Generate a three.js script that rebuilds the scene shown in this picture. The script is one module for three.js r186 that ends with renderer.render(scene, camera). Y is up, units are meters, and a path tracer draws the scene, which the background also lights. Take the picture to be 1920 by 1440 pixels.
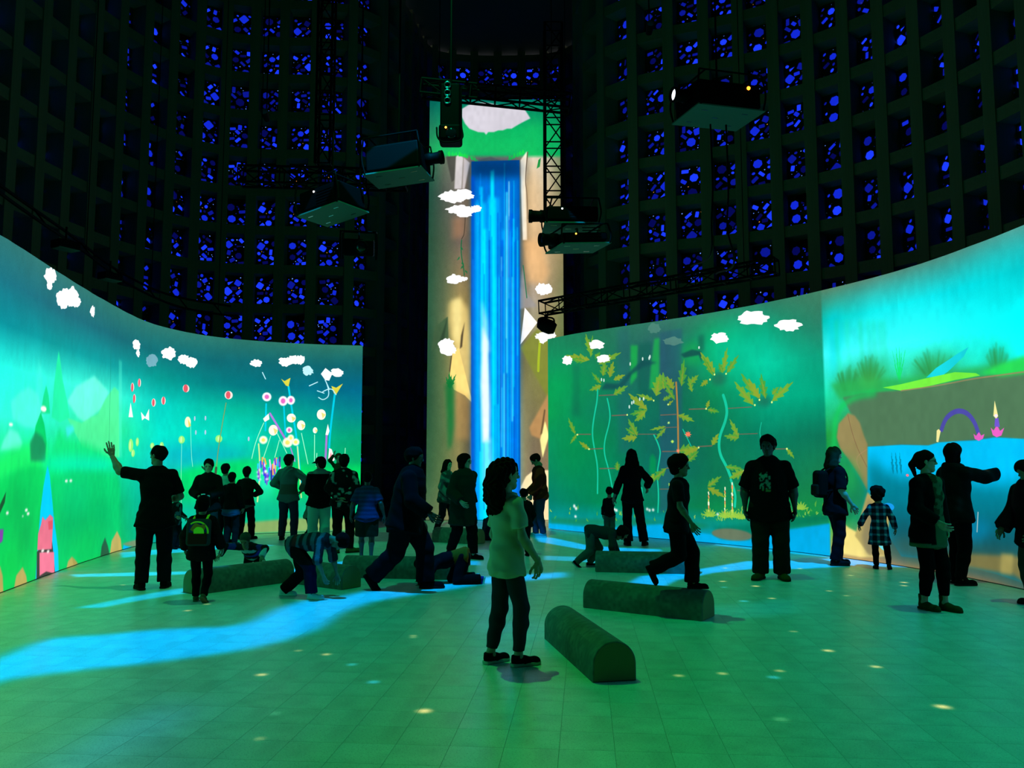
import * as THREE from 'three';
import { mergeGeometries } from 'three/addons/utils/BufferGeometryUtils.js';
import { RoundedBoxGeometry } from 'three/addons/geometries/RoundedBoxGeometry.js';
import { RectAreaLightUniformsLib } from 'three/addons/lights/RectAreaLightUniformsLib.js';

// ------------------------------------------------------------------ camera, sky, exposure
const scene = new THREE.Scene();
const camera = new THREE.PerspectiveCamera(49.83, 4 / 3, 0.1, 200);
camera.position.set(0, 1.58, 0);
camera.rotation.set(THREE.MathUtils.degToRad(5.34), 0, 0);
scene.add(camera);
const renderer = new THREE.WebGLRenderer({ antialias: true });
renderer.toneMapping = THREE.LinearToneMapping;
renderer.toneMappingExposure = 1.0;
renderer.shadowMap.enabled = true;
renderer.shadowMap.type = THREE.PCFSoftShadowMap;
scene.background = new THREE.Color().setRGB(1.5, 1.6, 1.75);   // plain daylight outside, seen only through the glass of the walls
RectAreaLightUniformsLib.init();

const SCREEN_GLOW = 1.12;        // brightness of the pictures on the screens
const SCREEN_LIGHT = 0.06;     // the area lights that go with them
const FLOOR_LAMP = 1.7;         // brightness of the two floor projectors

const LEFT_PLAN=[[-4.6,-3.4],[-4.68,-3.64],[-4.77,-3.88],[-4.85,-4.12],[-4.93,-4.36],[-5.01,-4.59],[-5.09,-4.84],[-5.16,-5.08],[-5.24,-5.32],[-5.31,-5.56],[-5.38,-5.8],[-5.45,-6.05],[-5.51,-6.29],[-5.57,-6.54],[-5.63,-6.78],[-5.68,-7.03],[-5.73,-7.28],[-5.78,-7.53],[-5.82,-7.77],[-5.86,-8.02],[-5.9,-8.27],[-5.93,-8.52],[-5.96,-8.78],[-5.99,-9.03],[-6.02,-9.28],[-6.06,-9.53],[-6.09,-9.78],[-6.14,-10.03],[-6.18,-10.27],[-6.23,-10.52],[-6.28,-10.77],[-6.33,-11.02],[-6.38,-11.27],[-6.43,-11.51],[-6.47,-11.76],[-6.52,-12.01],[-6.57,-12.26],[-6.61,-12.51],[-6.65,-12.76],[-6.7,-13.01],[-6.74,-13.26],[-6.77,-13.51],[-6.81,-13.76],[-6.85,-14.01],[-6.88,-14.26],[-6.92,-14.51],[-6.95,-14.76],[-6.97,-15.01],[-7.0,-15.26],[-7.01,-15.51],[-7.01,-15.76],[-7.0,-16.02],[-6.96,-16.27],[-6.91,-16.51],[-6.84,-16.76],[-6.76,-17.0],[-6.65,-17.23],[-6.53,-17.45],[-6.38,-17.65],[-6.21,-17.84],[-6.02,-18.0],[-5.82,-18.15],[-5.61,-18.29],[-5.39,-18.41],[-5.16,-18.53],[-4.93,-18.63],[-4.69,-18.72],[-4.45,-18.79],[-4.21,-18.86],[-3.96,-18.91],[-3.71,-18.96],[-3.46,-19.0]];
const RIGHT_PLAN=[[0.86,-19.67],[1.0,-19.46],[1.13,-19.25],[1.28,-19.05],[1.43,-18.84],[1.59,-18.65],[1.76,-18.46],[1.93,-18.27],[2.1,-18.09],[2.27,-17.91],[2.45,-17.72],[2.62,-17.54],[2.8,-17.36],[2.97,-17.18],[3.15,-17.0],[3.32,-16.81],[3.5,-16.63],[3.67,-16.44],[3.83,-16.25],[3.99,-16.05],[4.14,-15.85],[4.29,-15.65],[4.44,-15.45],[4.58,-15.24],[4.72,-15.03],[4.85,-14.81],[4.98,-14.6],[5.11,-14.38],[5.23,-14.15],[5.34,-13.93],[5.45,-13.7],[5.56,-13.47],[5.66,-13.24],[5.76,-13.01],[5.85,-12.77],[5.93,-12.54],[6.0,-12.29],[6.07,-12.05],[6.12,-11.8],[6.17,-11.56],[6.21,-11.31],[6.24,-11.06],[6.28,-10.81],[6.31,-10.56],[6.33,-10.31],[6.35,-10.05],[6.37,-9.8],[6.38,-9.55],[6.39,-9.3],[6.4,-9.05],[6.4,-8.79],[6.4,-8.54],[6.4,-8.29],[6.39,-8.04],[6.38,-7.78],[6.36,-7.53],[6.34,-7.28],[6.32,-7.03],[6.29,-6.78],[6.26,-6.53],[6.23,-6.28],[6.19,-6.03],[6.15,-5.78],[6.1,-5.53],[6.06,-5.28],[6.01,-5.03],[5.96,-4.79],[5.91,-4.54],[5.86,-4.29],[5.8,-4.05],[5.75,-3.8]];
const LEFT_FIELD={"s":[0,666,846,1095,1320,1526,1797],"h":[425,374,323,272,212,153,85,0],"c":[[[45,112,110],[25,112,128],[5,140,150],[35,245,225],[50,250,220],[20,228,110],[10,190,60],[20,195,50]],[[45,112,110],[25,112,128],[5,140,150],[35,245,225],[50,250,220],[20,228,110],[10,190,60],[20,195,50]],[[50,115,110],[30,105,120],[10,150,150],[55,250,222],[40,240,190],[5,228,115],[10,190,75],[10,180,60]],[[45,115,105],[22,100,112],[10,155,155],[65,248,212],[50,232,140],[5,225,150],[10,180,85],[20,200,70]],[[45,115,105],[12,108,115],[0,150,140],[0,205,190],[0,225,200],[10,200,190],[0,175,165],[0,165,150]],[[42,112,100],[12,100,110],[0,112,120],[0,175,145],[0,208,180],[10,200,150],[0,215,100],[0,195,140]],[[45,115,95],[12,95,105],[0,100,135],[0,125,135],[0,155,108],[0,165,95],[0,200,90],[0,190,115]]]};
const RIGHT_FIELD={"s":[0,171,352,473,597,722,727,836,954,1117,1766],"h":[450,396,338,270,202,135,68,0],"c":[[[22,128,85],[15,138,90],[5,150,80],[5,150,75],[5,140,90],[5,130,90],[0,120,100],[0,150,160]],[[32,112,82],[25,120,80],[15,130,80],[10,120,85],[5,130,75],[0,130,80],[0,130,80],[0,160,200]],[[50,112,95],[38,88,95],[32,82,90],[15,100,80],[15,90,85],[10,100,90],[5,110,80],[0,165,215]],[[45,120,90],[10,150,80],[10,140,75],[10,120,75],[10,110,75],[10,110,75],[10,130,70],[0,150,190]],[[45,118,92],[10,150,110],[4,195,152],[0,160,120],[5,120,90],[10,115,80],[15,130,70],[0,150,190]],[[62,120,92],[40,120,95],[10,150,115],[0,160,120],[10,110,80],[20,120,70],[20,140,60],[0,160,200]],[[80,122,95],[0,185,170],[60,250,250],[30,220,170],[30,150,60],[10,170,70],[30,180,60],[200,160,90]],[[80,125,108],[0,225,225],[60,255,255],[40,190,110],[55,90,65],[0,140,200],[10,110,120],[180,140,80]],[[72,132,118],[0,215,220],[40,255,255],[50,190,110],[60,85,60],[0,150,230],[0,120,160],[150,110,70]],[[80,140,130],[0,170,175],[0,255,255],[20,250,240],[55,110,80],[0,170,240],[0,100,130],[150,110,70]],[[80,140,130],[0,170,175],[0,255,255],[20,250,240],[55,110,80],[0,170,240],[0,100,130],[150,110,70]]]};
const FALL_FIELD={"s":[6,41,88,120,255,291,327,373],"h":[1178,1092,1015,1004,907,770,605,427,252,108,-14],"c":[[[0,95,85],[30,120,85],[30,165,90],[40,105,75],[35,75,60],[40,75,55],[45,85,60],[40,80,55],[45,85,55],[55,95,60],[90,110,75]],[[0,105,90],[25,150,95],[25,185,95],[95,110,90],[75,85,75],[70,85,65],[85,100,70],[90,110,70],[75,105,65],[85,110,65],[110,120,80]],[[0,110,95],[20,175,95],[22,190,95],[150,140,130],[120,110,100],[110,95,85],[160,140,85],[180,150,90],[140,130,80],[130,125,75],[150,130,90]],[[0,105,95],[15,180,95],[20,188,95],[120,110,95],[100,85,65],[95,85,70],[110,95,60],[95,85,60],[80,75,60],[80,75,60],[100,95,70]],[[0,105,95],[10,175,95],[20,188,95],[130,120,95],[100,85,55],[95,80,55],[100,92,66],[105,100,72],[150,146,104],[150,145,102],[160,145,108]],[[0,110,95],[15,180,95],[18,185,92],[222,208,186],[218,188,148],[212,172,125],[168,155,138],[130,130,70],[120,110,80],[120,100,85],[180,150,110]],[[0,105,90],[10,165,90],[14,175,90],[190,178,156],[205,182,145],[200,168,125],[160,140,105],[125,130,60],[140,120,80],[130,110,85],[210,180,130]],[[0,95,80],[10,150,85],[12,165,88],[110,130,90],[120,120,85],[150,130,90],[115,120,80],[100,115,60],[140,120,70],[140,115,80],[220,190,140]]]};
const FLOOR_FIELD={"c":[[[50,120,75],[40,118,76],[0,118,63],[0,120,69],[0,122,72],[0,118,63],[0,118,63],[40,105,70],[40,105,70]],[[50,120,75],[40,118,76],[0,118,63],[0,120,69],[0,122,72],[0,118,63],[0,118,63],[40,105,70],[40,105,70]],[[80,135,80],[70,132,80],[10,122,65],[0,125,73],[0,122,82],[0,112,59],[0,120,57],[50,105,70],[50,105,70]],[[85,150,90],[80,150,90],[20,130,65],[0,122,73],[0,130,88],[0,130,50],[0,120,57],[0,112,63],[0,112,63]],[[75,140,80],[72,140,80],[50,130,85],[5,130,86],[10,138,72],[0,135,42],[0,120,49],[0,125,63],[0,125,63]],[[62,125,60],[62,122,60],[40,126,92],[22,130,72],[20,140,50],[0,135,37],[0,116,41],[0,130,52],[0,130,52]],[[70,150,80],[70,148,80],[42,130,105],[22,132,50],[30,148,52],[15,145,45],[0,120,37],[0,130,49],[0,130,49]],[[70,150,80],[70,148,80],[42,130,105],[22,132,50],[30,148,52],[15,145,45],[0,120,37],[0,130,49],[0,130,49]]],"p":[[[-1612,-2071],[-1268,-2071],[-872,-2071],[-476,-2071],[0,-2071],[449,-2071],[845,-2071],[1268,-2071],[1638,-2071]],[[-1334,-1717],[-1050,-1717],[-722,-1717],[-394,-1717],[0,-1717],[372,-1717],[700,-1717],[1050,-1717],[1356,-1717]],[[-992,-1281],[-781,-1281],[-537,-1281],[-293,-1281],[0,-1281],[277,-1281],[521,-1281],[781,-1281],[1008,-1281]],[[-790,-1023],[-621,-1023],[-427,-1023],[-233,-1023],[0,-1023],[220,-1023],[414,-1023],[621,-1023],[803,-1023]],[[-614,-799],[-483,-799],[-332,-799],[-181,-799],[0,-799],[171,-799],[322,-799],[483,-799],[624,-799]],[[-466,-610],[-367,-610],[-252,-610],[-138,-610],[0,-610],[130,-610],[245,-610],[367,-610],[474,-610]],[[-337,-444],[-265,-444],[-182,-444],[-99,-444],[0,-444],[94,-444],[177,-444],[265,-444],[342,-444]],[[-232,-311],[-182,-311],[-125,-311],[-68,-311],[0,-311],[65,-311],[122,-311],[182,-311],[236,-311]]]};
const LEFT_ART=[
[0,[95,255,230],0.6,2,0,693,231,719,245,748,254,782,247,806,217,782,201,737,202,701,210],
[0,[80,250,225],0.35,3,0,773,215,774,278,780,295,790,280,810,217],
[0,[120,255,228],0.75,2,0,897,246,932,271,1013,295,1086,275,1052,245,981,218,946,224],
[0,[85,240,150],0.8,1,0,901,222,963,217,1036,235,1069,261,1110,286,1136,281,1154,165,1100,164,969,181],
[0,[110,255,225],0.8,2,0,670,171,679,184,695,198,720,194,737,181,729,172],
[0,[25,235,100],0.8,4,0,644,158,671,162,701,172,762,182,826,183,831,148,705,143,646,137],
[0,[35,240,165],0.95,1,0,851,315,861,298,872,276,897,246,912,223,870,213,838,219,841,268,846,296],
[0,[12,215,112],0.7,1,0,802,247,810,262,822,248,831,224,795,222],
[0,[60,235,232],0.9,2,0,895,208,925,212,935,205,905,193],
[0,[0,205,100],0.95,1,0,778,204,795,224,811,208,824,183,821,168,773,168],
[0,[25,135,85],0.9,2,0,762,182,779,197,803,192,820,181,822,158,768,158],
[0,[15,225,120],0.8,4,0,853,184,871,205,897,190,986,187,1062,176,1147,161,843,161],
[3,[0,242,190],0.7,6,0,956,154,151,12],
[0,[8,208,92],0.92,3,0,622,129,675,134,716,145,776,153,820,148,817,111,810,75,808,-4,703,-3,638,-6],
[0,[5,204,108],0.85,4,0,850,133,935,142,1067,140,1150,136,1162,113,1174,7,1158,3,979,-3,896,-6,880,45,863,84],
[3,[5,150,70],0.5,14,0,727,104,29,27],
[3,[10,140,70],0.5,14,0,764,60,25,30],
[3,[0,150,85],0.5,14,0,960,64,71,30],
[3,[0,160,90],0.5,14,0,1077,68,53,27],
[3,[15,190,80],0.5,14,0,1016,26,91,20],
[3,[20,205,60],0.5,14,0,727,28,34,13],
[3,[0,200,130],0.5,14,0,955,106,71,16],
[3,[10,170,90],0.5,14,0,1108,29,36,27],
[3,[0,165,80],0.5,14,0,761,121,25,14],
[0,[0,205,250],1,1,0,832,153,842,138,853,110,863,84,890,31,899,-6,808,-1,810,56,813,92,820,124],
[0,[60,58,55],1,0,0,808,37,861,51,869,33,883,-2,880,-6,812,-4],
[0,[232,112,138],1,0.5,0,823,83,834,77,850,84,862,79,863,61,863,35,809,39,809,61,818,72],
[0,[240,120,150],1,0.5,0,818,35,873,30,880,-1,847,6,823,3],
[0,[225,80,100],1,0.5,0,844,75,861,75,863,63,848,63],
[3,[255,245,240],1,1,0,697,203,6,2],
[3,[255,245,240],1,1,0,805,229,11,4],
[3,[255,245,240],1,1,0,830,36,6,2],
[3,[255,245,240],1,1,0,850,33,5,2],
[3,[255,245,240],1,1,0,911,129,6,2],
[3,[255,245,240],1,1,0,929,129,6,2],
[3,[255,245,240],1,1,0,762,95,5,2],
[3,[255,245,240],1,1,0,769,90,5,2],
[3,[255,245,240],1,1,0,751,88,3,1],
[3,[255,245,240],1,1,0,701,95,4,2],
[0,[180,166,90],1,1,0,734,-3,740,15,760,23,774,10,781,-5],
[0,[180,166,90],1,1,0,663,-4,669,30,689,33,698,20,703,-3],
[0,[180,166,90],1,1,0,925,-7,934,10,948,15,974,3,984,-8],
[0,[180,166,90],1,1,0,1123,-10,1133,21,1158,36,1177,20,1188,-12],
[0,[156,142,73],0.8,1,0,948,15,974,3,984,-8,963,-7],
[0,[194,174,92],0.7,1,0,1158,36,1177,20,1188,-12,1172,-11],
[0,[40,72,52],0.9,1,0,1079,-9,1084,16,1098,30,1115,13,1131,-11],
[0,[130,60,170],1,1,0,675,57,673,77,693,76,692,62],
[0,[25,75,40],1,0.5,0,676,91,679,106,694,121,692,108],
[0,[0,180,250],1,1,0,1186,-12,1191,9,1273,-9,1274,-16],
[0,[142,135,104],0.8,1,0,1180,11,1271,13,1273,-6],
[0,[95,250,215],0.35,2,0,1128,336,1145,335,1166,165,1151,165],
[2,[20,110,85],1,0,1,1086,356,1092,269,1097,189],
[0,[255,255,255],1,0,0,829,418,827,415,829,412,822,410,821,407,815,405,809,404,804,401,799,403,793,401,791,403,787,404,783,405,778,407,785,411,785,413,785,416,788,420,795,421,801,423,806,427,811,423,819,427,821,424,824,422,826,420],
[0,[255,255,255],1,0,0,813,401,815,400,812,398,812,396,810,395,807,394,805,393,802,393,800,393,798,393,795,393,794,394,793,396,792,397,792,399,794,400,793,402,795,404,798,404,800,406,803,406,806,407,808,407,809,405,813,405,812,403],
[0,[255,255,255],1,0,0,892,398,895,395,886,391,886,387,877,385,875,381,867,378,859,377,852,375,848,379,840,378,837,381,834,383,834,387,830,390,832,394,839,397,843,400,851,401,855,406,863,407,872,410,879,408,881,405,887,403,893,402],
[0,[255,255,255],1,0,0,922,406,926,403,921,399,918,396,914,394,912,388,903,389,897,387,890,386,882,384,881,389,874,390,870,392,866,395,866,399,868,403,877,406,880,410,886,412,892,417,900,419,906,415,911,415,916,414,920,412,925,410],
[0,[255,255,255],1,0,0,936,402,934,400,931,398,931,396,928,394,924,392,920,390,915,390,911,390,906,390,902,390,902,393,895,392,895,395,894,397,896,399,902,401,905,403,910,404,913,407,917,406,921,406,925,406,928,406,932,405,932,403],
[0,[255,255,255],1,0,0,1000,398,1001,397,1000,395,1000,392,997,391,997,388,994,388,991,389,988,388,986,389,984,390,983,392,978,392,977,394,979,397,980,399,983,401,984,402,986,404,988,405,991,407,993,405,995,404,999,406,1000,403,1000,400],
[3,[0,150,205],0.6,12,0,1443,172,112,17],
[0,[0,218,92],0.75,5,0,1347,129,1414,144,1463,154,1537,162,1610,158,1698,146,1805,150,1806,67,1355,62],
[0,[10,180,150],0.7,10,0,1362,86,1496,81,1806,85,1807,19,1365,25],
[0,[135,170,98],1,2,0,1521,20,1556,26,1642,31,1807,31,1807,1,1522,1],
[3,[60,250,250],0.7,14,0,1585,111,23,35],
[0,[255,255,255],1,0,0,1233,377,1230,375,1231,372,1231,369,1227,367,1223,366,1218,366,1214,365,1211,366,1204,364,1201,366,1196,367,1197,370,1197,372,1193,374,1194,377,1198,379,1202,381,1207,383,1212,384,1216,383,1221,384,1224,383,1226,381,1228,380,1231,379],
[0,[255,255,255],1,0,0,1230,360,1232,359,1232,357,1229,356,1229,354,1227,352,1225,352,1223,353,1221,353,1220,354,1218,355,1217,356,1215,357,1214,358,1214,360,1216,361,1216,363,1218,365,1220,364,1221,366,1223,367,1226,366,1227,366,1229,364,1229,363,1232,362],
[0,[255,255,255],1,0,0,1358,377,1360,374,1360,370,1354,368,1350,365,1348,361,1342,361,1337,363,1333,363,1329,364,1321,362,1318,365,1321,369,1315,371,1314,375,1318,378,1323,380,1326,383,1332,384,1336,384,1341,389,1345,388,1350,386,1355,386,1356,382,1361,381],
[0,[255,255,255],1,0,0,1403,370,1399,367,1398,365,1397,362,1394,361,1392,358,1388,358,1384,357,1381,359,1375,357,1374,360,1371,361,1369,363,1366,365,1369,368,1368,371,1372,373,1375,375,1379,377,1383,376,1387,378,1390,377,1393,376,1398,377,1397,373,1400,372],
[0,[255,255,255],1,0,0,1422,365,1421,362,1418,359,1417,357,1415,355,1412,352,1408,354,1404,351,1401,353,1398,354,1394,354,1392,356,1391,359,1389,361,1389,364,1392,367,1394,369,1397,371,1400,373,1403,375,1407,374,1411,374,1414,373,1418,373,1420,370,1422,368],
[0,[255,255,255],1,0,0,1571,375,1568,373,1568,371,1568,369,1565,367,1561,368,1559,367,1556,366,1554,368,1551,368,1550,369,1546,370,1544,371,1543,374,1547,376,1545,378,1547,380,1551,380,1552,383,1555,384,1558,382,1562,384,1564,382,1566,381,1570,380,1570,378],
[0,[255,255,255],1,0,0,1634,382,1635,379,1635,377,1632,375,1629,374,1627,372,1624,370,1620,372,1617,371,1614,372,1613,375,1610,376,1607,378,1607,380,1610,383,1606,386,1609,389,1612,391,1617,390,1620,391,1623,390,1627,393,1629,390,1631,388,1634,387,1638,385],
[0,[255,255,255],1,0,0,1655,387,1652,385,1650,383,1651,379,1648,379,1645,377,1641,378,1638,378,1634,376,1632,378,1630,381,1625,381,1625,383,1624,386,1628,388,1625,391,1630,392,1630,396,1634,396,1637,396,1641,397,1645,398,1646,395,1648,393,1652,392,1651,389],
[0,[255,255,255],1,0,0,1664,388,1664,386,1663,384,1662,381,1660,380,1658,378,1656,376,1653,378,1650,377,1648,380,1646,380,1645,383,1644,385,1644,387,1642,390,1643,392,1646,393,1647,396,1649,398,1653,396,1655,399,1658,397,1660,396,1664,396,1664,392,1665,390],
[0,[255,255,255],1,0,0,1751,361,1752,358,1748,356,1748,353,1745,352,1742,351,1738,351,1735,351,1732,352,1730,353,1728,355,1723,355,1724,358,1724,361,1725,363,1723,366,1725,368,1728,370,1732,370,1735,370,1738,371,1741,371,1743,369,1746,368,1747,366,1752,364],
[0,[150,185,205],0.75,0,0,1305,355,1302,352,1299,349,1300,344,1294,344,1290,342,1284,342,1279,340,1274,339,1269,340,1266,343,1261,344,1263,348,1259,350,1261,353,1260,356,1266,358,1269,360,1272,363,1277,364,1283,366,1289,366,1294,366,1297,364,1301,362,1304,359],
[0,[190,238,245],1,0,0,1684,364,1683,362,1685,358,1680,358,1680,355,1677,353,1674,355,1671,352,1668,352,1665,354,1663,356,1661,358,1662,361,1660,363,1661,366,1660,369,1662,371,1665,373,1668,374,1670,375,1674,375,1676,374,1678,372,1679,370,1681,368,1683,366],
[3,[240,225,215],1,0,0,1203,294,9,8],
[3,[225,85,100],1,0,0,1202,293,6,8],
[3,[240,225,215],1,0,0,1235,305,7,8],
[3,[225,85,100],1,0,0,1234,305,4,8],
[3,[240,225,215],1,0,0,1215,274,7,8],
[3,[225,85,100],1,0,0,1214,273,5,8],
[3,[240,225,215],1,0,0,1296,272,7,8],
[3,[225,85,100],1,0,0,1295,272,4,7],
[3,[240,225,215],1,0,0,1328,278,7,8],
[3,[225,85,100],1,0,0,1328,278,4,8],
[3,[240,225,215],1,0,0,1394,308,9,8],
[3,[225,85,100],1,0,0,1393,308,6,8],
[3,[240,225,215],1,0,0,1499,301,9,9],
[3,[225,85,100],1,0,0,1498,301,5,8],
[3,[165,245,120],0.95,0.5,0,1207,187,12,12],
[3,[220,250,180],0.8,0,0,1204,187,4,8],
[3,[165,245,120],0.95,0.5,0,1237,194,7,8],
[3,[220,250,180],0.8,0,0,1236,194,2,5],
[3,[165,245,120],0.95,0.5,0,1220,173,8,7],
[3,[220,250,180],0.8,0,0,1218,173,2,5],
[3,[165,245,120],0.95,0.5,0,1297,188,7,6],
[3,[220,250,180],0.8,0,0,1296,188,2,4],
[3,[165,245,120],0.95,0.5,0,1328,188,7,8],
[3,[220,250,180],0.8,0,0,1326,188,3,5],
[3,[165,245,120],0.95,0.5,0,1387,202,9,8],
[3,[220,250,180],0.8,0,0,1386,202,3,6],
[3,[165,245,120],0.95,0.5,0,1480,206,8,8],
[3,[220,250,180],0.8,0,0,1479,206,2,5],
[0,[255,250,245],1,0,0,1189,238,1197,265,1213,239],
[0,[255,250,245],1,0,0,1247,251,1266,242,1280,259,1282,236,1264,240,1253,235],
[3,[255,245,200],1,0.5,0,1402,239,8,11],
[0,[223,210,92],1,0,0,1402,246,1411,232,1405,228],
[3,[220,200,240],0.8,0,0,1420,247,2,5],
[3,[220,200,240],0.8,0,0,1447,249,2,5],
[3,[220,200,240],0.8,0,0,1424,218,2,5],
[3,[220,200,240],0.8,0,0,1448,219,2,5],
[3,[220,200,240],0.8,0,0,1546,207,2,5],
[2,[0,205,230],1,0,4.2,1630,326,1639,272,1652,206,1664,92],
[2,[0,205,230],1,0,4.5,1733,310,1725,237,1723,188],
[2,[0,205,230],1,0,3.6,1582,285,1582,226],
[2,[0,205,230],1,0,3.6,1621,280,1626,217],
[2,[170,255,205],1,0,1.5,1578,243,1562,205,1554,164],
[2,[170,255,205],1,0,1.5,1594,214,1578,161],
[2,[170,255,205],1,0,1.5,1613,205,1604,167],
[2,[170,255,205],1,0,1.5,1608,220,1630,176],
[2,[170,255,205],1,0,1.5,1661,221,1677,152],
[2,[170,255,205],1,0,1.6,1690,218,1691,158],
[2,[170,255,205],1,0,1,1388,193,1389,133,1393,71],
[2,[170,255,205],1,0,1,1410,230,1414,174,1419,147],
[2,[170,255,205],1,0,1.5,1759,188,1758,158],
[2,[170,255,205],1,0,1.5,1325,179,1329,150],
[2,[170,255,205],1,0,1.5,1696,176,1695,146],
[2,[205,235,150],1,0,3.0,1568,196,1574,146,1569,70],
[2,[205,235,150],1,0,2.7,1653,191,1660,116,1664,77],
[2,[130,150,80],1,0,1.8,1494,284,1481,203,1475,127],
[2,[60,80,60],1,0,5.4,1476,144,1475,130],
[2,[170,120,215],1,0,4.5,1591,264,1626,208],
[2,[170,120,215],1,0,4.5,1717,221,1715,152],
[2,[170,120,215],1,0,2.4,1638,188,1648,158],
[3,[255,245,250],1,0.6,0,1583,301,10,10],
[3,[228,105,190],1,0.5,0,1583,301,5,5],
[3,[255,245,250],1,0.6,0,1619,293,10,11],
[3,[228,105,190],1,0.5,0,1619,293,5,6],
[3,[255,245,250],1,0.6,0,1636,295,9,10],
[3,[228,105,190],1,0.5,0,1636,295,4,5],
[3,[255,245,250],1,0.6,0,1634,228,7,7],
[3,[228,105,190],1,0.5,0,1634,228,3,4],
[3,[255,255,225],1,0.8,0,1578,205,9,9],
[3,[245,235,110],1,0.5,0,1578,205,4,4],
[3,[255,255,225],1,0.8,0,1631,200,11,11],
[3,[245,235,110],1,0.5,0,1631,200,5,5],
[3,[255,255,225],1,0.8,0,1649,201,8,8],
[3,[245,235,110],1,0.5,0,1649,201,4,4],
[3,[255,255,225],1,0.8,0,1638,210,7,8],
[3,[245,235,110],1,0.5,0,1638,210,3,4],
[0,[255,245,235],1,0,0,1576,252,1588,264,1590,251,1580,245],
[3,[255,250,230],1,0,0,1599,227,10,12],
[0,[228,218,118],0.9,0,0,1599,232,1609,227,1603,217],
[3,[255,250,230],1,0,0,1638,255,10,10],
[0,[228,218,118],0.9,0,0,1638,259,1648,255,1641,247],
[3,[255,250,230],1,0,0,1660,239,9,11],
[0,[228,218,118],0.9,0,0,1660,243,1669,239,1663,230],
[3,[255,250,230],1,0,0,1704,264,10,12],
[0,[228,218,118],0.9,0,0,1704,269,1714,264,1707,255],
[3,[255,250,230],1,0,0,1691,228,5,7],
[0,[228,218,118],0.9,0,0,1691,231,1697,228,1693,222],
[0,[223,214,67],1,0,0,1613,343,1621,338,1634,346,1630,326,1624,328],
[0,[223,214,67],1,0,0,1725,330,1736,326,1751,336,1736,310,1731,313],
[0,[255,255,255],1,0,0,1711,371,1727,359,1720,342,1711,343,1701,357],
[2,[190,240,250],1,0,2.1,1676,329,1694,338],
[2,[190,240,250],1,0,2.1,1694,318,1709,313],
[2,[190,240,250],1,0,2.1,1714,337,1724,310,1708,296,1697,303],
[2,[190,240,250],1,0,2.1,1706,316,1724,328,1736,310],
[2,[190,240,250],1,0,2.1,1711,343,1721,322],
[2,[190,240,250],1,0,2.1,1572,355,1579,341],
[0,[255,245,240],1,0,0,1721,158,1723,188,1729,185,1736,161,1727,155],
[0,[235,130,140],1,0,0,1724,164,1727,179,1730,167,1728,161],
[0,[255,250,245],1,0,0,1714,218,1719,243,1723,227,1720,217],
[2,[225,200,255],1,0,1.7,1573,130,1571,113],
[2,[40,210,255],1,0,4.3,1580,155,1582,139],
[2,[60,60,225],1,0,4.2,1598,138,1598,117],
[2,[50,40,160],1,0,2.9,1615,156,1617,133],
[2,[40,210,255],1,0,4.6,1595,150,1594,140],
[2,[225,200,255],1,0,2.8,1603,158,1602,138],
[2,[60,60,225],1,0,3.6,1584,142,1585,119],
[2,[40,210,255],1,0,3.1,1572,157,1573,142],
[2,[225,200,255],1,0,2.9,1593,161,1596,139],
[2,[50,40,160],1,0,3.6,1568,147,1571,123],
[2,[120,70,205],1,0,2.6,1589,126,1588,107],
[2,[225,200,255],1,0,4.4,1582,151,1582,129],
[2,[40,210,255],1,0,3.3,1607,156,1606,134],
[2,[255,170,80],1,0,2.7,1606,149,1606,135],
[2,[50,40,160],1,0,3.2,1615,167,1615,144],
[2,[255,170,80],1,0,3.1,1577,166,1577,152],
[2,[60,160,255],1,0,4.6,1625,141,1626,119],
[2,[255,170,80],1,0,3.1,1582,164,1585,152],
[2,[120,70,205],1,0,4.3,1582,144,1584,129],
[2,[40,210,255],1,0,3.1,1569,133,1571,116],
[2,[255,170,80],1,0,3.4,1608,165,1609,154],
[2,[225,200,255],1,0,2.7,1617,145,1617,131],
[2,[255,170,80],1,0,3.0,1584,134,1585,121],
[2,[120,70,205],1,0,3.9,1599,149,1597,133],
[2,[40,210,255],1,0,4.8,1614,142,1616,127],
[2,[60,60,225],1,0,2.8,1574,158,1575,145],
[2,[120,70,205],1,0,4.5,1588,131,1590,116],
[2,[40,210,255],1,0,3.0,1591,144,1592,127],
[2,[255,170,80],1,0,3.6,1600,151,1601,129],
[2,[120,70,205],1,0,3.3,1579,155,1580,140],
[2,[60,60,225],1,0,2.7,1585,131,1585,111],
[2,[40,210,255],1,0,2.4,1614,124,1614,101],
[2,[40,210,255],1,0,3.0,1615,129,1613,118],
[2,[50,40,160],1,0,4.1,1597,137,1598,117],
[2,[60,60,225],1,0,2.4,1593,142,1592,125],
[2,[120,70,205],1,0,3.9,1569,135,1570,120],
[2,[60,160,255],1,0,3.7,1610,162,1611,148],
[2,[60,60,225],1,0,3.7,1580,140,1582,127],
[2,[120,70,205],1,0,3.7,1585,130,1584,117],
[2,[60,160,255],1,0,1.7,1623,135,1622,113],
[2,[120,70,205],1,0,4.0,1604,163,1606,151],
[2,[40,210,255],1,0,3.3,1568,152,1568,143],
[2,[60,60,225],1,0,3.0,1584,129,1586,116],
[2,[120,70,205],1,0,3.0,1614,156,1616,146],
[2,[120,70,205],1,0,3.6,1603,140,1605,130],
[2,[60,60,225],1,0,2.9,1602,126,1604,115],
[3,[230,250,255],0.9,1,0,1570,139,2,3],
[3,[230,250,255],0.9,1,0,1589,119,3,2],
[3,[230,250,255],0.9,1,0,1616,123,2,2],
[3,[230,250,255],0.9,1,0,1622,118,2,3],
[3,[230,250,255],0.9,1,0,1585,136,3,3],
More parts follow.
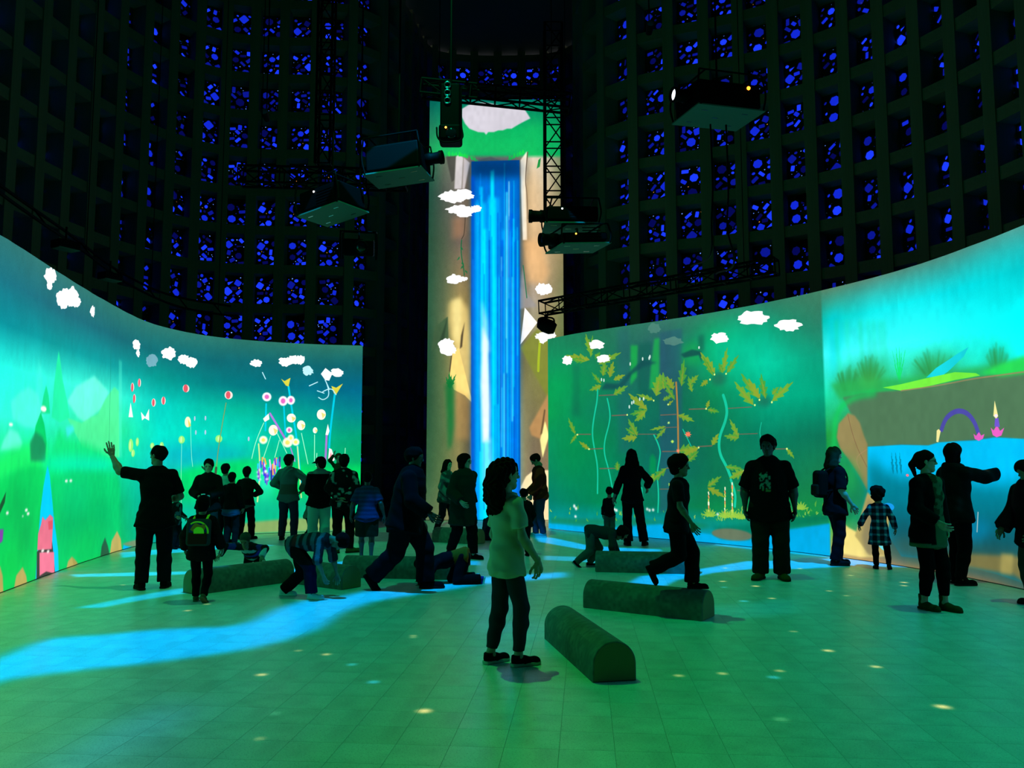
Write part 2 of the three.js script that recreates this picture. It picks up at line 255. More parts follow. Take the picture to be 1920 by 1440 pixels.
[3,[230,250,255],0.9,1,0,1619,122,2,2],
[3,[230,250,255],0.9,1,0,1569,125,3,2],
[3,[230,250,255],0.9,1,0,1588,131,2,2],
[3,[230,250,255],0.9,1,0,1585,136,3,2],
[3,[230,250,255],0.9,1,0,1567,134,2,2],
[3,[230,250,255],0.9,1,0,1587,118,2,2],
[3,[230,250,255],0.9,1,0,1574,118,2,2],
[3,[230,250,255],0.9,1,0,1578,132,2,3],
[3,[230,250,255],0.9,1,0,1612,121,2,2]
];
const RIGHT_ART=[
[0,[38,84,105],0.55,2,0,342,425,399,428,390,57,336,54],
[0,[36,85,105],0.35,5,0,231,445,264,444,263,175,230,175],
[0,[15,80,70],0.4,4,0,95,381,119,375,116,260,89,261],
[0,[12,88,72],0.55,3,0,288,407,323,409,314,286,284,287],
[0,[25,170,70],0.8,2,0,267,406,286,404,282,336,265,320],
[0,[25,175,70],0.7,2,0,329,414,342,414,340,312,314,308,318,347],
[3,[5,208,168],0.7,25,0,525,369,88,46],
[3,[0,160,80],0.5,25,0,58,337,55,49],
[3,[0,150,70],0.45,25,0,85,176,56,61],
[0,[20,165,75],0.6,6,0,399,393,435,397,450,350,398,352],
[0,[0,150,75],0.7,2,0,311,133,313,166,320,174,329,163,328,130],
[0,[18,72,75],0.85,2,0,183,316,195,330,233,325,270,354,298,372,336,363,301,357,269,343,247,318,218,314],
[0,[18,76,72],0.9,1,0,394,375,422,382,444,376,445,353,438,369,402,367],
[0,[20,80,72],0.6,3,0,437,408,452,409,451,374,440,375],
[3,[35,95,75],0.7,4,0,485,318,19,13],
[3,[30,95,75],0.7,4,0,589,268,18,10],
[2,[20,190,150],1,0,4.2,172,322,173,299,161,258,154,220,162,181,171,146,169,88],
[2,[20,190,150],1,0,3.6,200,295,209,265,205,239,191,204,189,175,202,141,211,103],
[2,[20,190,150],1,0,3.3,324,213,341,185,337,161,330,133,334,92,331,54],
[2,[20,190,150],1,0,6.3,495,285,505,260,499,234,482,204,482,173,499,148,508,128],
[2,[20,190,150],1,0,2.0,396,222,415,188],
[2,[20,190,150],1,0,4.2,402,163,398,137],
[2,[20,190,150],1,0,1.6,582,229,577,214,579,201],
[2,[20,190,150],1,0,4.8,290,102,293,75,291,52],
[2,[20,190,150],1,0,5.2,508,123,519,100,516,73],
[2,[168,122,62],1,0,4.0,382,318,385,255,384,187,385,120,386,57],
[2,[118,95,78],0.85,0,2.4,177,303,225,302],
[2,[118,95,78],0.85,0,2.5,213,257,254,257],
[2,[118,95,78],0.85,0,2.4,342,253,380,253],
[2,[118,95,78],0.85,0,2.4,412,262,454,261],
[2,[118,95,78],0.85,0,1.6,506,259,561,259],
[2,[118,95,78],0.85,0,1.8,281,215,330,214],
[2,[118,95,78],0.85,0,2.4,107,219,150,218],
[2,[118,95,78],0.85,0,2.4,142,185,185,186],
[2,[118,95,78],0.85,0,2.4,345,178,383,178],
[2,[118,95,78],0.85,0,2.4,431,187,465,188],
[2,[118,95,78],0.85,0,1.6,529,209,572,209],
[2,[118,95,78],0.85,0,2.4,177,142,230,143],
[2,[118,95,78],0.85,0,2.4,354,144,397,145],
[2,[118,95,78],0.85,0,2.4,536,140,557,141],
[2,[118,95,78],0.85,0,1.8,610,180,638,180],
[2,[118,95,78],0.85,0,1.6,523,103,553,104],
[2,[118,95,78],0.85,0,1.6,337,101,367,102],
[2,[118,95,78],0.85,0,1.6,353,227,383,227],
[0,[112,165,45],0.9,0,0,154,397,159,407,155,407,158,419,151,420,150,432,145,432,140,444,137,447,138,438,135,437,140,425,134,424,144,412,139,411,151,400],
[0,[150,150,40],0.6,0,0,154,397,154,404,153,405,152,414,150,415,147,424,146,425,142,434,140,437,142,430,141,429,145,419,143,419,149,409,147,409,153,399],
[0,[95,160,48],0.9,0,0,152,391,160,399,156,400,164,411,159,413,163,424,160,426,160,438,159,441,156,433,154,432,153,420,148,420,151,408,146,408,151,395],
[0,[150,150,40],0.6,0,0,152,391,155,398,154,399,157,408,156,409,158,418,157,419,158,429,158,431,156,424,156,424,154,414,153,414,153,404,152,404,152,394],
[0,[130,160,40],0.9,0,0,150,385,138,395,136,392,120,403,117,397,99,405,96,401,75,404,69,404,83,398,84,395,105,391,104,385,124,386,124,381,144,384],
[0,[150,150,40],0.6,0,0,150,385,140,390,138,389,125,394,123,393,109,397,107,396,91,399,86,400,99,396,99,395,115,392,115,390,130,388,131,386,146,385],
[0,[75,155,50],0.9,0,0,136,383,129,391,128,388,118,396,116,391,106,396,104,393,92,394,88,394,96,390,97,388,108,386,108,381,120,383,120,379,132,383],
[0,[150,150,40],0.6,0,0,136,383,130,386,129,386,121,389,120,388,111,391,110,390,101,391,98,392,105,390,105,389,114,387,115,385,124,385,124,383,133,383],
[0,[112,165,45],0.9,0,0,176,373,193,371,191,375,210,374,208,379,225,381,224,385,238,391,241,394,229,392,227,394,212,389,208,393,195,384,192,388,180,377],
[0,[150,150,40],0.6,0,0,176,373,187,375,187,376,201,378,201,380,213,383,213,384,225,389,228,390,219,388,218,388,206,384,204,385,193,380,191,381,180,375],
[0,[95,160,48],0.9,0,0,188,346,199,350,194,352,204,358,197,360,203,368,197,369,197,378,196,381,192,375,188,375,187,367,180,368,185,358,178,359,186,349],
[0,[150,150,40],0.6,0,0,188,346,192,350,190,351,194,357,192,358,195,364,193,365,194,372,194,374,192,369,191,369,190,362,188,362,188,355,186,355,187,348],
[0,[130,160,40],0.9,0,0,207,341,217,346,213,347,223,353,217,356,223,363,218,365,220,373,218,376,214,370,211,371,209,362,203,364,206,354,199,355,206,345],
[0,[150,150,40],0.6,0,0,207,341,211,346,210,347,214,352,212,353,216,360,214,360,216,367,216,369,214,364,213,364,211,358,209,358,208,351,206,351,207,344],
[0,[75,155,50],0.9,0,0,183,328,183,336,180,335,177,344,173,343,168,351,165,350,157,356,154,357,158,352,157,350,164,344,161,341,171,336,168,334,180,330],
[0,[150,150,40],0.6,0,0,183,328,181,333,180,333,175,339,174,339,169,345,168,345,162,350,160,351,164,347,164,347,169,341,169,340,175,335,175,334,181,330],
[0,[112,165,45],0.9,0,0,183,325,174,329,175,326,164,329,166,324,156,325,157,321,149,318,147,316,155,316,156,314,165,317,168,313,174,319,177,315,182,323],
[0,[150,150,40],0.6,0,0,183,325,177,326,177,325,170,324,170,323,163,322,163,321,156,319,155,318,160,319,161,318,168,320,169,319,175,322,176,321,182,324],
[0,[95,160,48],0.9,0,0,217,303,230,300,228,304,241,302,239,307,250,309,248,313,257,318,258,320,250,319,248,321,239,316,235,320,228,312,224,316,219,305],
[0,[150,150,40],0.6,0,0,217,303,225,304,225,305,234,306,233,308,241,311,241,312,248,316,250,317,244,315,243,315,236,312,234,313,227,308,226,309,220,304],
[0,[130,160,40],0.9,0,0,218,335,227,332,226,334,236,332,235,336,243,336,242,339,250,342,251,344,245,344,243,345,236,343,233,346,227,341,225,344,220,337],
[0,[150,150,40],0.6,0,0,218,335,224,335,224,336,231,336,230,337,237,338,237,339,243,341,245,342,240,341,239,342,233,340,232,341,226,338,225,339,220,336],
[0,[75,155,50],0.9,0,0,165,396,166,384,171,388,178,385,184,388,180,393,181,400,170,397],
[0,[150,150,40],0.6,0,0,165,396,168,391,171,392,177,389,180,389,176,392,175,395,168,395],
[0,[112,165,45],0.9,0,0,331,293,345,299,338,302,352,310,343,313,350,323,344,325,344,336,342,340,337,332,332,333,331,321,322,323,328,310,319,311,329,297],
[0,[150,150,40],0.6,0,0,331,293,336,299,334,300,340,308,337,310,341,318,339,319,340,328,340,331,337,324,336,324,334,315,332,315,332,306,329,306,331,296],
[0,[95,160,48],0.9,0,0,351,306,361,313,355,313,364,322,356,322,360,331,354,331,351,340,349,342,347,336,343,335,344,327,337,326,345,318,337,317,349,309],
[0,[150,150,40],0.6,0,0,351,306,354,311,352,312,355,318,352,319,353,326,351,326,350,333,349,335,349,330,348,329,348,323,346,322,349,315,347,315,350,308],
[0,[130,160,40],0.9,0,0,375,304,380,312,375,311,378,320,372,319,372,327,367,325,361,332,359,333,359,327,357,326,361,319,356,317,365,312,360,310,372,306],
[0,[150,150,40],0.6,0,0,375,304,375,309,373,309,372,315,370,315,368,321,367,321,363,326,362,327,364,323,363,322,366,317,365,316,369,311,368,310,373,306],
[0,[75,155,50],0.9,0,0,378,282,378,293,375,292,373,304,368,303,364,314,360,313,351,323,348,326,352,317,350,316,358,306,354,303,365,295,361,292,374,285],
[0,[150,150,40],0.6,0,0,378,282,375,289,374,290,370,298,368,298,363,307,362,307,356,315,354,317,358,311,357,310,363,302,362,301,369,293,368,292,376,285],
[0,[112,165,45],0.9,0,0,324,285,318,293,316,290,308,298,305,295,296,300,294,298,283,300,279,300,287,297,287,295,297,291,296,288,308,288,308,284,320,285],
[0,[150,150,40],0.6,0,0,324,285,318,289,317,288,309,292,308,291,300,295,299,294,291,297,288,297,294,295,295,294,303,291,303,290,312,288,312,287,321,286],
[0,[95,160,48],0.9,0,0,347,284,354,281,353,284,360,282,359,285,366,285,365,287,370,290,371,291,367,291,365,292,360,290,358,293,354,289,352,291,349,285],
[0,[150,150,40],0.6,0,0,347,284,351,284,351,285,356,285,356,286,361,287,361,287,365,289,366,290,363,289,362,289,358,288,357,289,353,287,352,287,349,285],
[0,[130,160,40],0.9,0,0,361,272,368,273,368,276,373,279,374,283,369,280,365,281,362,275],
[0,[150,150,40],0.6,0,0,361,272,365,274,366,276,370,279,372,281,368,278,366,278,363,274],
[0,[75,155,50],0.9,0,0,394,309,404,318,399,319,409,331,402,333,408,346,403,348,403,361,402,365,399,356,395,355,394,342,388,342,392,328,386,328,393,313],
[0,[150,150,40],0.6,0,0,394,309,398,317,397,318,400,328,398,329,401,339,400,340,401,351,400,354,399,346,398,346,397,335,395,334,395,324,393,323,394,312],
[0,[112,165,45],0.9,0,0,414,313,422,312,420,314,430,314,427,318,434,320,432,323,436,328,437,330,432,328,429,329,425,325,421,328,419,321,415,324,414,315],
[0,[150,150,40],0.6,0,0,414,313,418,314,418,315,424,317,423,318,428,321,427,322,431,325,432,326,429,324,428,325,424,321,422,322,419,318,418,319,415,314],
[0,[95,160,48],0.9,0,0,420,296,424,303,420,303,424,312,419,311,419,319,416,320,413,327,411,329,411,323,409,322,412,315,408,314,414,306,410,305,418,298],
[0,[150,150,40],0.6,0,0,420,296,420,301,419,302,419,308,418,308,417,314,415,315,413,321,413,323,413,318,413,317,415,311,414,311,416,305,415,304,419,298],
[0,[130,160,40],0.9,0,0,476,329,477,341,472,340,471,354,465,352,460,364,455,362,445,373,441,375,445,366,443,364,452,353,447,350,460,342,455,339,471,332],
[0,[150,150,40],0.6,0,0,476,329,473,337,471,337,467,346,465,346,459,355,457,355,450,363,448,366,452,359,452,358,459,350,457,348,465,340,464,339,473,332],
[0,[75,155,50],0.9,0,0,472,324,472,333,469,333,467,344,464,344,460,354,457,354,450,364,447,366,451,358,449,357,456,347,453,346,462,337,459,335,469,327],
[0,[150,150,40],0.6,0,0,472,324,470,331,469,331,465,339,464,340,460,348,459,348,454,356,452,358,456,352,455,351,460,343,459,342,465,335,464,334,470,327],
[0,[112,165,45],0.9,0,0,495,328,504,336,500,337,509,348,504,350,510,361,506,363,508,375,508,378,504,370,501,370,499,358,494,358,495,345,490,345,494,332],
[0,[150,150,40],0.6,0,0,495,328,499,335,498,336,502,345,501,346,504,355,503,356,505,365,505,368,503,361,502,361,500,351,498,351,497,341,496,341,495,331],
[0,[95,160,48],0.9,0,0,504,327,515,330,513,332,525,337,521,340,530,346,527,349,533,357,534,360,527,355,525,356,519,348,514,350,511,340,507,342,505,330],
[0,[150,150,40],0.6,0,0,504,327,510,331,510,332,517,337,516,338,522,344,522,345,527,352,528,353,523,349,523,349,517,343,516,343,511,336,510,336,506,329],
[0,[130,160,40],0.9,0,0,459,317,452,319,453,317,446,318,448,314,442,313,444,311,440,307,439,306,444,307,445,305,450,309,453,306,455,311,458,309,458,316],
[0,[150,150,40],0.6,0,0,459,317,455,317,455,316,451,315,451,314,447,312,448,311,444,309,443,308,446,309,447,309,451,311,452,311,455,314,456,313,458,316],
[0,[75,155,50],0.9,0,0,495,328,499,333,495,332,498,339,494,338,494,344,491,343,488,348,486,349,486,345,484,344,487,339,483,338,489,334,485,333,493,329],
[0,[150,150,40],0.6,0,0,495,328,495,331,494,331,494,336,493,336,492,340,490,340,488,344,488,345,488,342,488,341,490,337,489,337,492,333,491,333,494,329],
[0,[112,165,45],0.9,0,0,565,262,564,275,559,273,556,288,549,286,542,299,537,297,526,308,521,310,527,300,525,298,536,287,531,283,546,275,541,271,560,264],
[0,[150,150,40],0.6,0,0,565,262,560,270,559,270,552,280,550,280,543,289,541,289,533,298,530,300,536,293,535,292,543,283,542,281,552,273,551,272,561,264],
[0,[95,160,48],0.9,0,0,577,273,578,286,573,285,571,300,564,298,558,312,552,310,542,322,537,324,542,314,540,312,550,300,545,297,560,287,555,284,573,276],
[0,[150,150,40],0.6,0,0,577,273,574,282,572,282,567,292,564,292,558,302,556,302,548,311,545,314,550,306,550,305,557,296,556,294,566,286,564,284,574,276],
[0,[130,160,40],0.9,0,0,580,273,582,283,578,282,578,294,572,292,569,303,565,302,557,311,554,313,557,305,554,303,561,294,557,292,568,284,563,282,577,275],
[0,[150,150,40],0.6,0,0,580,273,579,280,577,280,574,288,572,288,568,295,566,295,561,303,559,305,562,299,562,298,567,291,566,290,572,283,571,282,578,275],
[0,[75,155,50],0.9,0,0,593,272,598,282,594,282,599,294,593,294,594,305,589,306,586,317,584,320,583,311,580,311,583,299,578,298,585,287,580,286,590,276],
[0,[150,150,40],0.6,0,0,593,272,593,280,592,280,593,289,591,290,590,299,588,299,586,308,585,310,586,304,585,303,587,294,586,293,589,285,587,284,591,275],
[0,[112,165,45],0.9,0,0,606,267,621,267,619,271,636,274,633,278,647,284,644,287,655,296,657,299,647,295,644,297,633,288,628,292,620,280,615,284,609,270],
[0,[150,150,40],0.6,0,0,606,267,615,270,615,271,626,276,626,278,636,283,636,284,645,291,647,293,640,289,638,289,629,283,627,283,619,276,617,277,609,269],
[0,[95,160,48],0.9,0,0,608,279,616,278,613,280,621,280,618,283,624,284,621,287,624,290,624,292,620,291,618,292,615,288,611,291,610,285,607,287,608,281],
[0,[150,150,40],0.6,0,0,608,279,612,280,611,280,615,282,615,283,618,285,617,286,620,289,621,289,618,288,617,288,615,285,613,286,611,283,610,283,609,280],
[0,[130,160,40],0.9,0,0,308,265,305,277,301,275,295,288,289,285,280,296,276,294,263,302,258,303,265,295,264,292,277,284,273,280,289,274,285,270,303,267],
[0,[150,150,40],0.6,0,0,308,265,303,272,301,272,293,280,291,279,283,287,281,287,271,294,268,295,275,290,275,289,285,282,284,280,294,274,294,272,305,267],
[0,[75,155,50],0.9,0,0,308,264,298,269,298,265,286,270,286,265,274,266,275,262,264,259,261,257,270,257,271,254,282,257,284,252,294,258,296,253,305,262],
[0,[150,150,40],0.6,0,0,308,264,301,265,300,264,291,264,291,263,282,262,282,261,273,259,271,259,277,259,278,258,287,260,288,258,296,261,297,260,305,263],
[0,[112,165,45],0.9,0,0,303,261,292,263,295,260,283,261,287,256,278,254,281,250,275,245,275,242,281,244,284,242,290,247,294,244,297,252,302,248,302,258],
[0,[150,150,40],0.6,0,0,303,261,297,260,298,259,291,257,292,255,286,253,287,251,282,248,281,246,285,248,286,248,291,252,293,251,297,255,298,254,302,260],
[0,[95,160,48],0.9,0,0,281,211,284,221,280,220,281,231,275,230,272,240,267,239,260,247,257,249,259,241,257,240,264,231,259,229,269,222,265,219,278,213],
[0,[150,150,40],0.6,0,0,281,211,280,218,279,218,276,225,274,225,270,233,269,232,264,239,262,241,265,236,264,235,269,228,268,227,274,220,273,219,279,213],
[0,[130,160,40],0.9,0,0,281,208,273,215,273,211,262,217,262,212,251,214,251,210,241,208,238,206,246,205,247,202,257,203,258,198,268,204,269,198,278,207],
[0,[150,150,40],0.6,0,0,281,208,275,210,274,209,266,211,266,209,258,210,257,208,249,207,247,207,253,207,254,206,262,206,262,205,270,207,271,205,279,208],
[0,[75,155,50],0.9,0,0,274,214,274,221,271,219,269,226,265,223,261,228,259,226,252,229,249,229,253,225,252,224,258,221,256,217,264,217,262,214,272,214],
[0,[150,150,40],0.6,0,0,274,214,272,218,271,217,267,221,266,220,262,223,261,223,256,226,254,226,258,224,258,223,262,220,262,219,267,217,267,216,273,215],
[0,[112,165,45],0.9,0,0,355,229,346,231,346,229,336,231,336,228,325,228,325,226,315,224,313,223,320,223,321,222,331,224,332,221,342,225,343,223,352,228],
[0,[150,150,40],0.6,0,0,355,229,348,229,348,228,340,228,340,227,332,227,331,226,323,225,321,224,327,225,328,224,336,226,336,225,344,227,345,226,352,228],
[0,[95,160,48],0.9,0,0,355,226,346,225,347,223,337,220,340,217,331,213,333,210,327,204,326,202,332,205,334,205,340,211,343,209,347,217,350,215,353,224],
[0,[150,150,40],0.6,0,0,355,226,349,223,349,223,343,219,344,218,338,214,338,213,333,208,332,207,336,210,337,210,342,215,343,214,348,219,349,219,353,224],
[0,[130,160,40],0.9,0,0,454,262,459,264,457,265,463,267,460,269,463,272,461,273,462,277,461,278,459,275,457,276,456,272,453,273,454,268,451,269,454,264],
[0,[150,150,40],0.6,0,0,454,262,458,266,458,268,460,272,460,275,458,271,456,270,455,265],
[0,[75,155,50],0.9,0,0,456,260,460,253,461,256,466,250,468,254,474,250,475,253,482,252,485,253,480,256,480,258,473,259,474,262,466,260,467,264,458,260],
[0,[150,150,40],0.6,0,0,456,260,460,257,460,258,465,255,466,256,471,255,472,255,477,254,479,254,475,256,475,256,469,257,469,259,464,259,464,260,458,260],
[0,[112,165,45],0.9,0,0,385,252,390,244,392,247,398,238,401,242,409,236,412,239,421,237,425,237,418,241,419,244,409,247,411,251,399,250,401,255,389,252],
[0,[150,150,40],0.6,0,0,385,252,390,248,391,249,398,245,399,246,406,242,407,243,414,241,417,240,411,243,411,244,404,246,404,248,396,249,396,251,388,252],
[0,[95,160,48],0.9,0,0,385,179,395,171,395,176,408,169,407,176,419,173,419,179,430,182,433,184,424,186,423,189,412,187,410,194,400,186,398,193,388,182],
[0,[150,150,40],0.6,0,0,385,179,392,177,393,179,402,177,402,179,412,179,412,181,421,182,423,183,417,183,416,184,407,183,406,185,397,182,396,184,388,180],
[0,[130,160,40],0.9,0,0,433,184,421,189,422,184,408,188,410,182,398,181,400,176,390,171,388,169,397,169,399,167,409,171,412,166,420,175,424,170,430,181],
[0,[150,150,40],0.6,0,0,433,184,425,184,425,183,416,182,416,180,407,178,407,176,399,173,397,172,403,173,404,173,413,176,414,174,422,179,423,177,431,183],
[0,[75,155,50],0.9,0,0,407,158,417,157,415,160,426,161,422,165,430,168,427,171,432,176,433,179,427,176,424,178,419,173,414,176,412,167,407,171,407,161],
[0,[150,150,40],0.6,0,0,407,158,412,160,412,161,418,163,417,165,423,168,422,169,427,173,428,175,424,172,423,172,418,168,416,169,413,164,411,165,408,159],
[0,[112,165,45],0.9,0,0,529,203,530,212,527,211,527,221,523,220,520,230,517,229,511,237,508,239,511,232,509,231,514,223,511,221,519,214,516,212,526,205],
[0,[150,150,40],0.6,0,0,529,203,527,209,526,209,524,216,522,216,519,223,518,223,514,230,512,232,515,227,515,226,519,219,518,218,523,212,522,211,527,205],
[0,[95,160,48],0.9,0,0,530,202,525,209,524,206,517,213,515,208,507,211,506,208,497,208,494,206,501,204,501,201,509,201,509,196,518,200,518,195,527,201],
[0,[150,150,40],0.6,0,0,530,202,525,204,525,203,519,206,518,205,511,206,511,205,504,206,502,205,507,204,507,204,514,203,514,201,521,202,521,200,528,202],
[0,[130,160,40],0.9,0,0,465,189,474,191,471,192,480,195,476,198,482,202,479,204,482,210,482,212,477,209,475,209,472,204,467,205,467,198,463,200,465,191],
[0,[150,150,40],0.6,0,0,465,189,469,192,469,192,473,196,472,197,476,201,475,201,478,206,478,207,476,204,475,204,472,200,471,200,469,195,467,196,466,191],
[0,[75,155,50],0.9,0,0,496,148,503,142,504,144,514,139,515,143,525,139,526,142,536,142,539,143,532,145,532,147,522,148,522,151,511,149,511,153,499,149],
[0,[150,150,40],0.6,0,0,496,148,502,145,503,146,511,144,512,145,520,144,520,144,528,144,531,144,525,145,524,146,516,146,516,147,508,147,507,148,499,148],
[0,[112,165,45],0.9,0,0,539,140,529,144,530,140,518,143,521,137,511,137,513,132,506,128,505,125,512,126,514,124,522,128,525,123,530,132,534,127,538,138],
[0,[150,150,40],0.6,0,0,539,140,533,140,533,139,526,138,526,136,519,134,519,133,513,129,512,128,517,130,518,129,524,132,525,131,531,135,532,134,537,139],
[0,[95,160,48],0.9,0,0,452,109,462,108,461,111,473,112,470,116,479,119,477,122,485,127,486,130,479,127,477,129,469,123,465,126,460,118,457,121,453,111],
[0,[150,150,40],0.6,0,0,452,109,458,110,458,111,465,114,465,115,472,119,471,120,478,124,479,126,474,123,473,123,467,119,465,120,460,115,459,116,454,110],
[0,[130,160,40],0.9,0,0,452,107,456,99,459,101,465,92,469,96,477,90,480,92,491,89,494,89,488,94,489,96,478,100,480,104,468,104,470,108,456,107],
[0,[150,150,40],0.6,0,0,452,107,457,103,458,104,465,99,466,100,474,96,475,97,483,93,486,93,480,96,480,97,472,100,472,101,463,103,464,105,455,107],
[0,[75,155,50],0.9,0,0,354,144,340,143,342,139,325,136,329,131,314,125,317,121,306,112,303,108,314,113,317,112,329,121,333,118,341,130,346,127,352,140],
[0,[150,150,40],0.6,0,0,354,144,345,141,346,139,335,134,336,132,325,126,326,125,316,118,314,115,322,120,323,120,332,127,334,126,342,134,344,133,352,142],
[0,[112,165,45],0.9,0,0,325,133,315,131,318,129,307,126,311,124,303,119,305,117,301,110,300,108,306,112,308,111,313,117,317,115,319,123,323,122,324,131],
[0,[150,150,40],0.6,0,0,325,133,320,130,320,130,314,126,315,125,310,120,310,119,306,115,305,113,309,116,310,116,314,121,315,121,319,126,320,126,323,131],
[0,[95,160,48],0.9,0,0,107,218,98,217,100,215,90,212,94,210,86,206,88,205,84,199,83,197,89,200,91,200,96,205,100,204,102,210,106,209,106,216],
[0,[150,150,40],0.6,0,0,107,218,102,216,103,215,97,212,98,211,93,208,93,207,89,203,88,202,92,204,93,204,97,208,98,208,102,212,103,212,106,217],
[0,[130,160,40],0.9,0,0,146,185,144,191,141,190,137,197,134,195,128,201,125,199,116,203,113,203,118,199,117,197,125,193,123,190,133,188,131,185,143,185],
[0,[150,150,40],0.6,0,0,146,185,142,188,141,188,136,192,135,192,129,196,128,195,122,198,120,199,124,196,124,196,130,192,130,191,137,189,136,188,144,185],
[0,[75,155,50],0.9,0,0,226,138,234,142,229,142,236,147,231,147,234,152,229,152,228,157,226,158,224,154,221,154,222,149,217,149,222,144,216,144,224,139],
[0,[150,150,40],0.6,0,0,226,138,229,143,227,145,228,151,226,154,225,149,223,147,225,141],
[0,[112,165,45],0.9,0,0,638,180,637,175,639,176,640,169,643,171,646,166,648,167,652,163,654,163,652,166,653,167,649,171,651,173,645,176,647,178,640,179],
[0,[150,150,40],0.6,0,0,638,180,639,177,640,177,642,173,643,173,646,170,647,170,650,167,651,166,649,169,649,169,646,172,646,173,643,176,643,177,639,179],
[0,[95,160,48],0.9,0,0,102,218,104,227,100,227,101,238,95,237,92,247,87,247,80,256,77,259,80,251,77,250,84,241,80,239,90,230,86,229,99,221],
[0,[150,150,40],0.6,0,0,102,218,101,225,99,225,96,233,94,233,90,241,89,241,84,249,82,251,85,245,85,244,90,237,88,236,95,228,94,228,101,221],
[0,[250,120,85],1,0,0,417,211,412,210,414,206,409,209,408,204,406,209,402,207,404,210,399,212,404,213,402,217,407,215,408,219,410,215,414,217,412,213],
[0,[190,240,130],1,0,0,366,236,363,236,365,234,362,235,361,233,361,235,358,234,360,236,357,236,360,237,359,239,361,238,362,240,362,238,365,239,363,237],
[0,[180,230,90],1,0,0,375,198,372,197,374,195,371,196,370,194,369,196,367,195,368,197,365,198,368,199,367,201,369,200,370,202,371,200,374,201,372,199],
[0,[180,230,90],1,0,0,368,111,365,110,366,107,363,109,362,106,361,109,358,107,360,110,356,111,360,111,358,114,361,113,362,115,363,113,366,114,365,111],
[0,[240,130,100],1,0,0,389,179,386,179,387,176,384,177,383,175,383,177,380,176,381,179,378,179,381,180,380,183,383,181,384,184,384,181,387,183,386,180],
[3,[215,245,130],1,0,0,109,218,3,2],
[3,[215,245,130],1,0,0,145,185,3,2],
[3,[215,245,130],1,0,0,475,327,2,2],
[3,[215,245,130],1,0,0,503,326,2,2],
[3,[215,245,130],1,0,0,464,318,2,2],
[3,[215,245,130],1,0,0,568,262,2,2],
[3,[215,245,130],1,0,0,607,265,2,2],
[3,[215,245,130],1,0,0,579,271,2,2],
[3,[215,245,130],1,0,0,361,274,2,2],
[3,[215,245,130],1,0,0,453,261,2,2],
[3,[215,245,130],1,0,0,325,284,2,2],
[3,[215,245,130],1,0,0,433,185,2,2],
[3,[215,245,130],1,0,0,539,140,2,2],
[3,[215,245,130],1,0,0,638,180,2,2],
[3,[215,245,130],1,0,0,255,257,2,2],
[3,[215,235,225],0.9,0,0,184,338,2,4],
[3,[215,235,225],0.9,0,0,191,336,2,4],
[3,[215,235,225],0.9,0,0,265,366,2,4],
[3,[215,235,225],0.9,0,0,298,374,2,4],
[3,[215,235,225],0.9,0,0,317,377,2,4],
[3,[215,235,225],0.9,0,0,315,374,2,4],
[3,[215,235,225],0.9,0,0,268,282,2,4],
[3,[215,235,225],0.9,0,0,273,284,2,4],
[3,[215,235,225],0.9,0,0,261,274,2,4],
[3,[215,235,225],0.9,0,0,289,289,2,4],
[3,[215,235,225],0.9,0,0,299,289,2,4],
[3,[215,235,225],0.9,0,0,439,384,2,3],
[0,[255,255,255],1,0,0,94,389,91,387,92,385,89,383,88,380,82,382,78,381,73,380,70,383,65,384,60,385,57,388,60,390,60,393,60,395,56,398,63,399,64,401,68,403,74,401,78,400,84,401,87,399,89,396,94,394,93,392],
[0,[255,255,255],1,0,0,191,415,189,414,192,410,190,408,184,408,180,406,173,409,168,409,163,409,156,409,151,412,151,415,151,417,148,420,149,422,147,425,156,425,157,428,162,429,168,429,174,428,179,426,183,424,187,422,190,420,195,418],
[0,[255,255,255],1,0,0,207,383,207,381,209,378,204,378,200,377,196,377,192,375,188,377,182,376,177,377,172,379,173,382,173,384,173,386,170,388,171,390,175,391,180,391,183,393,188,393,193,393,198,392,203,391,206,389,205,386,212,384],
[0,[255,255,255],1,0,0,510,395,512,392,508,391,508,388,501,388,497,388,493,388,488,388,481,387,478,390,475,393,472,395,466,397,469,400,472,402,469,405,474,407,476,409,484,406,488,408,494,408,499,407,505,405,504,401,508,400,508,397],
[0,[90,140,125],0.6,0,0,343,435,347,432,343,430,342,427,337,427,335,425,330,426,327,427,322,426,318,428,318,432,314,433,312,436,314,438,314,441,316,442,318,444,320,446,323,448,327,448,331,446,334,444,337,444,342,443,341,440,343,437],
[0,[95,140,125],0.7,0,0,398,401,403,398,398,397,392,397,389,396,385,395,380,394,374,395,369,397,364,398,357,399,355,402,354,404,354,406,349,409,356,409,358,411,364,411,369,412,374,413,381,413,385,410,389,408,396,407,396,405,396,403],
[0,[255,255,255],1,0,0,608,420,601,418,602,414,593,414,590,410,580,412,572,414,565,415,555,415,547,417,538,420,542,424,533,427,535,430,535,434,542,435,545,437,549,440,555,442,565,438,573,438,583,437,592,435,592,430,595,427,607,424],
[0,[255,255,255],1,0,0,682,396,676,395,670,394,673,390,664,391,660,388,652,390,645,390,640,394,631,394,630,397,625,400,618,403,617,406,625,407,627,409,629,411,633,412,640,412,646,411,652,410,660,410,668,408,667,404,674,402,679,400],
[0,[0,165,222],1,1,0,-4,13,51,14,112,13,155,13,215,16,308,27,337,30,366,27,394,20,458,17,482,8,547,12,558,19,611,34,726,55,723,-15,-5,-59],
[0,[0,110,80],0.8,3,0,458,31,559,43,727,73,726,58,608,36,558,20,477,23],
[3,[98,112,86],1,1,0,507,20,47,11],
[0,[20,120,70],0.7,3,0,10,26,148,31,247,38,338,36,422,38,464,33,422,24,366,30,337,32,302,28,215,18,155,16,51,16,10,15],
[0,[60,160,70],0.8,0,0,614,63,617,66,617,67,619,71,619,73,617,70,615,69,614,66],
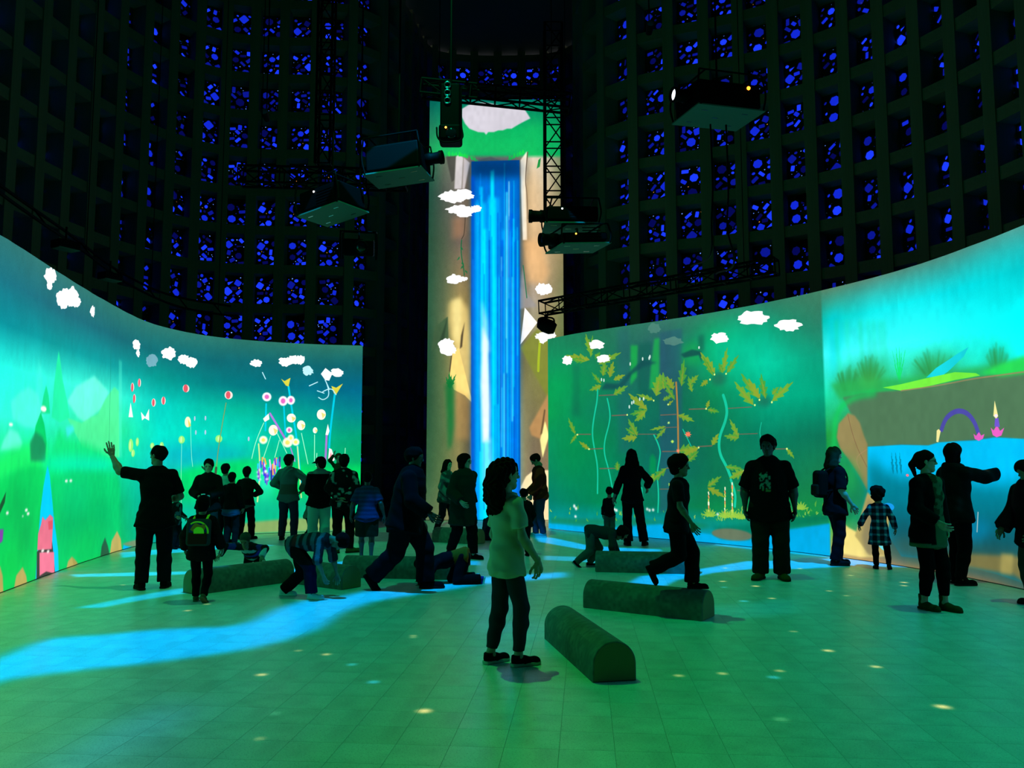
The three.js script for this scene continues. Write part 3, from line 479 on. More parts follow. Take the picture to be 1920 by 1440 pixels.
[0,[60,160,70],0.8,0,0,466,54,468,56,467,56,467,58,466,58,465,57,464,56,465,55],
[0,[125,190,60],0.8,0,0,490,45,493,47,492,48,494,51,494,53,492,51,490,50,490,47],
[0,[90,170,60],0.8,0,0,488,53,491,54,490,55,491,57,490,58,489,57,487,57,488,55],
[0,[90,170,60],0.8,0,0,695,82,698,85,698,86,699,90,699,92,697,89,695,88,695,84],
[0,[60,160,70],0.8,0,0,675,64,675,67,674,68,673,72,671,73,672,70,671,69,673,65],
[0,[160,200,80],0.8,0,0,697,67,700,68,700,69,702,70,702,72,700,71,699,71,697,68],
[0,[60,160,70],0.8,0,0,640,71,643,72,643,73,644,75,644,76,642,75,641,75,640,72],
[0,[160,200,80],0.8,0,0,468,56,469,59,467,59,466,62,464,63,465,60,464,59,466,57],
[0,[160,200,80],0.8,0,0,542,66,545,68,544,69,544,72,543,74,542,71,541,70,542,67],
[0,[60,160,70],0.8,0,0,663,61,664,64,662,65,661,69,659,70,660,67,659,65,662,62],
[0,[60,160,70],0.8,0,0,481,51,482,55,481,56,480,59,479,61,479,58,478,56,480,53],
[0,[160,200,80],0.8,0,0,509,47,511,50,509,51,508,54,506,55,507,53,506,51,508,48],
[0,[125,190,60],0.8,0,0,525,53,527,55,526,56,525,59,524,60,524,58,522,57,524,54],
[0,[160,200,80],0.8,0,0,82,47,86,49,84,50,85,53,84,55,82,52,80,51,81,48],
[0,[90,170,60],0.8,0,0,254,50,258,53,257,54,257,57,257,59,255,56,253,55,254,52],
[0,[160,200,80],0.8,0,0,532,65,534,68,533,70,534,74,534,76,532,73,531,71,531,68],
[0,[60,160,70],0.8,0,0,600,53,603,55,603,57,605,60,605,61,603,59,601,59,600,55],
[0,[60,160,70],0.8,0,0,280,33,280,37,278,37,276,40,273,41,275,38,274,36,278,34],
[0,[90,170,60],0.8,0,0,109,49,112,53,111,55,111,59,110,62,109,58,106,56,108,52],
[0,[160,200,80],0.8,0,0,678,68,681,69,681,70,682,72,682,73,681,72,679,72,678,69],
[0,[60,160,70],0.8,0,0,721,71,723,71,723,72,724,74,724,75,722,74,721,73,721,72],
[0,[125,190,60],0.8,0,0,492,62,496,63,496,64,499,66,499,68,497,67,495,66,493,63],
[0,[60,160,70],0.8,0,0,541,51,542,54,541,55,540,58,538,59,539,57,538,55,540,53],
[0,[125,190,60],0.8,0,0,544,53,548,54,548,55,550,58,551,59,548,58,546,58,545,55],
[0,[60,160,70],0.8,0,0,101,22,105,24,104,26,106,28,106,30,104,28,101,27,101,24],
[0,[60,160,70],0.8,0,0,710,66,714,68,714,70,716,73,717,75,714,73,712,72,711,68],
[0,[160,200,80],0.8,0,0,230,43,234,45,233,47,234,50,234,52,232,50,230,49,230,45],
[0,[125,190,60],0.8,0,0,671,61,671,63,670,63,668,65,667,65,668,63,667,62,670,61],
[0,[125,190,60],0.8,0,0,720,86,720,90,718,90,716,93,714,94,715,92,715,90,718,88],
[0,[125,190,60],0.8,0,0,607,56,608,59,606,60,605,64,603,66,604,62,603,61,605,57],
[0,[125,190,60],0.8,0,0,526,65,527,67,525,68,524,69,523,70,523,68,522,67,525,66],
[0,[125,190,60],0.8,0,0,405,41,407,43,407,44,407,46,407,48,405,46,404,45,404,43],
[0,[160,200,80],0.8,0,0,530,60,532,62,531,62,531,64,529,65,529,63,528,62,529,61],
[0,[160,200,80],0.8,0,0,442,45,445,47,444,48,444,51,444,52,443,50,441,49,442,46],
[0,[125,190,60],0.8,0,0,440,51,440,54,439,54,437,57,435,58,436,56,435,54,438,52],
[0,[90,170,60],0.8,0,0,256,40,257,44,255,44,254,47,253,48,253,46,252,44,254,42],
[0,[90,170,60],0.8,0,0,525,56,528,59,526,60,527,64,526,65,525,62,523,61,525,58],
[0,[90,170,60],0.8,0,0,717,81,720,82,720,83,722,85,723,87,721,86,719,85,718,83],
[0,[125,190,60],0.8,0,0,620,57,622,61,621,62,621,66,620,68,619,64,618,63,619,59],
[0,[125,190,60],0.8,0,0,479,44,482,45,481,47,483,49,482,51,480,49,479,48,479,45],
[0,[90,170,60],0.8,0,0,652,68,654,71,653,72,652,75,651,77,651,74,650,73,652,69],
[0,[160,200,80],0.8,0,0,672,65,675,66,674,67,675,70,674,71,673,69,672,68,672,66],
[0,[160,200,80],0.8,0,0,655,63,655,65,654,66,653,68,651,69,652,67,651,65,653,64],
[0,[90,170,60],0.8,0,0,657,74,657,77,656,77,655,79,653,80,654,78,653,76,655,75],
[0,[90,170,60],0.8,0,0,688,72,689,74,687,75,686,77,684,78,685,76,684,74,687,73],
[0,[90,170,60],0.8,0,0,141,24,141,27,139,28,137,31,134,32,136,29,135,27,139,25],
[0,[60,160,70],0.8,0,0,351,57,355,58,355,60,357,62,357,64,355,62,353,62,352,59],
[0,[60,160,70],0.8,0,0,438,46,440,49,439,50,439,53,438,55,437,52,436,51,437,48],
[0,[60,160,70],0.8,0,0,22,24,28,26,28,27,32,31,32,33,28,30,25,30,23,26],
[0,[125,190,60],0.8,0,0,679,67,683,69,682,70,684,73,684,75,682,73,680,72,680,69],
[0,[90,170,60],0.8,0,0,223,30,224,33,222,34,221,37,219,38,219,35,218,34,221,31],
[0,[90,170,60],0.8,0,0,655,60,658,63,657,64,657,67,656,68,655,66,654,65,655,62],
[0,[90,170,60],0.8,0,0,475,43,475,46,474,46,472,48,470,49,471,47,471,45,474,44],
[0,[90,170,60],0.8,0,0,715,79,718,81,718,82,719,84,720,86,718,84,716,83,715,81],
[0,[90,170,60],0.8,0,0,498,54,499,57,498,58,498,62,497,64,496,61,495,59,497,56],
[0,[160,200,80],0.8,0,0,419,44,422,47,421,48,422,52,421,53,420,51,418,50,419,46],
[0,[160,200,80],0.8,0,0,484,43,487,46,486,47,487,50,486,52,485,50,483,48,483,45],
[0,[60,160,70],0.8,0,0,649,57,652,59,652,61,655,65,655,67,653,64,651,63,649,59],
[0,[90,170,60],0.8,0,0,695,80,698,82,697,84,698,87,697,88,696,86,694,85,695,82],
[0,[90,170,60],0.8,0,0,512,56,514,59,512,59,511,62,510,63,510,61,509,59,511,57],
[0,[60,160,70],0.8,0,0,346,53,347,55,346,56,345,58,344,59,344,57,343,56,345,54],
[0,[60,160,70],0.8,0,0,494,57,497,59,496,60,497,63,496,64,495,62,493,61,494,59],
[0,[125,190,60],0.8,0,0,513,63,514,66,512,67,512,69,510,70,510,68,509,66,511,64],
[0,[125,190,60],0.8,0,0,363,47,364,50,363,51,362,54,361,55,361,53,359,51,362,48],
[0,[60,160,70],0.8,0,0,636,74,637,77,635,77,634,79,632,80,633,78,632,76,635,75],
[0,[125,190,60],0.8,0,0,711,82,714,84,714,86,716,88,716,90,714,88,712,87,711,84],
[0,[60,160,70],0.8,0,0,542,64,545,66,544,67,545,70,545,71,543,69,542,68,542,65],
[0,[125,190,60],0.8,0,0,451,58,451,62,449,62,448,65,446,66,447,63,446,62,449,59],
[0,[125,190,60],0.8,0,0,235,41,238,45,236,47,237,51,236,53,235,49,233,48,234,44],
[0,[60,160,70],0.8,0,0,475,49,478,50,478,52,479,54,479,56,477,54,476,54,475,51],
[0,[160,200,80],0.8,0,0,517,52,517,55,515,56,513,59,511,60,512,57,511,55,515,53],
[0,[160,200,80],0.8,0,0,356,59,359,62,359,63,360,66,359,68,358,66,356,65,356,61],
[0,[160,200,80],0.8,0,0,642,65,645,66,645,67,647,69,647,71,645,70,643,69,642,67],
[0,[160,200,80],0.8,0,0,503,58,505,60,504,61,504,63,503,64,502,62,501,61,502,59],
[0,[160,200,80],0.8,0,0,477,46,479,48,477,49,477,51,475,52,475,50,474,49,476,47],
[0,[125,190,60],0.8,0,0,80,37,83,39,82,41,82,44,81,45,80,43,77,41,79,38],
[0,[60,160,70],0.8,0,0,449,49,452,52,451,53,452,57,452,59,450,56,449,55,449,51],
[0,[60,160,70],0.8,0,0,685,64,684,66,683,66,681,67,679,68,680,66,680,65,683,64],
[0,[125,190,60],0.8,0,0,289,46,290,50,288,52,286,56,283,57,284,54,284,52,287,48],
[0,[125,190,60],0.8,0,0,696,69,699,70,699,71,700,73,701,74,699,73,697,73,696,70],
[0,[60,160,70],0.8,0,0,167,38,170,42,169,43,169,47,168,50,167,46,165,45,166,40],
[0,[90,170,60],0.8,0,0,270,38,273,42,272,44,273,48,272,50,271,47,269,45,270,41],
[0,[60,160,70],0.8,0,0,612,63,615,65,615,66,617,69,617,71,615,69,613,68,612,65],
[0,[160,200,80],0.8,0,0,13,39,13,42,10,43,7,46,4,47,6,44,5,42,10,40],
[0,[90,170,60],0.8,0,0,324,35,325,38,324,39,323,43,322,45,322,41,320,40,322,36],
[0,[125,190,60],0.8,0,0,677,71,679,74,679,75,680,78,679,80,678,78,676,76,676,73],
[0,[160,200,80],0.8,0,0,601,56,603,58,602,59,603,62,602,63,601,61,600,60,600,58],
[0,[60,160,70],0.8,0,0,456,49,458,53,456,54,455,58,454,60,454,57,453,55,455,51],
[0,[60,160,70],0.8,0,0,229,45,232,48,231,49,232,53,232,55,230,52,228,51,229,47],
[3,[245,240,235],0.95,1,0,97,57,4,4],
[3,[245,240,235],0.95,1,0,103,52,4,4],
[3,[245,240,235],0.95,1,0,217,55,3,3],
[3,[245,240,235],0.95,1,0,222,53,4,3],
[3,[245,240,235],0.95,1,0,304,59,3,3],
[3,[245,240,235],0.95,1,0,310,57,3,3],
[3,[245,240,235],0.95,1,0,319,58,3,3],
[3,[245,240,235],0.95,1,0,368,58,3,3],
[3,[245,240,235],0.95,1,0,475,56,3,3],
[3,[245,240,235],0.95,1,0,627,78,3,2],
[3,[245,240,235],0.95,1,0,101,34,4,3],
[2,[235,235,200],1,0,2.8,454,98,455,94],
[2,[230,150,90],1,0,2.8,454,91,455,87],
[2,[205,215,90],1,0,2.8,454,84,454,80],
[2,[235,235,200],1,0,4.2,454,78,454,74],
[2,[230,150,90],1,0,2.8,454,71,454,67],
[2,[205,215,90],1,0,2.8,453,64,454,60],
[2,[235,235,200],1,0,2.8,494,108,494,104],
[2,[230,150,90],1,0,2.8,493,101,494,97],
[2,[205,215,90],1,0,2.8,493,95,494,91],
[2,[235,235,200],1,0,2.8,493,88,493,84],
[2,[230,150,90],1,0,2.8,493,81,493,77],
[2,[205,215,90],1,0,2.8,493,75,493,71],
[2,[235,235,200],1,0,2.8,492,68,493,64],
[2,[230,150,90],1,0,4.2,492,62,493,58],
[2,[205,215,90],1,0,2.8,492,55,492,51],
[2,[235,235,200],1,0,2.8,511,117,511,113],
[2,[230,150,90],1,0,4.2,511,111,511,107],
[2,[205,215,90],1,0,2.8,511,104,511,100],
[2,[235,235,200],1,0,4.2,510,97,511,94],
[2,[230,150,90],1,0,3.1,510,91,511,87],
[2,[205,215,90],1,0,2.8,510,84,510,80],
[2,[235,235,200],1,0,2.8,510,78,510,74],
[2,[230,150,90],1,0,2.8,510,71,510,67],
[2,[205,215,90],1,0,4.2,509,65,510,61],
[2,[235,235,200],1,0,3.1,509,58,510,54],
[0,[150,195,60],0.85,0,0,456,51,453,54,452,53,449,56,448,54,444,56,443,55,438,56,436,56,440,54,439,53,444,52,444,51,449,51,449,49,454,51],
[0,[150,195,60],0.85,0,0,456,51,455,55,454,54,452,58,450,57,448,60,446,59,443,61,441,62,443,59,443,59,446,56,445,55,450,53,449,52,454,51],
[0,[150,195,60],0.85,0,0,456,51,457,55,456,54,456,59,454,58,453,62,452,62,449,65,448,66,449,63,448,63,450,59,448,58,452,55,450,54,455,52],
[0,[150,195,60],0.85,0,0,456,51,459,54,457,54,460,58,458,58,459,62,458,63,458,67,457,68,456,65,455,64,455,60,453,60,455,56,453,56,455,52],
[0,[150,195,60],0.85,0,0,456,51,460,53,459,54,463,56,462,57,465,61,464,61,465,65,465,66,463,64,462,64,460,60,458,61,458,56,456,57,456,52],
[0,[150,195,60],0.85,0,0,456,51,461,51,460,52,465,54,464,55,469,57,468,58,471,61,472,62,469,61,468,61,464,58,463,59,460,56,459,57,457,52],
[0,[150,195,60],0.85,0,0,456,51,460,50,460,51,466,50,465,52,470,53,470,54,475,56,476,56,472,56,472,57,467,55,466,57,462,54,461,55,457,52],
[0,[150,195,60],0.85,0,0,492,50,489,53,488,52,485,55,484,54,480,56,479,55,474,55,472,55,476,54,475,53,480,52,480,50,485,51,485,49,490,50],
[0,[150,195,60],0.85,0,0,492,50,491,54,490,53,488,57,486,56,484,60,482,59,479,61,477,61,479,59,479,58,482,56,481,54,486,53,485,52,490,51],
[0,[150,195,60],0.85,0,0,492,50,493,54,492,54,492,58,490,58,489,62,488,61,485,65,484,65,485,63,484,62,486,59,484,58,488,55,486,54,491,51],
[0,[150,195,60],0.85,0,0,492,50,495,54,493,54,496,58,494,58,495,62,494,62,494,66,493,67,492,64,491,64,491,60,489,60,491,56,489,56,491,52],
[0,[150,195,60],0.85,0,0,492,50,496,52,495,53,499,56,498,57,501,60,500,61,501,65,501,66,499,63,498,63,496,60,494,60,494,56,492,56,492,52],
[0,[150,195,60],0.85,0,0,492,50,497,51,496,52,501,53,500,55,505,57,504,58,507,61,508,62,505,60,504,61,500,58,499,59,496,55,495,56,493,52],
[0,[150,195,60],0.85,0,0,492,50,496,49,496,51,502,50,501,52,506,52,506,54,511,55,512,56,508,56,508,56,503,55,502,56,498,53,497,55,493,51],
[0,[150,195,60],0.85,0,0,511,52,509,54,508,53,504,56,503,55,499,57,498,56,493,56,492,56,495,55,495,54,500,53,499,51,504,52,504,50,509,51],
[0,[150,195,60],0.85,0,0,511,52,510,55,509,54,507,58,506,57,503,60,502,60,498,62,497,62,499,60,498,59,502,57,500,55,505,54,504,53,510,52],
[0,[150,195,60],0.85,0,0,511,52,512,55,511,55,511,59,509,59,509,63,507,62,505,66,504,66,504,63,503,63,506,59,504,59,507,56,505,55,510,52],
[0,[150,195,60],0.85,0,0,511,52,514,55,513,55,515,59,513,59,515,63,513,63,513,67,512,68,511,65,510,65,510,61,508,61,510,57,508,56,511,53],
[0,[150,195,60],0.85,0,0,511,52,515,53,514,54,518,57,517,58,520,61,519,62,520,66,520,67,518,64,517,64,515,61,513,61,513,57,511,57,511,53],
[0,[150,195,60],0.85,0,0,511,52,516,52,515,53,520,54,519,56,524,58,523,59,526,62,527,63,524,61,523,62,519,59,518,60,515,56,514,57,512,53],
[0,[150,195,60],0.85,0,0,511,52,515,50,515,52,521,51,520,53,525,53,525,55,530,56,531,57,527,57,526,57,522,56,521,57,517,54,516,56,512,52],
[0,[150,195,60],0.85,0,0,530,50,527,53,527,52,523,55,522,54,518,56,517,54,512,55,511,55,514,53,514,53,519,52,518,50,523,51,523,49,528,50],
[0,[150,195,60],0.85,0,0,530,50,529,54,528,53,526,57,525,56,522,59,521,58,517,61,516,61,518,59,517,58,521,55,519,54,524,53,523,51,528,51],
[0,[150,195,60],0.85,0,0,530,50,531,54,530,54,530,58,528,58,528,61,526,61,524,64,523,65,523,62,522,62,524,58,523,57,526,55,524,54,529,51],
[0,[150,195,60],0.85,0,0,530,50,533,53,531,54,534,58,532,58,533,62,532,62,532,66,531,67,530,64,529,63,529,60,527,59,529,56,527,55,529,52],
[0,[150,195,60],0.85,0,0,530,50,534,52,533,53,537,56,535,57,539,60,537,61,539,64,539,65,537,63,536,63,534,59,532,60,531,56,530,56,530,52],
[0,[150,195,60],0.85,0,0,530,50,534,51,534,52,539,53,538,54,542,56,541,58,545,60,545,62,542,60,541,60,538,58,536,59,534,55,533,56,531,52],
[0,[150,195,60],0.85,0,0,530,50,534,49,534,51,539,50,539,52,544,52,544,53,548,55,549,56,546,55,545,56,541,55,540,56,536,53,535,55,531,51],
[0,[150,195,60],0.85,0,0,628,68,626,71,625,70,622,73,620,71,617,73,616,72,611,73,610,73,613,71,613,70,617,70,617,68,622,68,621,67,627,68],
[0,[150,195,60],0.85,0,0,628,68,628,72,626,71,625,75,623,74,621,77,619,76,616,78,614,78,616,76,616,75,619,73,618,72,623,71,621,69,627,69],
[0,[150,195,60],0.85,0,0,628,68,629,72,628,71,629,76,627,75,626,79,624,78,622,82,621,82,622,80,621,79,623,76,621,75,625,72,623,71,627,69],
[0,[150,195,60],0.85,0,0,628,68,631,71,630,71,632,75,630,75,632,79,630,79,630,83,629,84,628,81,627,81,627,77,625,77,627,73,625,73,628,69],
[0,[150,195,60],0.85,0,0,628,68,632,70,631,71,635,73,634,74,637,77,635,78,637,81,637,83,635,80,634,80,632,77,630,77,630,73,628,74,628,70],
[0,[150,195,60],0.85,0,0,628,68,633,69,632,70,637,71,636,72,640,74,639,75,643,78,643,79,640,77,639,78,636,75,635,76,632,73,631,74,629,69],
[0,[150,195,60],0.85,0,0,628,68,632,67,632,68,637,68,637,69,642,70,642,71,646,73,647,73,643,73,643,74,639,72,638,74,634,71,633,72,629,69],
[0,[150,195,60],0.85,0,0,664,74,662,77,661,76,658,79,656,77,653,79,652,78,648,79,646,78,649,77,649,76,653,76,653,74,658,74,657,73,662,74],
[0,[150,195,60],0.85,0,0,664,74,663,78,662,77,661,81,659,79,657,82,655,82,652,84,651,84,652,82,652,81,655,79,654,78,659,76,657,75,662,75],
[0,[150,195,60],0.85,0,0,664,74,665,78,664,77,664,81,662,81,662,84,660,84,658,87,657,88,658,85,657,85,659,82,657,81,660,78,659,77,663,75],
[0,[150,195,60],0.85,0,0,664,74,667,77,665,77,668,81,666,81,667,85,666,85,666,88,665,89,664,87,663,86,663,83,661,83,663,79,661,79,663,75],
[0,[150,195,60],0.85,0,0,664,74,668,76,667,77,671,79,669,80,672,83,671,84,673,87,673,88,671,86,670,86,668,83,666,83,665,79,664,79,664,75],
[0,[150,195,60],0.85,0,0,664,74,668,75,668,76,672,77,671,78,676,80,675,81,678,84,679,85,676,83,675,84,672,81,670,82,668,78,666,79,665,75],
[0,[150,195,60],0.85,0,0,664,74,668,73,668,74,673,74,672,75,677,76,677,77,681,78,682,79,679,79,678,79,674,78,673,79,669,77,669,78,665,75],
[3,[0,255,255],0.9,25,0,1091,394,81,19],
[3,[70,255,255],0.6,25,0,862,384,115,16],
[0,[0,205,215],0.6,6,0,735,406,764,411,767,352,748,309,741,287],
[2,[30,200,120],0.5,3,4.8,761,297,755,336,755,392],
[2,[30,200,120],0.5,3,3.2,783,295,777,333,777,388],
[2,[30,200,120],0.5,3,4.8,811,292,805,330,805,384],
[2,[30,200,120],0.5,3,3.2,827,291,821,328,821,382],
[2,[30,200,120],0.5,3,3.6,838,290,832,326,832,380],
[2,[30,200,120],0.5,3,3.2,851,288,845,325,845,378],
[2,[30,200,120],0.5,3,3.2,859,288,853,324,853,376],
[2,[45,120,50],0.6,1,1,818,285,819,327],
[2,[45,120,50],0.6,1,1,817,285,817,319],
[2,[45,120,50],0.6,1,1,826,284,838,313],
[2,[45,120,50],0.6,1,1.2,812,286,805,322],
[2,[45,120,50],0.6,1,1,823,285,831,323],
[2,[45,120,50],0.6,1,1,822,285,828,326],
[2,[45,120,50],0.6,1,1,825,284,835,311],
[2,[45,120,50],0.6,1,1,808,286,796,318],
[2,[45,120,50],0.6,1,1,821,285,827,328],
[2,[45,120,50],0.6,1,1,811,286,803,318],
[2,[45,120,50],0.6,1,1,815,285,812,326],
[2,[45,120,50],0.6,1,1,811,286,802,318],
[2,[45,120,50],0.6,1,1,824,285,833,316],
[2,[45,120,50],0.6,1,1,812,286,804,316],
[2,[45,120,50],0.6,1,1,831,284,849,306],
[2,[45,120,50],0.6,1,1,827,284,839,312],
[2,[45,120,50],0.6,1,1,808,286,796,317],
[2,[45,120,50],0.6,1,1,833,284,853,299],
[2,[45,120,50],0.6,1,1,833,284,852,301],
[2,[45,120,50],0.6,1,1,820,285,824,326],
[2,[45,120,50],0.6,1,1,819,285,821,323],
[2,[45,120,50],0.6,1,1,820,285,823,322],
[2,[45,120,50],0.6,1,1,815,285,813,326],
[2,[45,120,50],0.6,1,1,825,284,836,322],
[2,[45,120,50],0.6,1,1,813,286,807,315],
[2,[45,120,50],0.6,1,1,816,285,814,325],
[2,[45,120,50],0.6,1,1,831,284,849,305],
[2,[45,120,50],0.6,1,1,804,286,786,306],
[2,[45,120,50],0.6,1,1,820,285,823,322],
[2,[45,120,50],0.6,1,1,814,285,810,316],
[3,[42,135,58],0.75,9,0,819,296,30,19],
[2,[45,120,50],0.6,1,1,947,283,943,317],
[2,[45,120,50],0.6,1,1,941,284,929,319],
[2,[45,120,50],0.6,1,1,943,283,935,316],
[2,[45,120,50],0.6,1,1,938,284,923,311],
[2,[45,120,50],0.6,1,1,933,284,912,310],
[2,[45,120,50],0.6,1,1,942,284,932,317],
[2,[45,120,50],0.6,1,1,945,283,939,320],
[2,[45,120,50],0.6,1,1,967,281,988,301],
[2,[45,120,50],0.6,1,1,969,281,994,298],
[2,[45,120,50],0.6,1,1,967,281,989,301],
[2,[45,120,50],0.6,1,1,950,283,949,311],
[2,[45,120,50],0.6,1,1,943,283,934,311],
[2,[45,120,50],0.6,1,1,942,284,931,317],
[2,[45,120,50],0.6,1,1,933,284,912,308],
[2,[45,120,50],0.6,1,1,967,281,989,302],
[2,[45,120,50],0.6,1,1,955,282,962,311],
[2,[45,120,50],0.6,1,1,970,281,994,297],
[2,[45,120,50],0.6,1,1,933,284,913,309],
[2,[45,120,50],0.6,1,1,955,282,963,316],
[2,[45,120,50],0.6,1,1,935,284,916,313],
[2,[45,120,50],0.6,1,1,944,283,937,323],
[2,[45,120,50],0.6,1,1,946,283,941,311],
[2,[45,120,50],0.6,1,1,931,285,906,305],
[2,[45,120,50],0.6,1,1,960,282,974,310],
[2,[45,120,50],0.6,1,1,966,281,987,306],
[2,[45,120,50],0.6,1,1,967,281,989,303],
[2,[45,120,50],0.6,1,1,969,281,994,299],
[2,[45,120,50],0.6,1,1,933,284,912,308],
[2,[45,120,50],0.6,1,1,939,284,926,310],
[2,[45,120,50],0.6,1,1,969,281,994,298],
[3,[42,135,58],0.75,9,0,952,292,43,17],
[2,[45,120,50],0.6,1,1,1068,277,1062,305],
[2,[45,120,50],0.6,1,1,1072,277,1070,304],
[2,[45,120,50],0.6,1,1,1078,276,1086,299],
[2,[45,120,50],0.6,1,1,1083,276,1096,293],
[2,[45,120,50],0.6,1,1,1065,278,1056,297],
[2,[45,120,50],0.6,1,1,1065,278,1054,296],
[2,[45,120,50],0.6,1,1,1069,277,1065,305],
[2,[45,120,50],0.6,1,1,1079,276,1087,304],
[2,[45,120,50],0.6,1,1,1074,277,1075,302],
[2,[45,120,50],0.6,1,1,1071,277,1068,301],
[2,[45,120,50],0.6,1,1,1068,277,1062,305],
[2,[45,120,50],0.6,1,1,1076,277,1080,305],
[2,[45,120,50],0.6,1,1,1077,276,1083,304],
[2,[45,120,50],0.6,1,1,1072,277,1071,305],
[2,[45,120,50],0.6,1,1,1072,277,1071,305],
[2,[45,120,50],0.6,1,1,1073,277,1074,311],
[2,[45,120,50],0.6,1,1,1082,276,1095,295],
[2,[45,120,50],0.6,1,1,1074,277,1075,312],
[2,[45,120,50],0.6,1,1,1080,276,1089,297],
[2,[45,120,50],0.6,1,1,1081,276,1091,295],
[2,[45,120,50],0.6,1,1,1077,277,1082,304],
[2,[45,120,50],0.6,1,1,1079,276,1088,304],
[2,[45,120,50],0.6,1,1,1083,276,1096,291],
[2,[45,120,50],0.6,1,1,1072,277,1071,301],
[2,[45,120,50],0.6,1,1,1066,278,1056,299],
[2,[45,120,50],0.6,1,1,1071,277,1068,303],
[2,[45,120,50],0.6,1,1,1067,278,1058,299],
[2,[45,120,50],0.6,1,1,1071,277,1069,309],
[2,[45,120,50],0.6,1,1,1068,277,1061,302],
[2,[45,120,50],0.6,1,1,1082,276,1093,294],
[3,[42,135,58],0.75,9,0,1075,285,20,15],
[2,[45,120,50],0.6,1,1,766,274,755,303],
[2,[45,120,50],0.6,1,1.2,768,274,761,303],
[2,[45,120,50],0.6,1,1,776,273,780,308],
[2,[45,120,50],0.6,1,1,782,273,793,300],
[2,[45,120,50],0.6,1,1,765,274,753,301],
[2,[45,120,50],0.6,1,1,774,274,775,307],
[2,[45,120,50],0.6,1,1,775,274,777,314],
[2,[45,120,50],0.6,1,1,781,273,792,308],
[2,[45,120,50],0.6,1,1,776,273,780,316],
[2,[45,120,50],0.6,1,1.2,765,274,754,304],
[2,[45,120,50],0.6,1,1,786,273,802,291],
[2,[45,120,50],0.6,1,1,768,274,762,305],
[2,[45,120,50],0.6,1,1.2,768,274,761,307],
[2,[45,120,50],0.6,1,1,772,274,771,307],
[2,[45,120,50],0.6,1,1,782,273,795,305],
[2,[45,120,50],0.6,1,1,765,274,755,304],
[2,[45,120,50],0.6,1,1,773,274,773,312],
[2,[45,120,50],0.6,1,1,774,274,777,311],
[2,[45,120,50],0.6,1,1,781,273,793,308],
[2,[45,120,50],0.6,1,1.3,769,274,764,308],
[2,[45,120,50],0.6,1,1.2,763,274,749,297],
[2,[45,120,50],0.6,1,1,769,274,763,305],
[2,[45,120,50],0.6,1,1,783,273,795,300],
[2,[45,120,50],0.6,1,1,768,274,760,304],
[2,[45,120,50],0.6,1,1,777,273,782,315],
[2,[45,120,50],0.6,1,1.2,784,273,798,299],
[2,[45,120,50],0.6,1,1,781,273,791,301],
[2,[45,120,50],0.6,1,1,765,274,755,304],
[2,[45,120,50],0.6,1,1,777,273,783,305],
[2,[45,120,50],0.6,1,1.2,769,274,765,304],
[3,[42,135,58],0.75,9,0,775,285,25,19],
[0,[20,222,105],0.9,0,0,879,276,878,286,877,286,875,299,874,300,872,313,871,314,868,327,867,330,869,321,869,320,872,307,871,306,874,293,874,292,878,280],
[0,[20,222,105],0.9,0,0,879,276,879,286,879,287,879,301,878,302,878,315,877,316,876,330,875,334,876,323,875,322,876,309,875,308,877,294,876,293,878,280],
[0,[20,222,105],0.9,0,0,879,276,881,286,880,287,882,301,881,302,882,316,882,317,882,331,882,335,881,324,881,324,880,310,879,309,879,295,878,294,879,280],
[0,[20,222,105],0.9,0,0,879,276,882,286,881,287,884,300,883,301,886,315,885,316,887,329,888,333,886,323,885,322,883,309,882,308,881,294,880,294,879,280],
[0,[20,222,105],0.9,0,0,879,276,883,285,882,286,887,298,886,299,891,311,890,311,894,324,894,327,891,318,891,317,887,305,886,305,883,293,882,292,880,279],
[0,[40,170,80],0.85,3,0,738,288,803,291,883,283,965,283,1019,285,1070,284,1143,284,1141,263,1068,264,936,263,801,263,757,259],
[3,[80,180,70],0.6,10,0,819,289,24,10],
[0,[22,205,215],1,0,0,933,280,955,292,999,307,1022,313,1012,302,978,284,965,279],
[0,[78,116,82],1,1,0,763,263,802,267,882,266,936,266,1012,270,1064,271,1141,268,1134,180,1063,191,995,185,931,180,877,183,808,180,799,209,778,236],
[0,[115,232,60],1,0,0,845,273,883,275,932,279,992,282,1034,276,1042,272,991,271,923,266,882,265],
[0,[40,215,80],0.9,2,0,1044,275,1082,283,1120,287,1143,286,1141,266,1083,267],
[2,[150,130,90],0.8,0,2.0,882,265,950,266,1018,269,1069,269,1139,268],
[2,[20,195,85],0.8,3,9.2,742,180,741,220,756,248,785,262,828,265],
[0,[0,188,242],1,0.5,0,809,181,877,183,931,181,953,185,995,186,1027,186,1062,189,1111,186,1157,183,1142,4,1049,13,947,17,868,15,805,90],
[0,[0,112,126],0.85,8,0,808,162,823,160,838,143,875,134,922,131,981,128,1046,126,1107,132,1153,136,1141,-3,1049,13,947,17,868,15,805,90],
[0,[14,72,84],0.8,14,0,840,80,898,75,977,79,1054,80,1149,92,1142,4,1049,17,947,20,842,19],
[0,[0,140,190],0.6,6,0,985,79,1019,83,1054,72,1016,44,983,48],
[2,[160,190,190],1,0,1.8,1024,90,1020,64],
[0,[0,120,150],0.8,0,0,859,138,861,144,860,145,861,153,859,153,860,161,858,162,858,170,857,172,857,166,856,166,857,157,855,157,857,149,856,148,858,140],
[0,[0,120,150],0.8,0,0,867,138,869,144,868,145,869,153,867,153,868,161,867,162,866,170,865,172,865,166,864,165,865,157,863,157,865,149,864,148,866,140],
[0,[0,120,150],0.8,0,0,875,138,877,144,876,145,877,153,875,153,876,161,874,162,874,170,873,172,873,166,872,165,873,157,871,157,873,149,872,148,874,140],
[0,[60,85,70],0.7,8,0,832,34,870,43,949,45,1051,44,1145,45,1141,-3,1049,10,946,11,831,10],
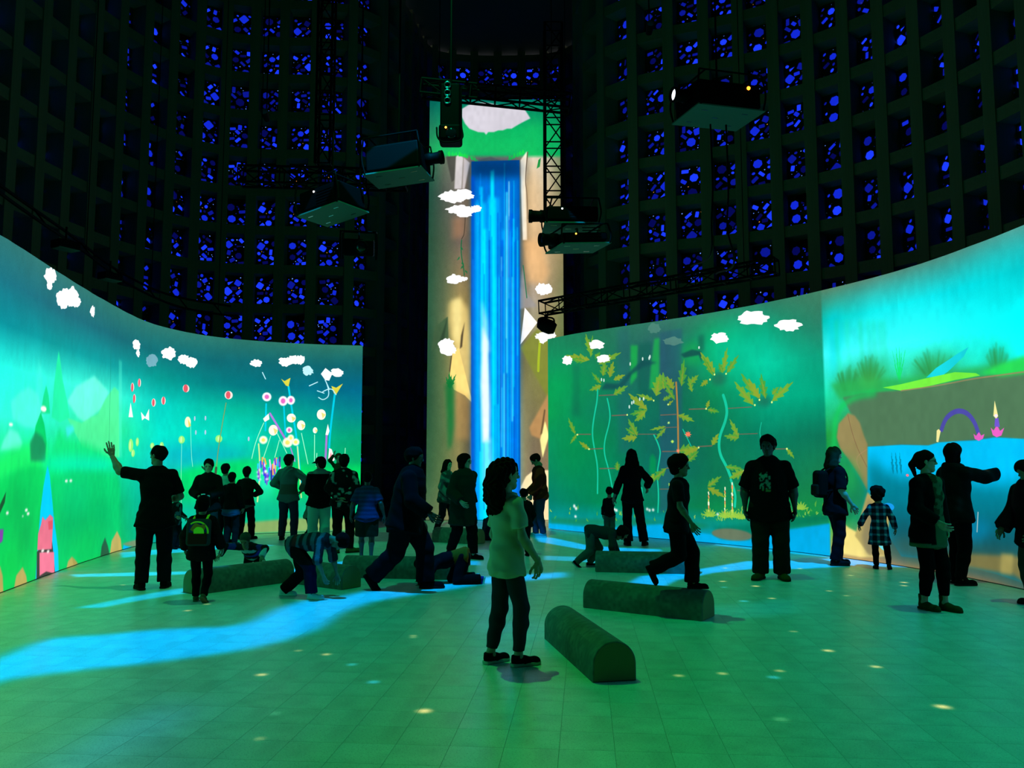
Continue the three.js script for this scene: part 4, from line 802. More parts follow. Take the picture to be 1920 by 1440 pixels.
[0,[118,112,66],1,2,0,942,25,1000,33,1084,39,1145,43,1141,-3,1083,16,946,14],
[0,[161,150,84],0.8,2,0,1063,40,1085,41,1080,16,1059,15],
[0,[144,129,80],1,1,0,773,237,786,232,796,220,804,198,810,185,806,111,792,132,769,162,753,180,747,198,752,220],
[2,[120,85,60],0.7,0,1.2,772,234,781,192,807,149],
[2,[170,130,95],0.7,0,1.2,793,145,780,162,808,177],
[0,[20,120,75],0.85,4,0,747,162,769,160,792,132,805,111,798,90,764,60,745,64],
[3,[40,190,70],0.6,12,0,767,132,19,26],
[0,[237,216,122],1,1,0,745,62,766,50,801,38,836,12,788,5,734,8],
[0,[190,171,100],0.8,1,0,745,62,748,12,734,8,735,43],
[0,[178,160,90],1,1,0,806,109,827,93,849,82,846,62,836,13,805,10,777,38],
[0,[120,110,80],0.7,3,0,805,99,819,91,836,59,815,12,799,10,790,37],
[2,[105,212,222],1,0,5.2,841,49,828,46,822,33,829,25,836,22],
[3,[20,150,230],1,0,0,847,88,11,6],
[3,[250,120,140],1,0,0,887,137,3,2],
[2,[76,70,165],1,0,7.2,960,203,966,216,982,226,998,228,1014,223,1027,210,1033,195],
[0,[228,92,192],1,0,0,1023,195,1028,192,1034,197,1038,192,1044,194,1041,188,1033,185,1025,188],
[0,[228,92,192],1,0,0,1056,202,1061,198,1068,205,1073,197,1081,201,1075,191,1066,189,1059,192],
[0,[112,82,205],1,0,0,1063,203,1065,214,1071,214,1073,202],
[0,[242,232,153],1,0,0,1062,217,1066,237,1071,216,1067,213],
[3,[250,230,255],1,0,0,1067,217,3,2],
[0,[242,231,153],1,0,0,948,186,950,202,954,204,958,201,952,185]
];
const FALL_ART=[
[0,[207,202,212],1,1,0,91,1148,108,1159,130,1166,162,1166,199,1158,243,1153,268,1146,275,1135,284,1120,268,1112,250,1102,237,1094,231,1090,218,1090,206,1085,193,1085,181,1080,165,1080,159,1072,154,1079,137,1080,124,1085,112,1090,102,1102,99,1106,93,1119,90,1125],
[0,[70,68,62],0.85,1,0,47,1009,75,1012,71,942,63,935],
[0,[212,204,206],0.95,1,0,75,1009,84,1015,95,1006,91,916,71,916],
[0,[205,195,195],0.95,1,0,97,1006,114,991,100,916,93,916],
[0,[85,80,75],0.8,2,0,114,991,119,878,100,910],
[0,[255,240,215],0.95,1,0,274,1025,256,999,257,910,262,770,274,770,271,910],
[2,[110,90,70],1,0,2.8,276,1022,268,942,274,907,276,830],
[0,[20,140,60],1,0,0,301,974,306,999,313,1006,310,980],
[0,[225,190,140],0.6,8,0,276,942,290,1006,302,942,299,770,276,770],
[0,[170,120,85],0.6,6,0,67,833,101,837,101,783,67,770],
[2,[60,50,40],1,0,1.8,102,852,101,789,92,773],
[0,[25,215,75],0.9,0,0,254,1011,256,1016,255,1018,255,1024,254,1027,253,1022,251,1020,253,1014],
[0,[25,215,75],0.9,0,0,128,995,130,998,129,1000,129,1003,128,1005,127,1002,125,1001,127,997],
[0,[25,215,75],0.9,0,0,54,1009,57,1014,56,1017,57,1023,56,1026,54,1021,53,1019,54,1012],
[0,[25,215,75],0.9,0,0,226,997,228,1001,226,1003,226,1009,225,1012,224,1007,223,1005,225,1000],
[0,[25,215,75],0.9,0,0,37,1009,40,1011,39,1013,40,1016,39,1018,38,1016,36,1015,37,1011],
[0,[25,215,75],0.9,0,0,87,1009,90,1010,90,1011,91,1014,91,1016,89,1014,87,1014,87,1011],
[0,[25,215,75],0.9,0,0,254,1011,257,1016,256,1019,256,1024,255,1027,254,1023,252,1021,254,1015],
[0,[25,215,75],0.9,0,0,63,1009,67,1014,66,1016,67,1023,67,1026,65,1021,63,1019,63,1013],
[0,[25,215,75],0.9,0,0,30,1009,32,1012,31,1013,30,1017,29,1018,28,1015,27,1014,29,1011],
[0,[25,215,75],0.9,0,0,260,1014,264,1019,263,1021,265,1026,264,1030,262,1025,260,1024,260,1018],
[0,[25,215,75],0.9,0,0,122,997,125,1002,123,1005,124,1011,123,1014,122,1009,120,1007,121,1001],
[0,[25,215,75],0.9,0,0,56,1009,57,1014,55,1016,54,1021,52,1024,52,1019,51,1017,54,1012],
[0,[25,215,75],0.9,0,0,242,1005,243,1011,241,1013,240,1018,238,1021,238,1016,237,1013,241,1008],
[0,[25,215,75],0.9,0,0,37,1009,39,1012,37,1013,37,1015,35,1016,35,1014,34,1012,36,1010],
[0,[25,215,75],0.9,0,0,93,1009,95,1013,93,1014,92,1017,90,1019,90,1016,89,1014,92,1011],
[0,[25,215,75],0.9,0,0,247,1008,251,1009,250,1010,252,1013,252,1015,250,1013,248,1013,248,1010],
[0,[25,215,75],0.9,0,0,129,994,132,997,131,998,132,1002,131,1004,130,1001,128,1000,128,997],
[0,[25,215,75],0.9,0,0,119,999,121,1002,120,1004,121,1008,120,1010,119,1007,117,1005,118,1001],
[0,[25,215,75],0.9,0,0,233,1000,235,1004,233,1005,233,1009,232,1011,231,1007,230,1006,232,1002],
[0,[25,215,75],0.9,0,0,33,1009,34,1013,32,1014,31,1017,30,1018,30,1015,29,1013,31,1011],
[0,[25,215,75],0.9,0,0,75,1009,78,1013,77,1016,77,1021,76,1024,75,1019,73,1017,75,1012],
[0,[25,215,75],0.9,0,0,227,997,228,1003,226,1005,225,1011,223,1014,223,1008,222,1006,225,1000],
[0,[25,215,75],0.9,0,0,84,1009,86,1012,84,1013,83,1017,82,1018,82,1015,81,1013,83,1010],
[0,[25,215,75],0.9,0,0,99,1007,101,1010,100,1012,100,1016,99,1018,98,1014,96,1013,98,1009],
[0,[25,215,75],0.9,0,0,266,1017,267,1022,265,1024,263,1029,261,1031,262,1027,261,1024,264,1020],
[0,[25,215,75],0.9,0,0,102,1005,105,1009,103,1011,104,1016,103,1019,102,1015,100,1013,101,1008],
[0,[25,215,75],0.9,0,0,26,1009,29,1010,29,1011,31,1014,30,1016,28,1014,26,1014,26,1011],
[0,[25,215,75],0.9,0,0,238,1003,241,1008,239,1010,239,1016,237,1019,237,1014,235,1012,237,1006],
[0,[25,215,75],0.9,0,0,104,1004,108,1008,107,1010,108,1015,108,1017,106,1014,104,1012,104,1007],
[0,[25,215,75],0.9,0,0,136,992,138,995,136,997,135,1001,134,1003,134,999,132,997,134,994],
[0,[25,215,75],0.9,0,0,248,1008,250,1011,248,1012,248,1015,246,1016,246,1013,244,1012,246,1009],
[0,[25,215,75],0.9,0,0,100,1006,102,1011,101,1014,100,1019,99,1022,99,1017,97,1015,99,1009],
[0,[25,215,75],0.9,0,0,98,1007,99,1011,97,1011,96,1014,94,1015,94,1012,94,1010,97,1008],
[0,[25,215,75],0.9,0,0,230,999,232,1002,231,1003,230,1006,229,1008,228,1005,227,1003,229,1001],
[0,[25,215,75],0.9,0,0,99,1007,101,1011,99,1012,98,1016,96,1018,96,1014,95,1012,98,1009],
[0,[25,215,75],0.9,0,0,68,1009,71,1012,71,1014,73,1018,72,1020,70,1017,68,1016,68,1012],
[0,[25,215,75],0.9,0,0,224,996,227,1000,227,1003,228,1009,228,1013,226,1008,224,1006,224,999],
[0,[25,215,75],0.9,0,0,27,1009,30,1012,29,1015,30,1019,30,1022,28,1019,26,1017,26,1012],
[0,[25,215,75],0.9,0,0,128,995,131,999,129,1001,130,1006,129,1008,128,1004,126,1003,127,998],
[0,[25,215,75],0.9,0,0,259,1014,260,1018,258,1018,257,1021,255,1021,255,1019,255,1017,258,1015],
[0,[25,215,75],0.9,0,0,36,1009,37,1013,35,1014,33,1017,31,1018,32,1015,31,1013,34,1010],
[0,[25,215,75],0.9,0,0,26,1009,28,1013,26,1014,25,1018,23,1019,23,1016,22,1014,25,1011],
[0,[25,215,75],0.9,0,0,229,999,230,1004,228,1007,227,1013,225,1016,226,1010,225,1008,228,1002],
[0,[25,215,75],0.9,0,0,128,995,132,996,131,997,132,1000,132,1002,130,1000,128,1000,128,997],
[0,[25,215,75],0.9,0,0,90,1009,94,1012,93,1014,94,1018,94,1020,92,1017,90,1016,90,1012],
[0,[25,215,75],0.9,0,0,245,1007,249,1011,248,1014,249,1020,249,1024,247,1019,245,1017,245,1010],
[0,[25,215,75],0.9,0,0,88,1009,90,1014,89,1016,88,1021,86,1024,86,1019,85,1017,87,1012],
[0,[25,215,75],0.9,0,0,107,1003,109,1007,107,1009,107,1013,105,1015,105,1011,104,1009,106,1005],
[0,[25,215,75],0.9,0,0,254,1011,255,1015,254,1016,253,1020,251,1022,251,1019,250,1017,253,1013],
[0,[25,215,75],0.9,0,0,85,1009,87,1014,86,1016,85,1022,84,1025,83,1020,82,1018,84,1012],
[0,[25,215,75],0.9,0,0,57,1009,59,1014,58,1016,58,1022,57,1025,56,1020,54,1018,56,1012],
[0,[25,215,75],0.9,0,0,223,995,225,998,223,999,223,1002,221,1004,221,1001,220,1000,222,997],
[0,[25,215,75],0.9,0,0,85,1009,88,1011,88,1013,89,1017,89,1020,87,1017,85,1016,85,1011],
[0,[25,215,75],0.9,0,0,129,995,130,1000,128,1002,127,1009,125,1012,126,1006,124,1004,127,998],
[0,[25,215,75],0.9,0,0,237,1002,238,1006,237,1007,236,1010,235,1012,235,1009,233,1007,235,1004],
[0,[25,215,75],0.9,0,0,123,997,125,1000,123,1000,122,1003,121,1004,121,1001,120,1000,122,998],
[0,[25,215,75],0.9,0,0,24,1009,27,1013,26,1015,26,1020,25,1022,24,1018,22,1016,24,1012],
[0,[25,215,75],0.9,0,0,238,1003,241,1006,239,1008,240,1013,239,1015,238,1012,236,1010,237,1005],
[0,[25,215,75],0.9,0,0,118,999,120,1004,119,1006,118,1011,117,1014,116,1009,115,1007,117,1002],
[0,[25,215,75],0.9,0,0,82,1009,86,1012,85,1015,87,1020,86,1023,84,1019,82,1018,82,1012],
[0,[95,100,85],0.9,1,0,137,999,172,1009,200,998,181,994,150,994],
[0,[242,212,128],0.75,5,0,59,595,87,607,111,576,122,471,119,306,66,490,56,551],
[0,[255,236,155],0.7,4,0,68,601,90,607,92,533,87,471,72,496],
[0,[60,48,34],0.9,1,0,89,465,92,502,102,541,98,508,95,471],
[0,[60,48,34],0.8,1,0,60,404,66,453,69,444,64,398],
[0,[62,90,60],0.9,1,0,11,459,20,527,55,555,57,496,29,474],
[0,[40,60,42],0.7,1,0,29,474,55,555,45,490],
[0,[252,218,125],1,0.5,0,61,385,69,456,86,468,125,315,103,337,73,353],
[0,[175,130,75],0.5,6,0,73,353,103,337,125,315,121,216,77,216],
[0,[235,182,122],0.8,6,0,263,770,314,770,335,676,320,645,277,651],
[0,[152,146,142],0.9,2,0,262,695,274,620,301,583,252,576,247,583],
[0,[252,246,240],1,0,0,267,580,302,538,255,477],
[0,[128,136,52],0.9,2,0,255,468,301,521,335,490,334,324,301,382],
[2,[165,185,40],1,0,6.4,309,490,305,441,304,404],
[2,[20,100,60],1,0,2.7,92,770,89,739,98,692,100,670],
[0,[20,110,60],0.9,0,0,87,723,83,721,83,719,80,715,80,712,83,715,85,715,87,720],
[0,[20,110,60],0.9,0,0,92,707,92,702,95,702,97,698,100,696,98,700,99,703,95,706],
[0,[20,110,60],0.9,0,0,97,698,92,696,92,694,90,690,89,687,92,690,95,690,96,695],
[0,[20,110,60],0.9,0,0,102,685,102,680,104,680,107,676,109,674,108,678,108,681,104,684],
[0,[20,110,60],0.9,0,0,89,751,89,746,91,746,94,742,97,740,95,744,95,747,91,750],
[2,[30,110,70],1,0,2.4,263,698,269,645,273,607],
[0,[15,120,50],0.9,0,0,62,355,64,362,62,362,63,371,60,371,59,379,56,379,53,387,51,388,52,382,51,381,54,374,51,372,57,365,54,364,61,357],
[0,[15,120,50],0.9,0,0,62,355,66,364,64,365,67,376,64,377,65,388,63,389,61,401,60,404,60,395,58,394,59,383,56,382,59,371,57,370,61,359],
[0,[15,120,50],0.9,0,0,62,355,67,362,65,363,70,372,67,372,69,382,67,382,67,392,67,395,65,388,63,387,63,378,60,378,61,368,58,368,62,358],
[0,[15,120,50],0.9,0,0,62,355,69,361,67,362,75,371,72,373,77,382,75,383,79,393,79,396,75,389,73,389,70,379,67,380,66,369,63,370,63,358],
[0,[14,110,50],0.85,4,0,49,367,74,379,74,252,68,203,59,185,55,276],
[0,[192,142,88],0.9,2,0,334,346,279,249,285,228,308,219,333,219],
[0,[255,242,155],1,1,0,322,267,333,228,315,167,308,216],
[0,[70,55,35],0.8,1,0,320,300,323,297,314,234,309,228],
[0,[250,226,172],1,1,0,244,67,270,117,291,134,333,134,332,-8,273,-2],
[0,[20,130,80],0.8,1,0,282,-5,291,27,295,6,300,24,297,-5],
[0,[150,140,125],0.6,2,0,119,234,127,252,129,6,120,6],
[0,[0,70,150],1,0.5,0,118,995,253,999,255,-21,123,-21],
[0,[0,120,225],0.8,6,0,122,953,253,953,252,-14,126,-14],
[0,[0,190,250],0.8,4,0,125,877,187,877,189,-14,129,-14],
[0,[0,165,245],0.7,4,0,202,801,241,801,241,-14,203,-14],
[0,[0,235,255],0.9,2,0,172,969,181,969,183,-14,175,-14],
[0,[0,215,255],0.8,4,0,165,892,195,892,195,516,166,516],
[0,[0,205,255],0.9,2,0,141,922,150,922,153,-14,144,-14],
[0,[0,240,255],0.9,3,0,150,801,170,801,172,-14,153,-14],
[0,[0,230,255],0.8,3,0,182,665,200,665,200,-14,183,-14],
[0,[60,235,255],0.9,1.5,0,213,907,220,907,220,398,213,398],
[0,[170,240,255],0.8,1,0,222,938,225,938,225,605,222,605],
[0,[0,80,215],0.8,2,0,202,770,208,770,209,-14,203,-14],
[0,[0,90,220],0.8,2,0,229,846,238,846,238,-14,229,-14],
[0,[0,110,225],0.7,2,0,189,953,193,953,195,-14,190,-14],
[0,[0,110,230],0.7,1.5,0,159,953,162,953,163,398,160,398],
[0,[0,120,235],0.7,2,0,133,816,138,816,142,-14,136,-14],
[0,[0,110,235],0.8,2,0,241,695,250,695,249,-14,241,-14],
[0,[0,150,235],0.8,2,0,181,310,187,310,188,-14,182,-14],
[0,[120,245,255],0.8,2,0,209,398,214,398,215,-14,209,-14],
[0,[0,80,215],0.7,1.2,0,241,772,244,772,243,404,241,404],
[0,[110,235,255],0.7,1.2,0,201,723,204,723,205,196,202,196],
[0,[110,235,255],0.7,1.2,0,231,666,235,666,235,266,231,266],
[0,[0,60,190],0.7,1.2,0,212,950,216,950,217,53,213,53],
[0,[0,225,255],0.7,1.2,0,174,953,177,953,178,302,176,302],
[0,[0,60,190],0.7,1.2,0,141,899,144,899,147,184,144,184],
[0,[0,110,240],0.7,1.2,0,171,841,173,841,175,131,172,131],
[0,[0,60,190],0.7,1.2,0,167,796,170,796,171,163,169,163],
[0,[0,80,215],0.7,1.2,0,223,827,226,827,226,278,223,278],
[0,[0,80,215],0.7,1.2,0,191,848,194,848,195,313,192,313],
[0,[0,150,250],0.7,1.2,0,133,885,137,885,140,68,136,68],
[0,[0,60,190],0.7,1.2,0,154,674,156,674,158,28,156,28],
[0,[0,225,255],0.7,1.2,0,126,698,128,698,130,275,128,275],
[0,[0,225,255],0.7,1.2,0,221,665,224,665,224,169,221,169],
[0,[110,235,255],0.7,1.2,0,215,839,217,839,218,494,215,494],
[0,[0,60,190],0.7,1.2,0,167,770,171,770,172,214,169,214],
[0,[0,80,215],0.7,1.2,0,175,779,177,779,179,21,176,21],
[0,[0,225,255],0.7,1.2,0,234,831,238,831,238,280,234,280],
[0,[0,60,190],0.7,1.2,0,237,765,240,765,239,106,237,106],
[0,[0,225,255],0.7,1.2,0,144,672,146,672,149,53,147,53],
[0,[0,225,255],0.7,1.2,0,144,894,147,894,149,331,146,331],
[0,[0,225,255],0.7,1.2,0,236,940,238,940,238,360,235,360],
[0,[0,225,255],0.7,1.2,0,149,856,152,856,153,483,150,483],
[0,[0,60,190],0.7,1.2,0,199,667,201,667,202,125,200,125],
[0,[0,225,255],0.7,1.2,0,210,991,212,991,212,137,211,137],
[0,[110,235,255],0.7,1.2,0,123,716,125,716,127,163,126,163],
[0,[0,150,250],0.7,1.2,0,126,739,128,739,130,181,129,181],
[0,[0,205,255],0.7,1.2,0,205,666,207,666,208,148,205,148],
[0,[0,60,190],0.7,1.2,0,199,821,201,821,201,243,200,243],
[0,[0,225,255],0.7,1.2,0,135,820,137,820,139,78,138,78],
[0,[0,225,255],0.7,1.2,0,177,778,181,778,182,140,179,140],
[0,[0,110,240],0.7,1.2,0,163,875,166,875,167,424,164,424],
[0,[0,80,215],0.7,1.2,0,203,682,206,682,206,359,203,359],
[0,[0,225,255],0.7,1.2,0,179,973,181,973,183,43,181,43],
[0,[0,80,215],0.7,1.2,0,220,974,221,974,221,387,220,387],
[0,[0,150,250],0.7,1.2,0,128,712,132,712,134,278,130,278],
[0,[0,205,255],0.7,1.2,0,226,794,228,794,228,6,226,6],
[0,[0,225,255],0.7,1.2,0,247,769,249,769,248,142,247,142],
[0,[0,150,250],0.7,1.2,0,151,705,153,705,154,202,152,202],
[0,[0,60,190],0.7,1.2,0,233,935,234,935,234,312,233,312],
[0,[0,225,255],0.7,1.2,0,246,807,248,807,248,446,246,446],
[0,[0,205,255],0.7,1.2,0,233,778,235,778,235,5,233,5],
[0,[0,110,240],0.7,1.2,0,228,911,230,911,230,413,228,413],
[0,[0,150,250],0.7,1.2,0,166,899,168,899,169,502,167,502],
[0,[0,150,250],0.7,1.2,0,142,961,145,961,147,371,144,371],
[0,[0,80,215],0.7,1.2,0,223,838,225,838,226,93,223,93],
[0,[0,45,95],0.75,12,0,118,999,256,999,256,953,119,953],
[0,[0,70,200],0.8,2.5,0,119,953,127,953,132,-14,123,-14],
[0,[245,250,255],0.95,3,0,151,530,166,486,172,310,171,208,151,208,146,368],
[0,[220,245,255],0.6,4,0,148,605,164,545,171,456,149,456],
[0,[150,245,255],0.7,5,0,152,208,174,223,182,108,167,22,153,108],
[0,[255,255,255],1,0,0,99,894,100,890,102,885,93,883,91,877,78,879,72,874,62,876,55,879,46,880,42,884,31,885,34,890,24,894,29,898,35,902,41,904,44,909,54,908,61,914,70,909,79,910,87,908,92,904,102,903,101,898],
[0,[255,255,255],1,0,0,122,899,120,894,115,891,112,888,105,887,100,885,95,880,88,883,80,882,77,887,69,887,66,891,62,895,64,899,67,902,67,906,71,909,77,910,80,915,88,914,94,915,103,916,109,914,116,911,121,907,116,902],
[0,[255,255,255],1,0,0,126,895,124,894,126,891,124,889,119,889,116,888,112,886,107,886,104,888,98,888,97,890,93,891,95,894,94,895,90,898,93,900,95,901,101,901,104,902,108,903,112,903,116,903,119,902,121,900,124,899,128,897],
[0,[255,255,255],1,0,0,118,857,125,854,119,851,115,849,104,848,98,846,90,844,81,846,74,848,62,846,55,848,55,852,55,855,44,857,48,860,58,862,60,864,67,866,71,870,81,868,90,871,99,870,103,866,115,866,116,863,124,860],
[0,[255,255,255],1,0,0,127,849,121,846,118,844,121,839,112,838,108,835,101,835,94,835,87,835,82,838,78,840,78,844,70,846,72,849,72,853,70,857,80,857,81,861,90,860,94,864,101,864,106,861,113,861,121,860,122,856,124,853],
[0,[255,255,255],1,0,0,146,859,145,857,145,854,143,852,140,851,137,850,133,850,130,848,126,849,123,851,121,853,117,854,116,856,113,859,117,861,118,863,118,867,124,866,126,869,130,868,134,870,137,869,142,868,142,865,147,864,148,861],
[0,[255,255,255],1,0,0,93,659,94,655,93,651,85,651,83,648,78,646,73,646,69,647,64,647,60,648,53,649,52,652,53,656,50,659,50,662,52,665,56,667,60,669,64,670,68,675,74,674,77,670,84,671,90,670,91,666,89,662],
[0,[255,255,255],1,0,0,110,660,109,659,107,658,107,656,102,656,102,654,97,654,94,654,90,654,87,655,86,657,84,658,83,659,83,660,80,662,81,663,85,664,88,665,90,666,94,667,98,667,100,665,105,666,108,665,110,663,109,662],
[0,[255,255,255],1,0,0,71,477,75,473,70,470,67,466,64,463,59,462,55,458,50,462,46,464,40,463,36,465,32,468,31,473,28,477,29,482,34,486,37,489,42,490,45,493,50,495,54,492,60,495,63,490,68,489,74,487,70,481],
[0,[255,255,255],1,0,0,78,464,80,460,76,457,77,452,69,453,67,447,60,446,54,446,49,449,44,451,38,452,35,456,34,460,34,464,34,467,34,471,36,475,41,479,49,477,54,478,60,479,66,479,70,476,73,473,75,470,79,467],
[0,[255,255,255],1,0,0,329,632,332,628,330,624,327,620,324,617,320,615,316,615,311,614,309,619,304,618,301,621,300,625,298,628,295,632,298,636,299,640,303,642,305,645,307,650,312,646,315,647,320,648,323,645,324,641,329,640,329,636],
[0,[255,255,255],1,0,0,344,632,343,629,342,625,341,622,338,621,335,620,332,619,329,616,326,618,324,622,319,621,320,626,320,629,317,632,319,636,319,639,321,642,324,643,326,646,329,645,332,647,335,647,337,643,340,642,340,638,343,636],
[0,[255,255,255],1,0,0,345,501,342,498,341,494,338,492,330,492,329,487,322,487,317,490,310,488,307,491,304,493,296,494,297,497,294,501,300,503,297,507,305,507,308,510,312,511,317,511,322,513,327,511,331,510,338,509,339,506,344,504],
[0,[255,255,255],1,0,0,353,504,354,501,351,499,350,497,348,495,343,496,341,494,338,495,334,495,331,496,328,497,329,500,327,502,325,504,325,506,327,508,331,508,332,511,335,511,338,512,341,513,343,511,348,512,350,510,350,507,351,505],
[0,[255,255,255],1,0,0,326,490,327,487,325,485,323,484,321,483,319,481,318,478,315,481,313,480,311,482,308,482,308,485,308,488,305,490,306,492,307,495,308,497,310,500,313,498,315,499,317,499,320,499,323,499,325,497,324,494,325,492]
];
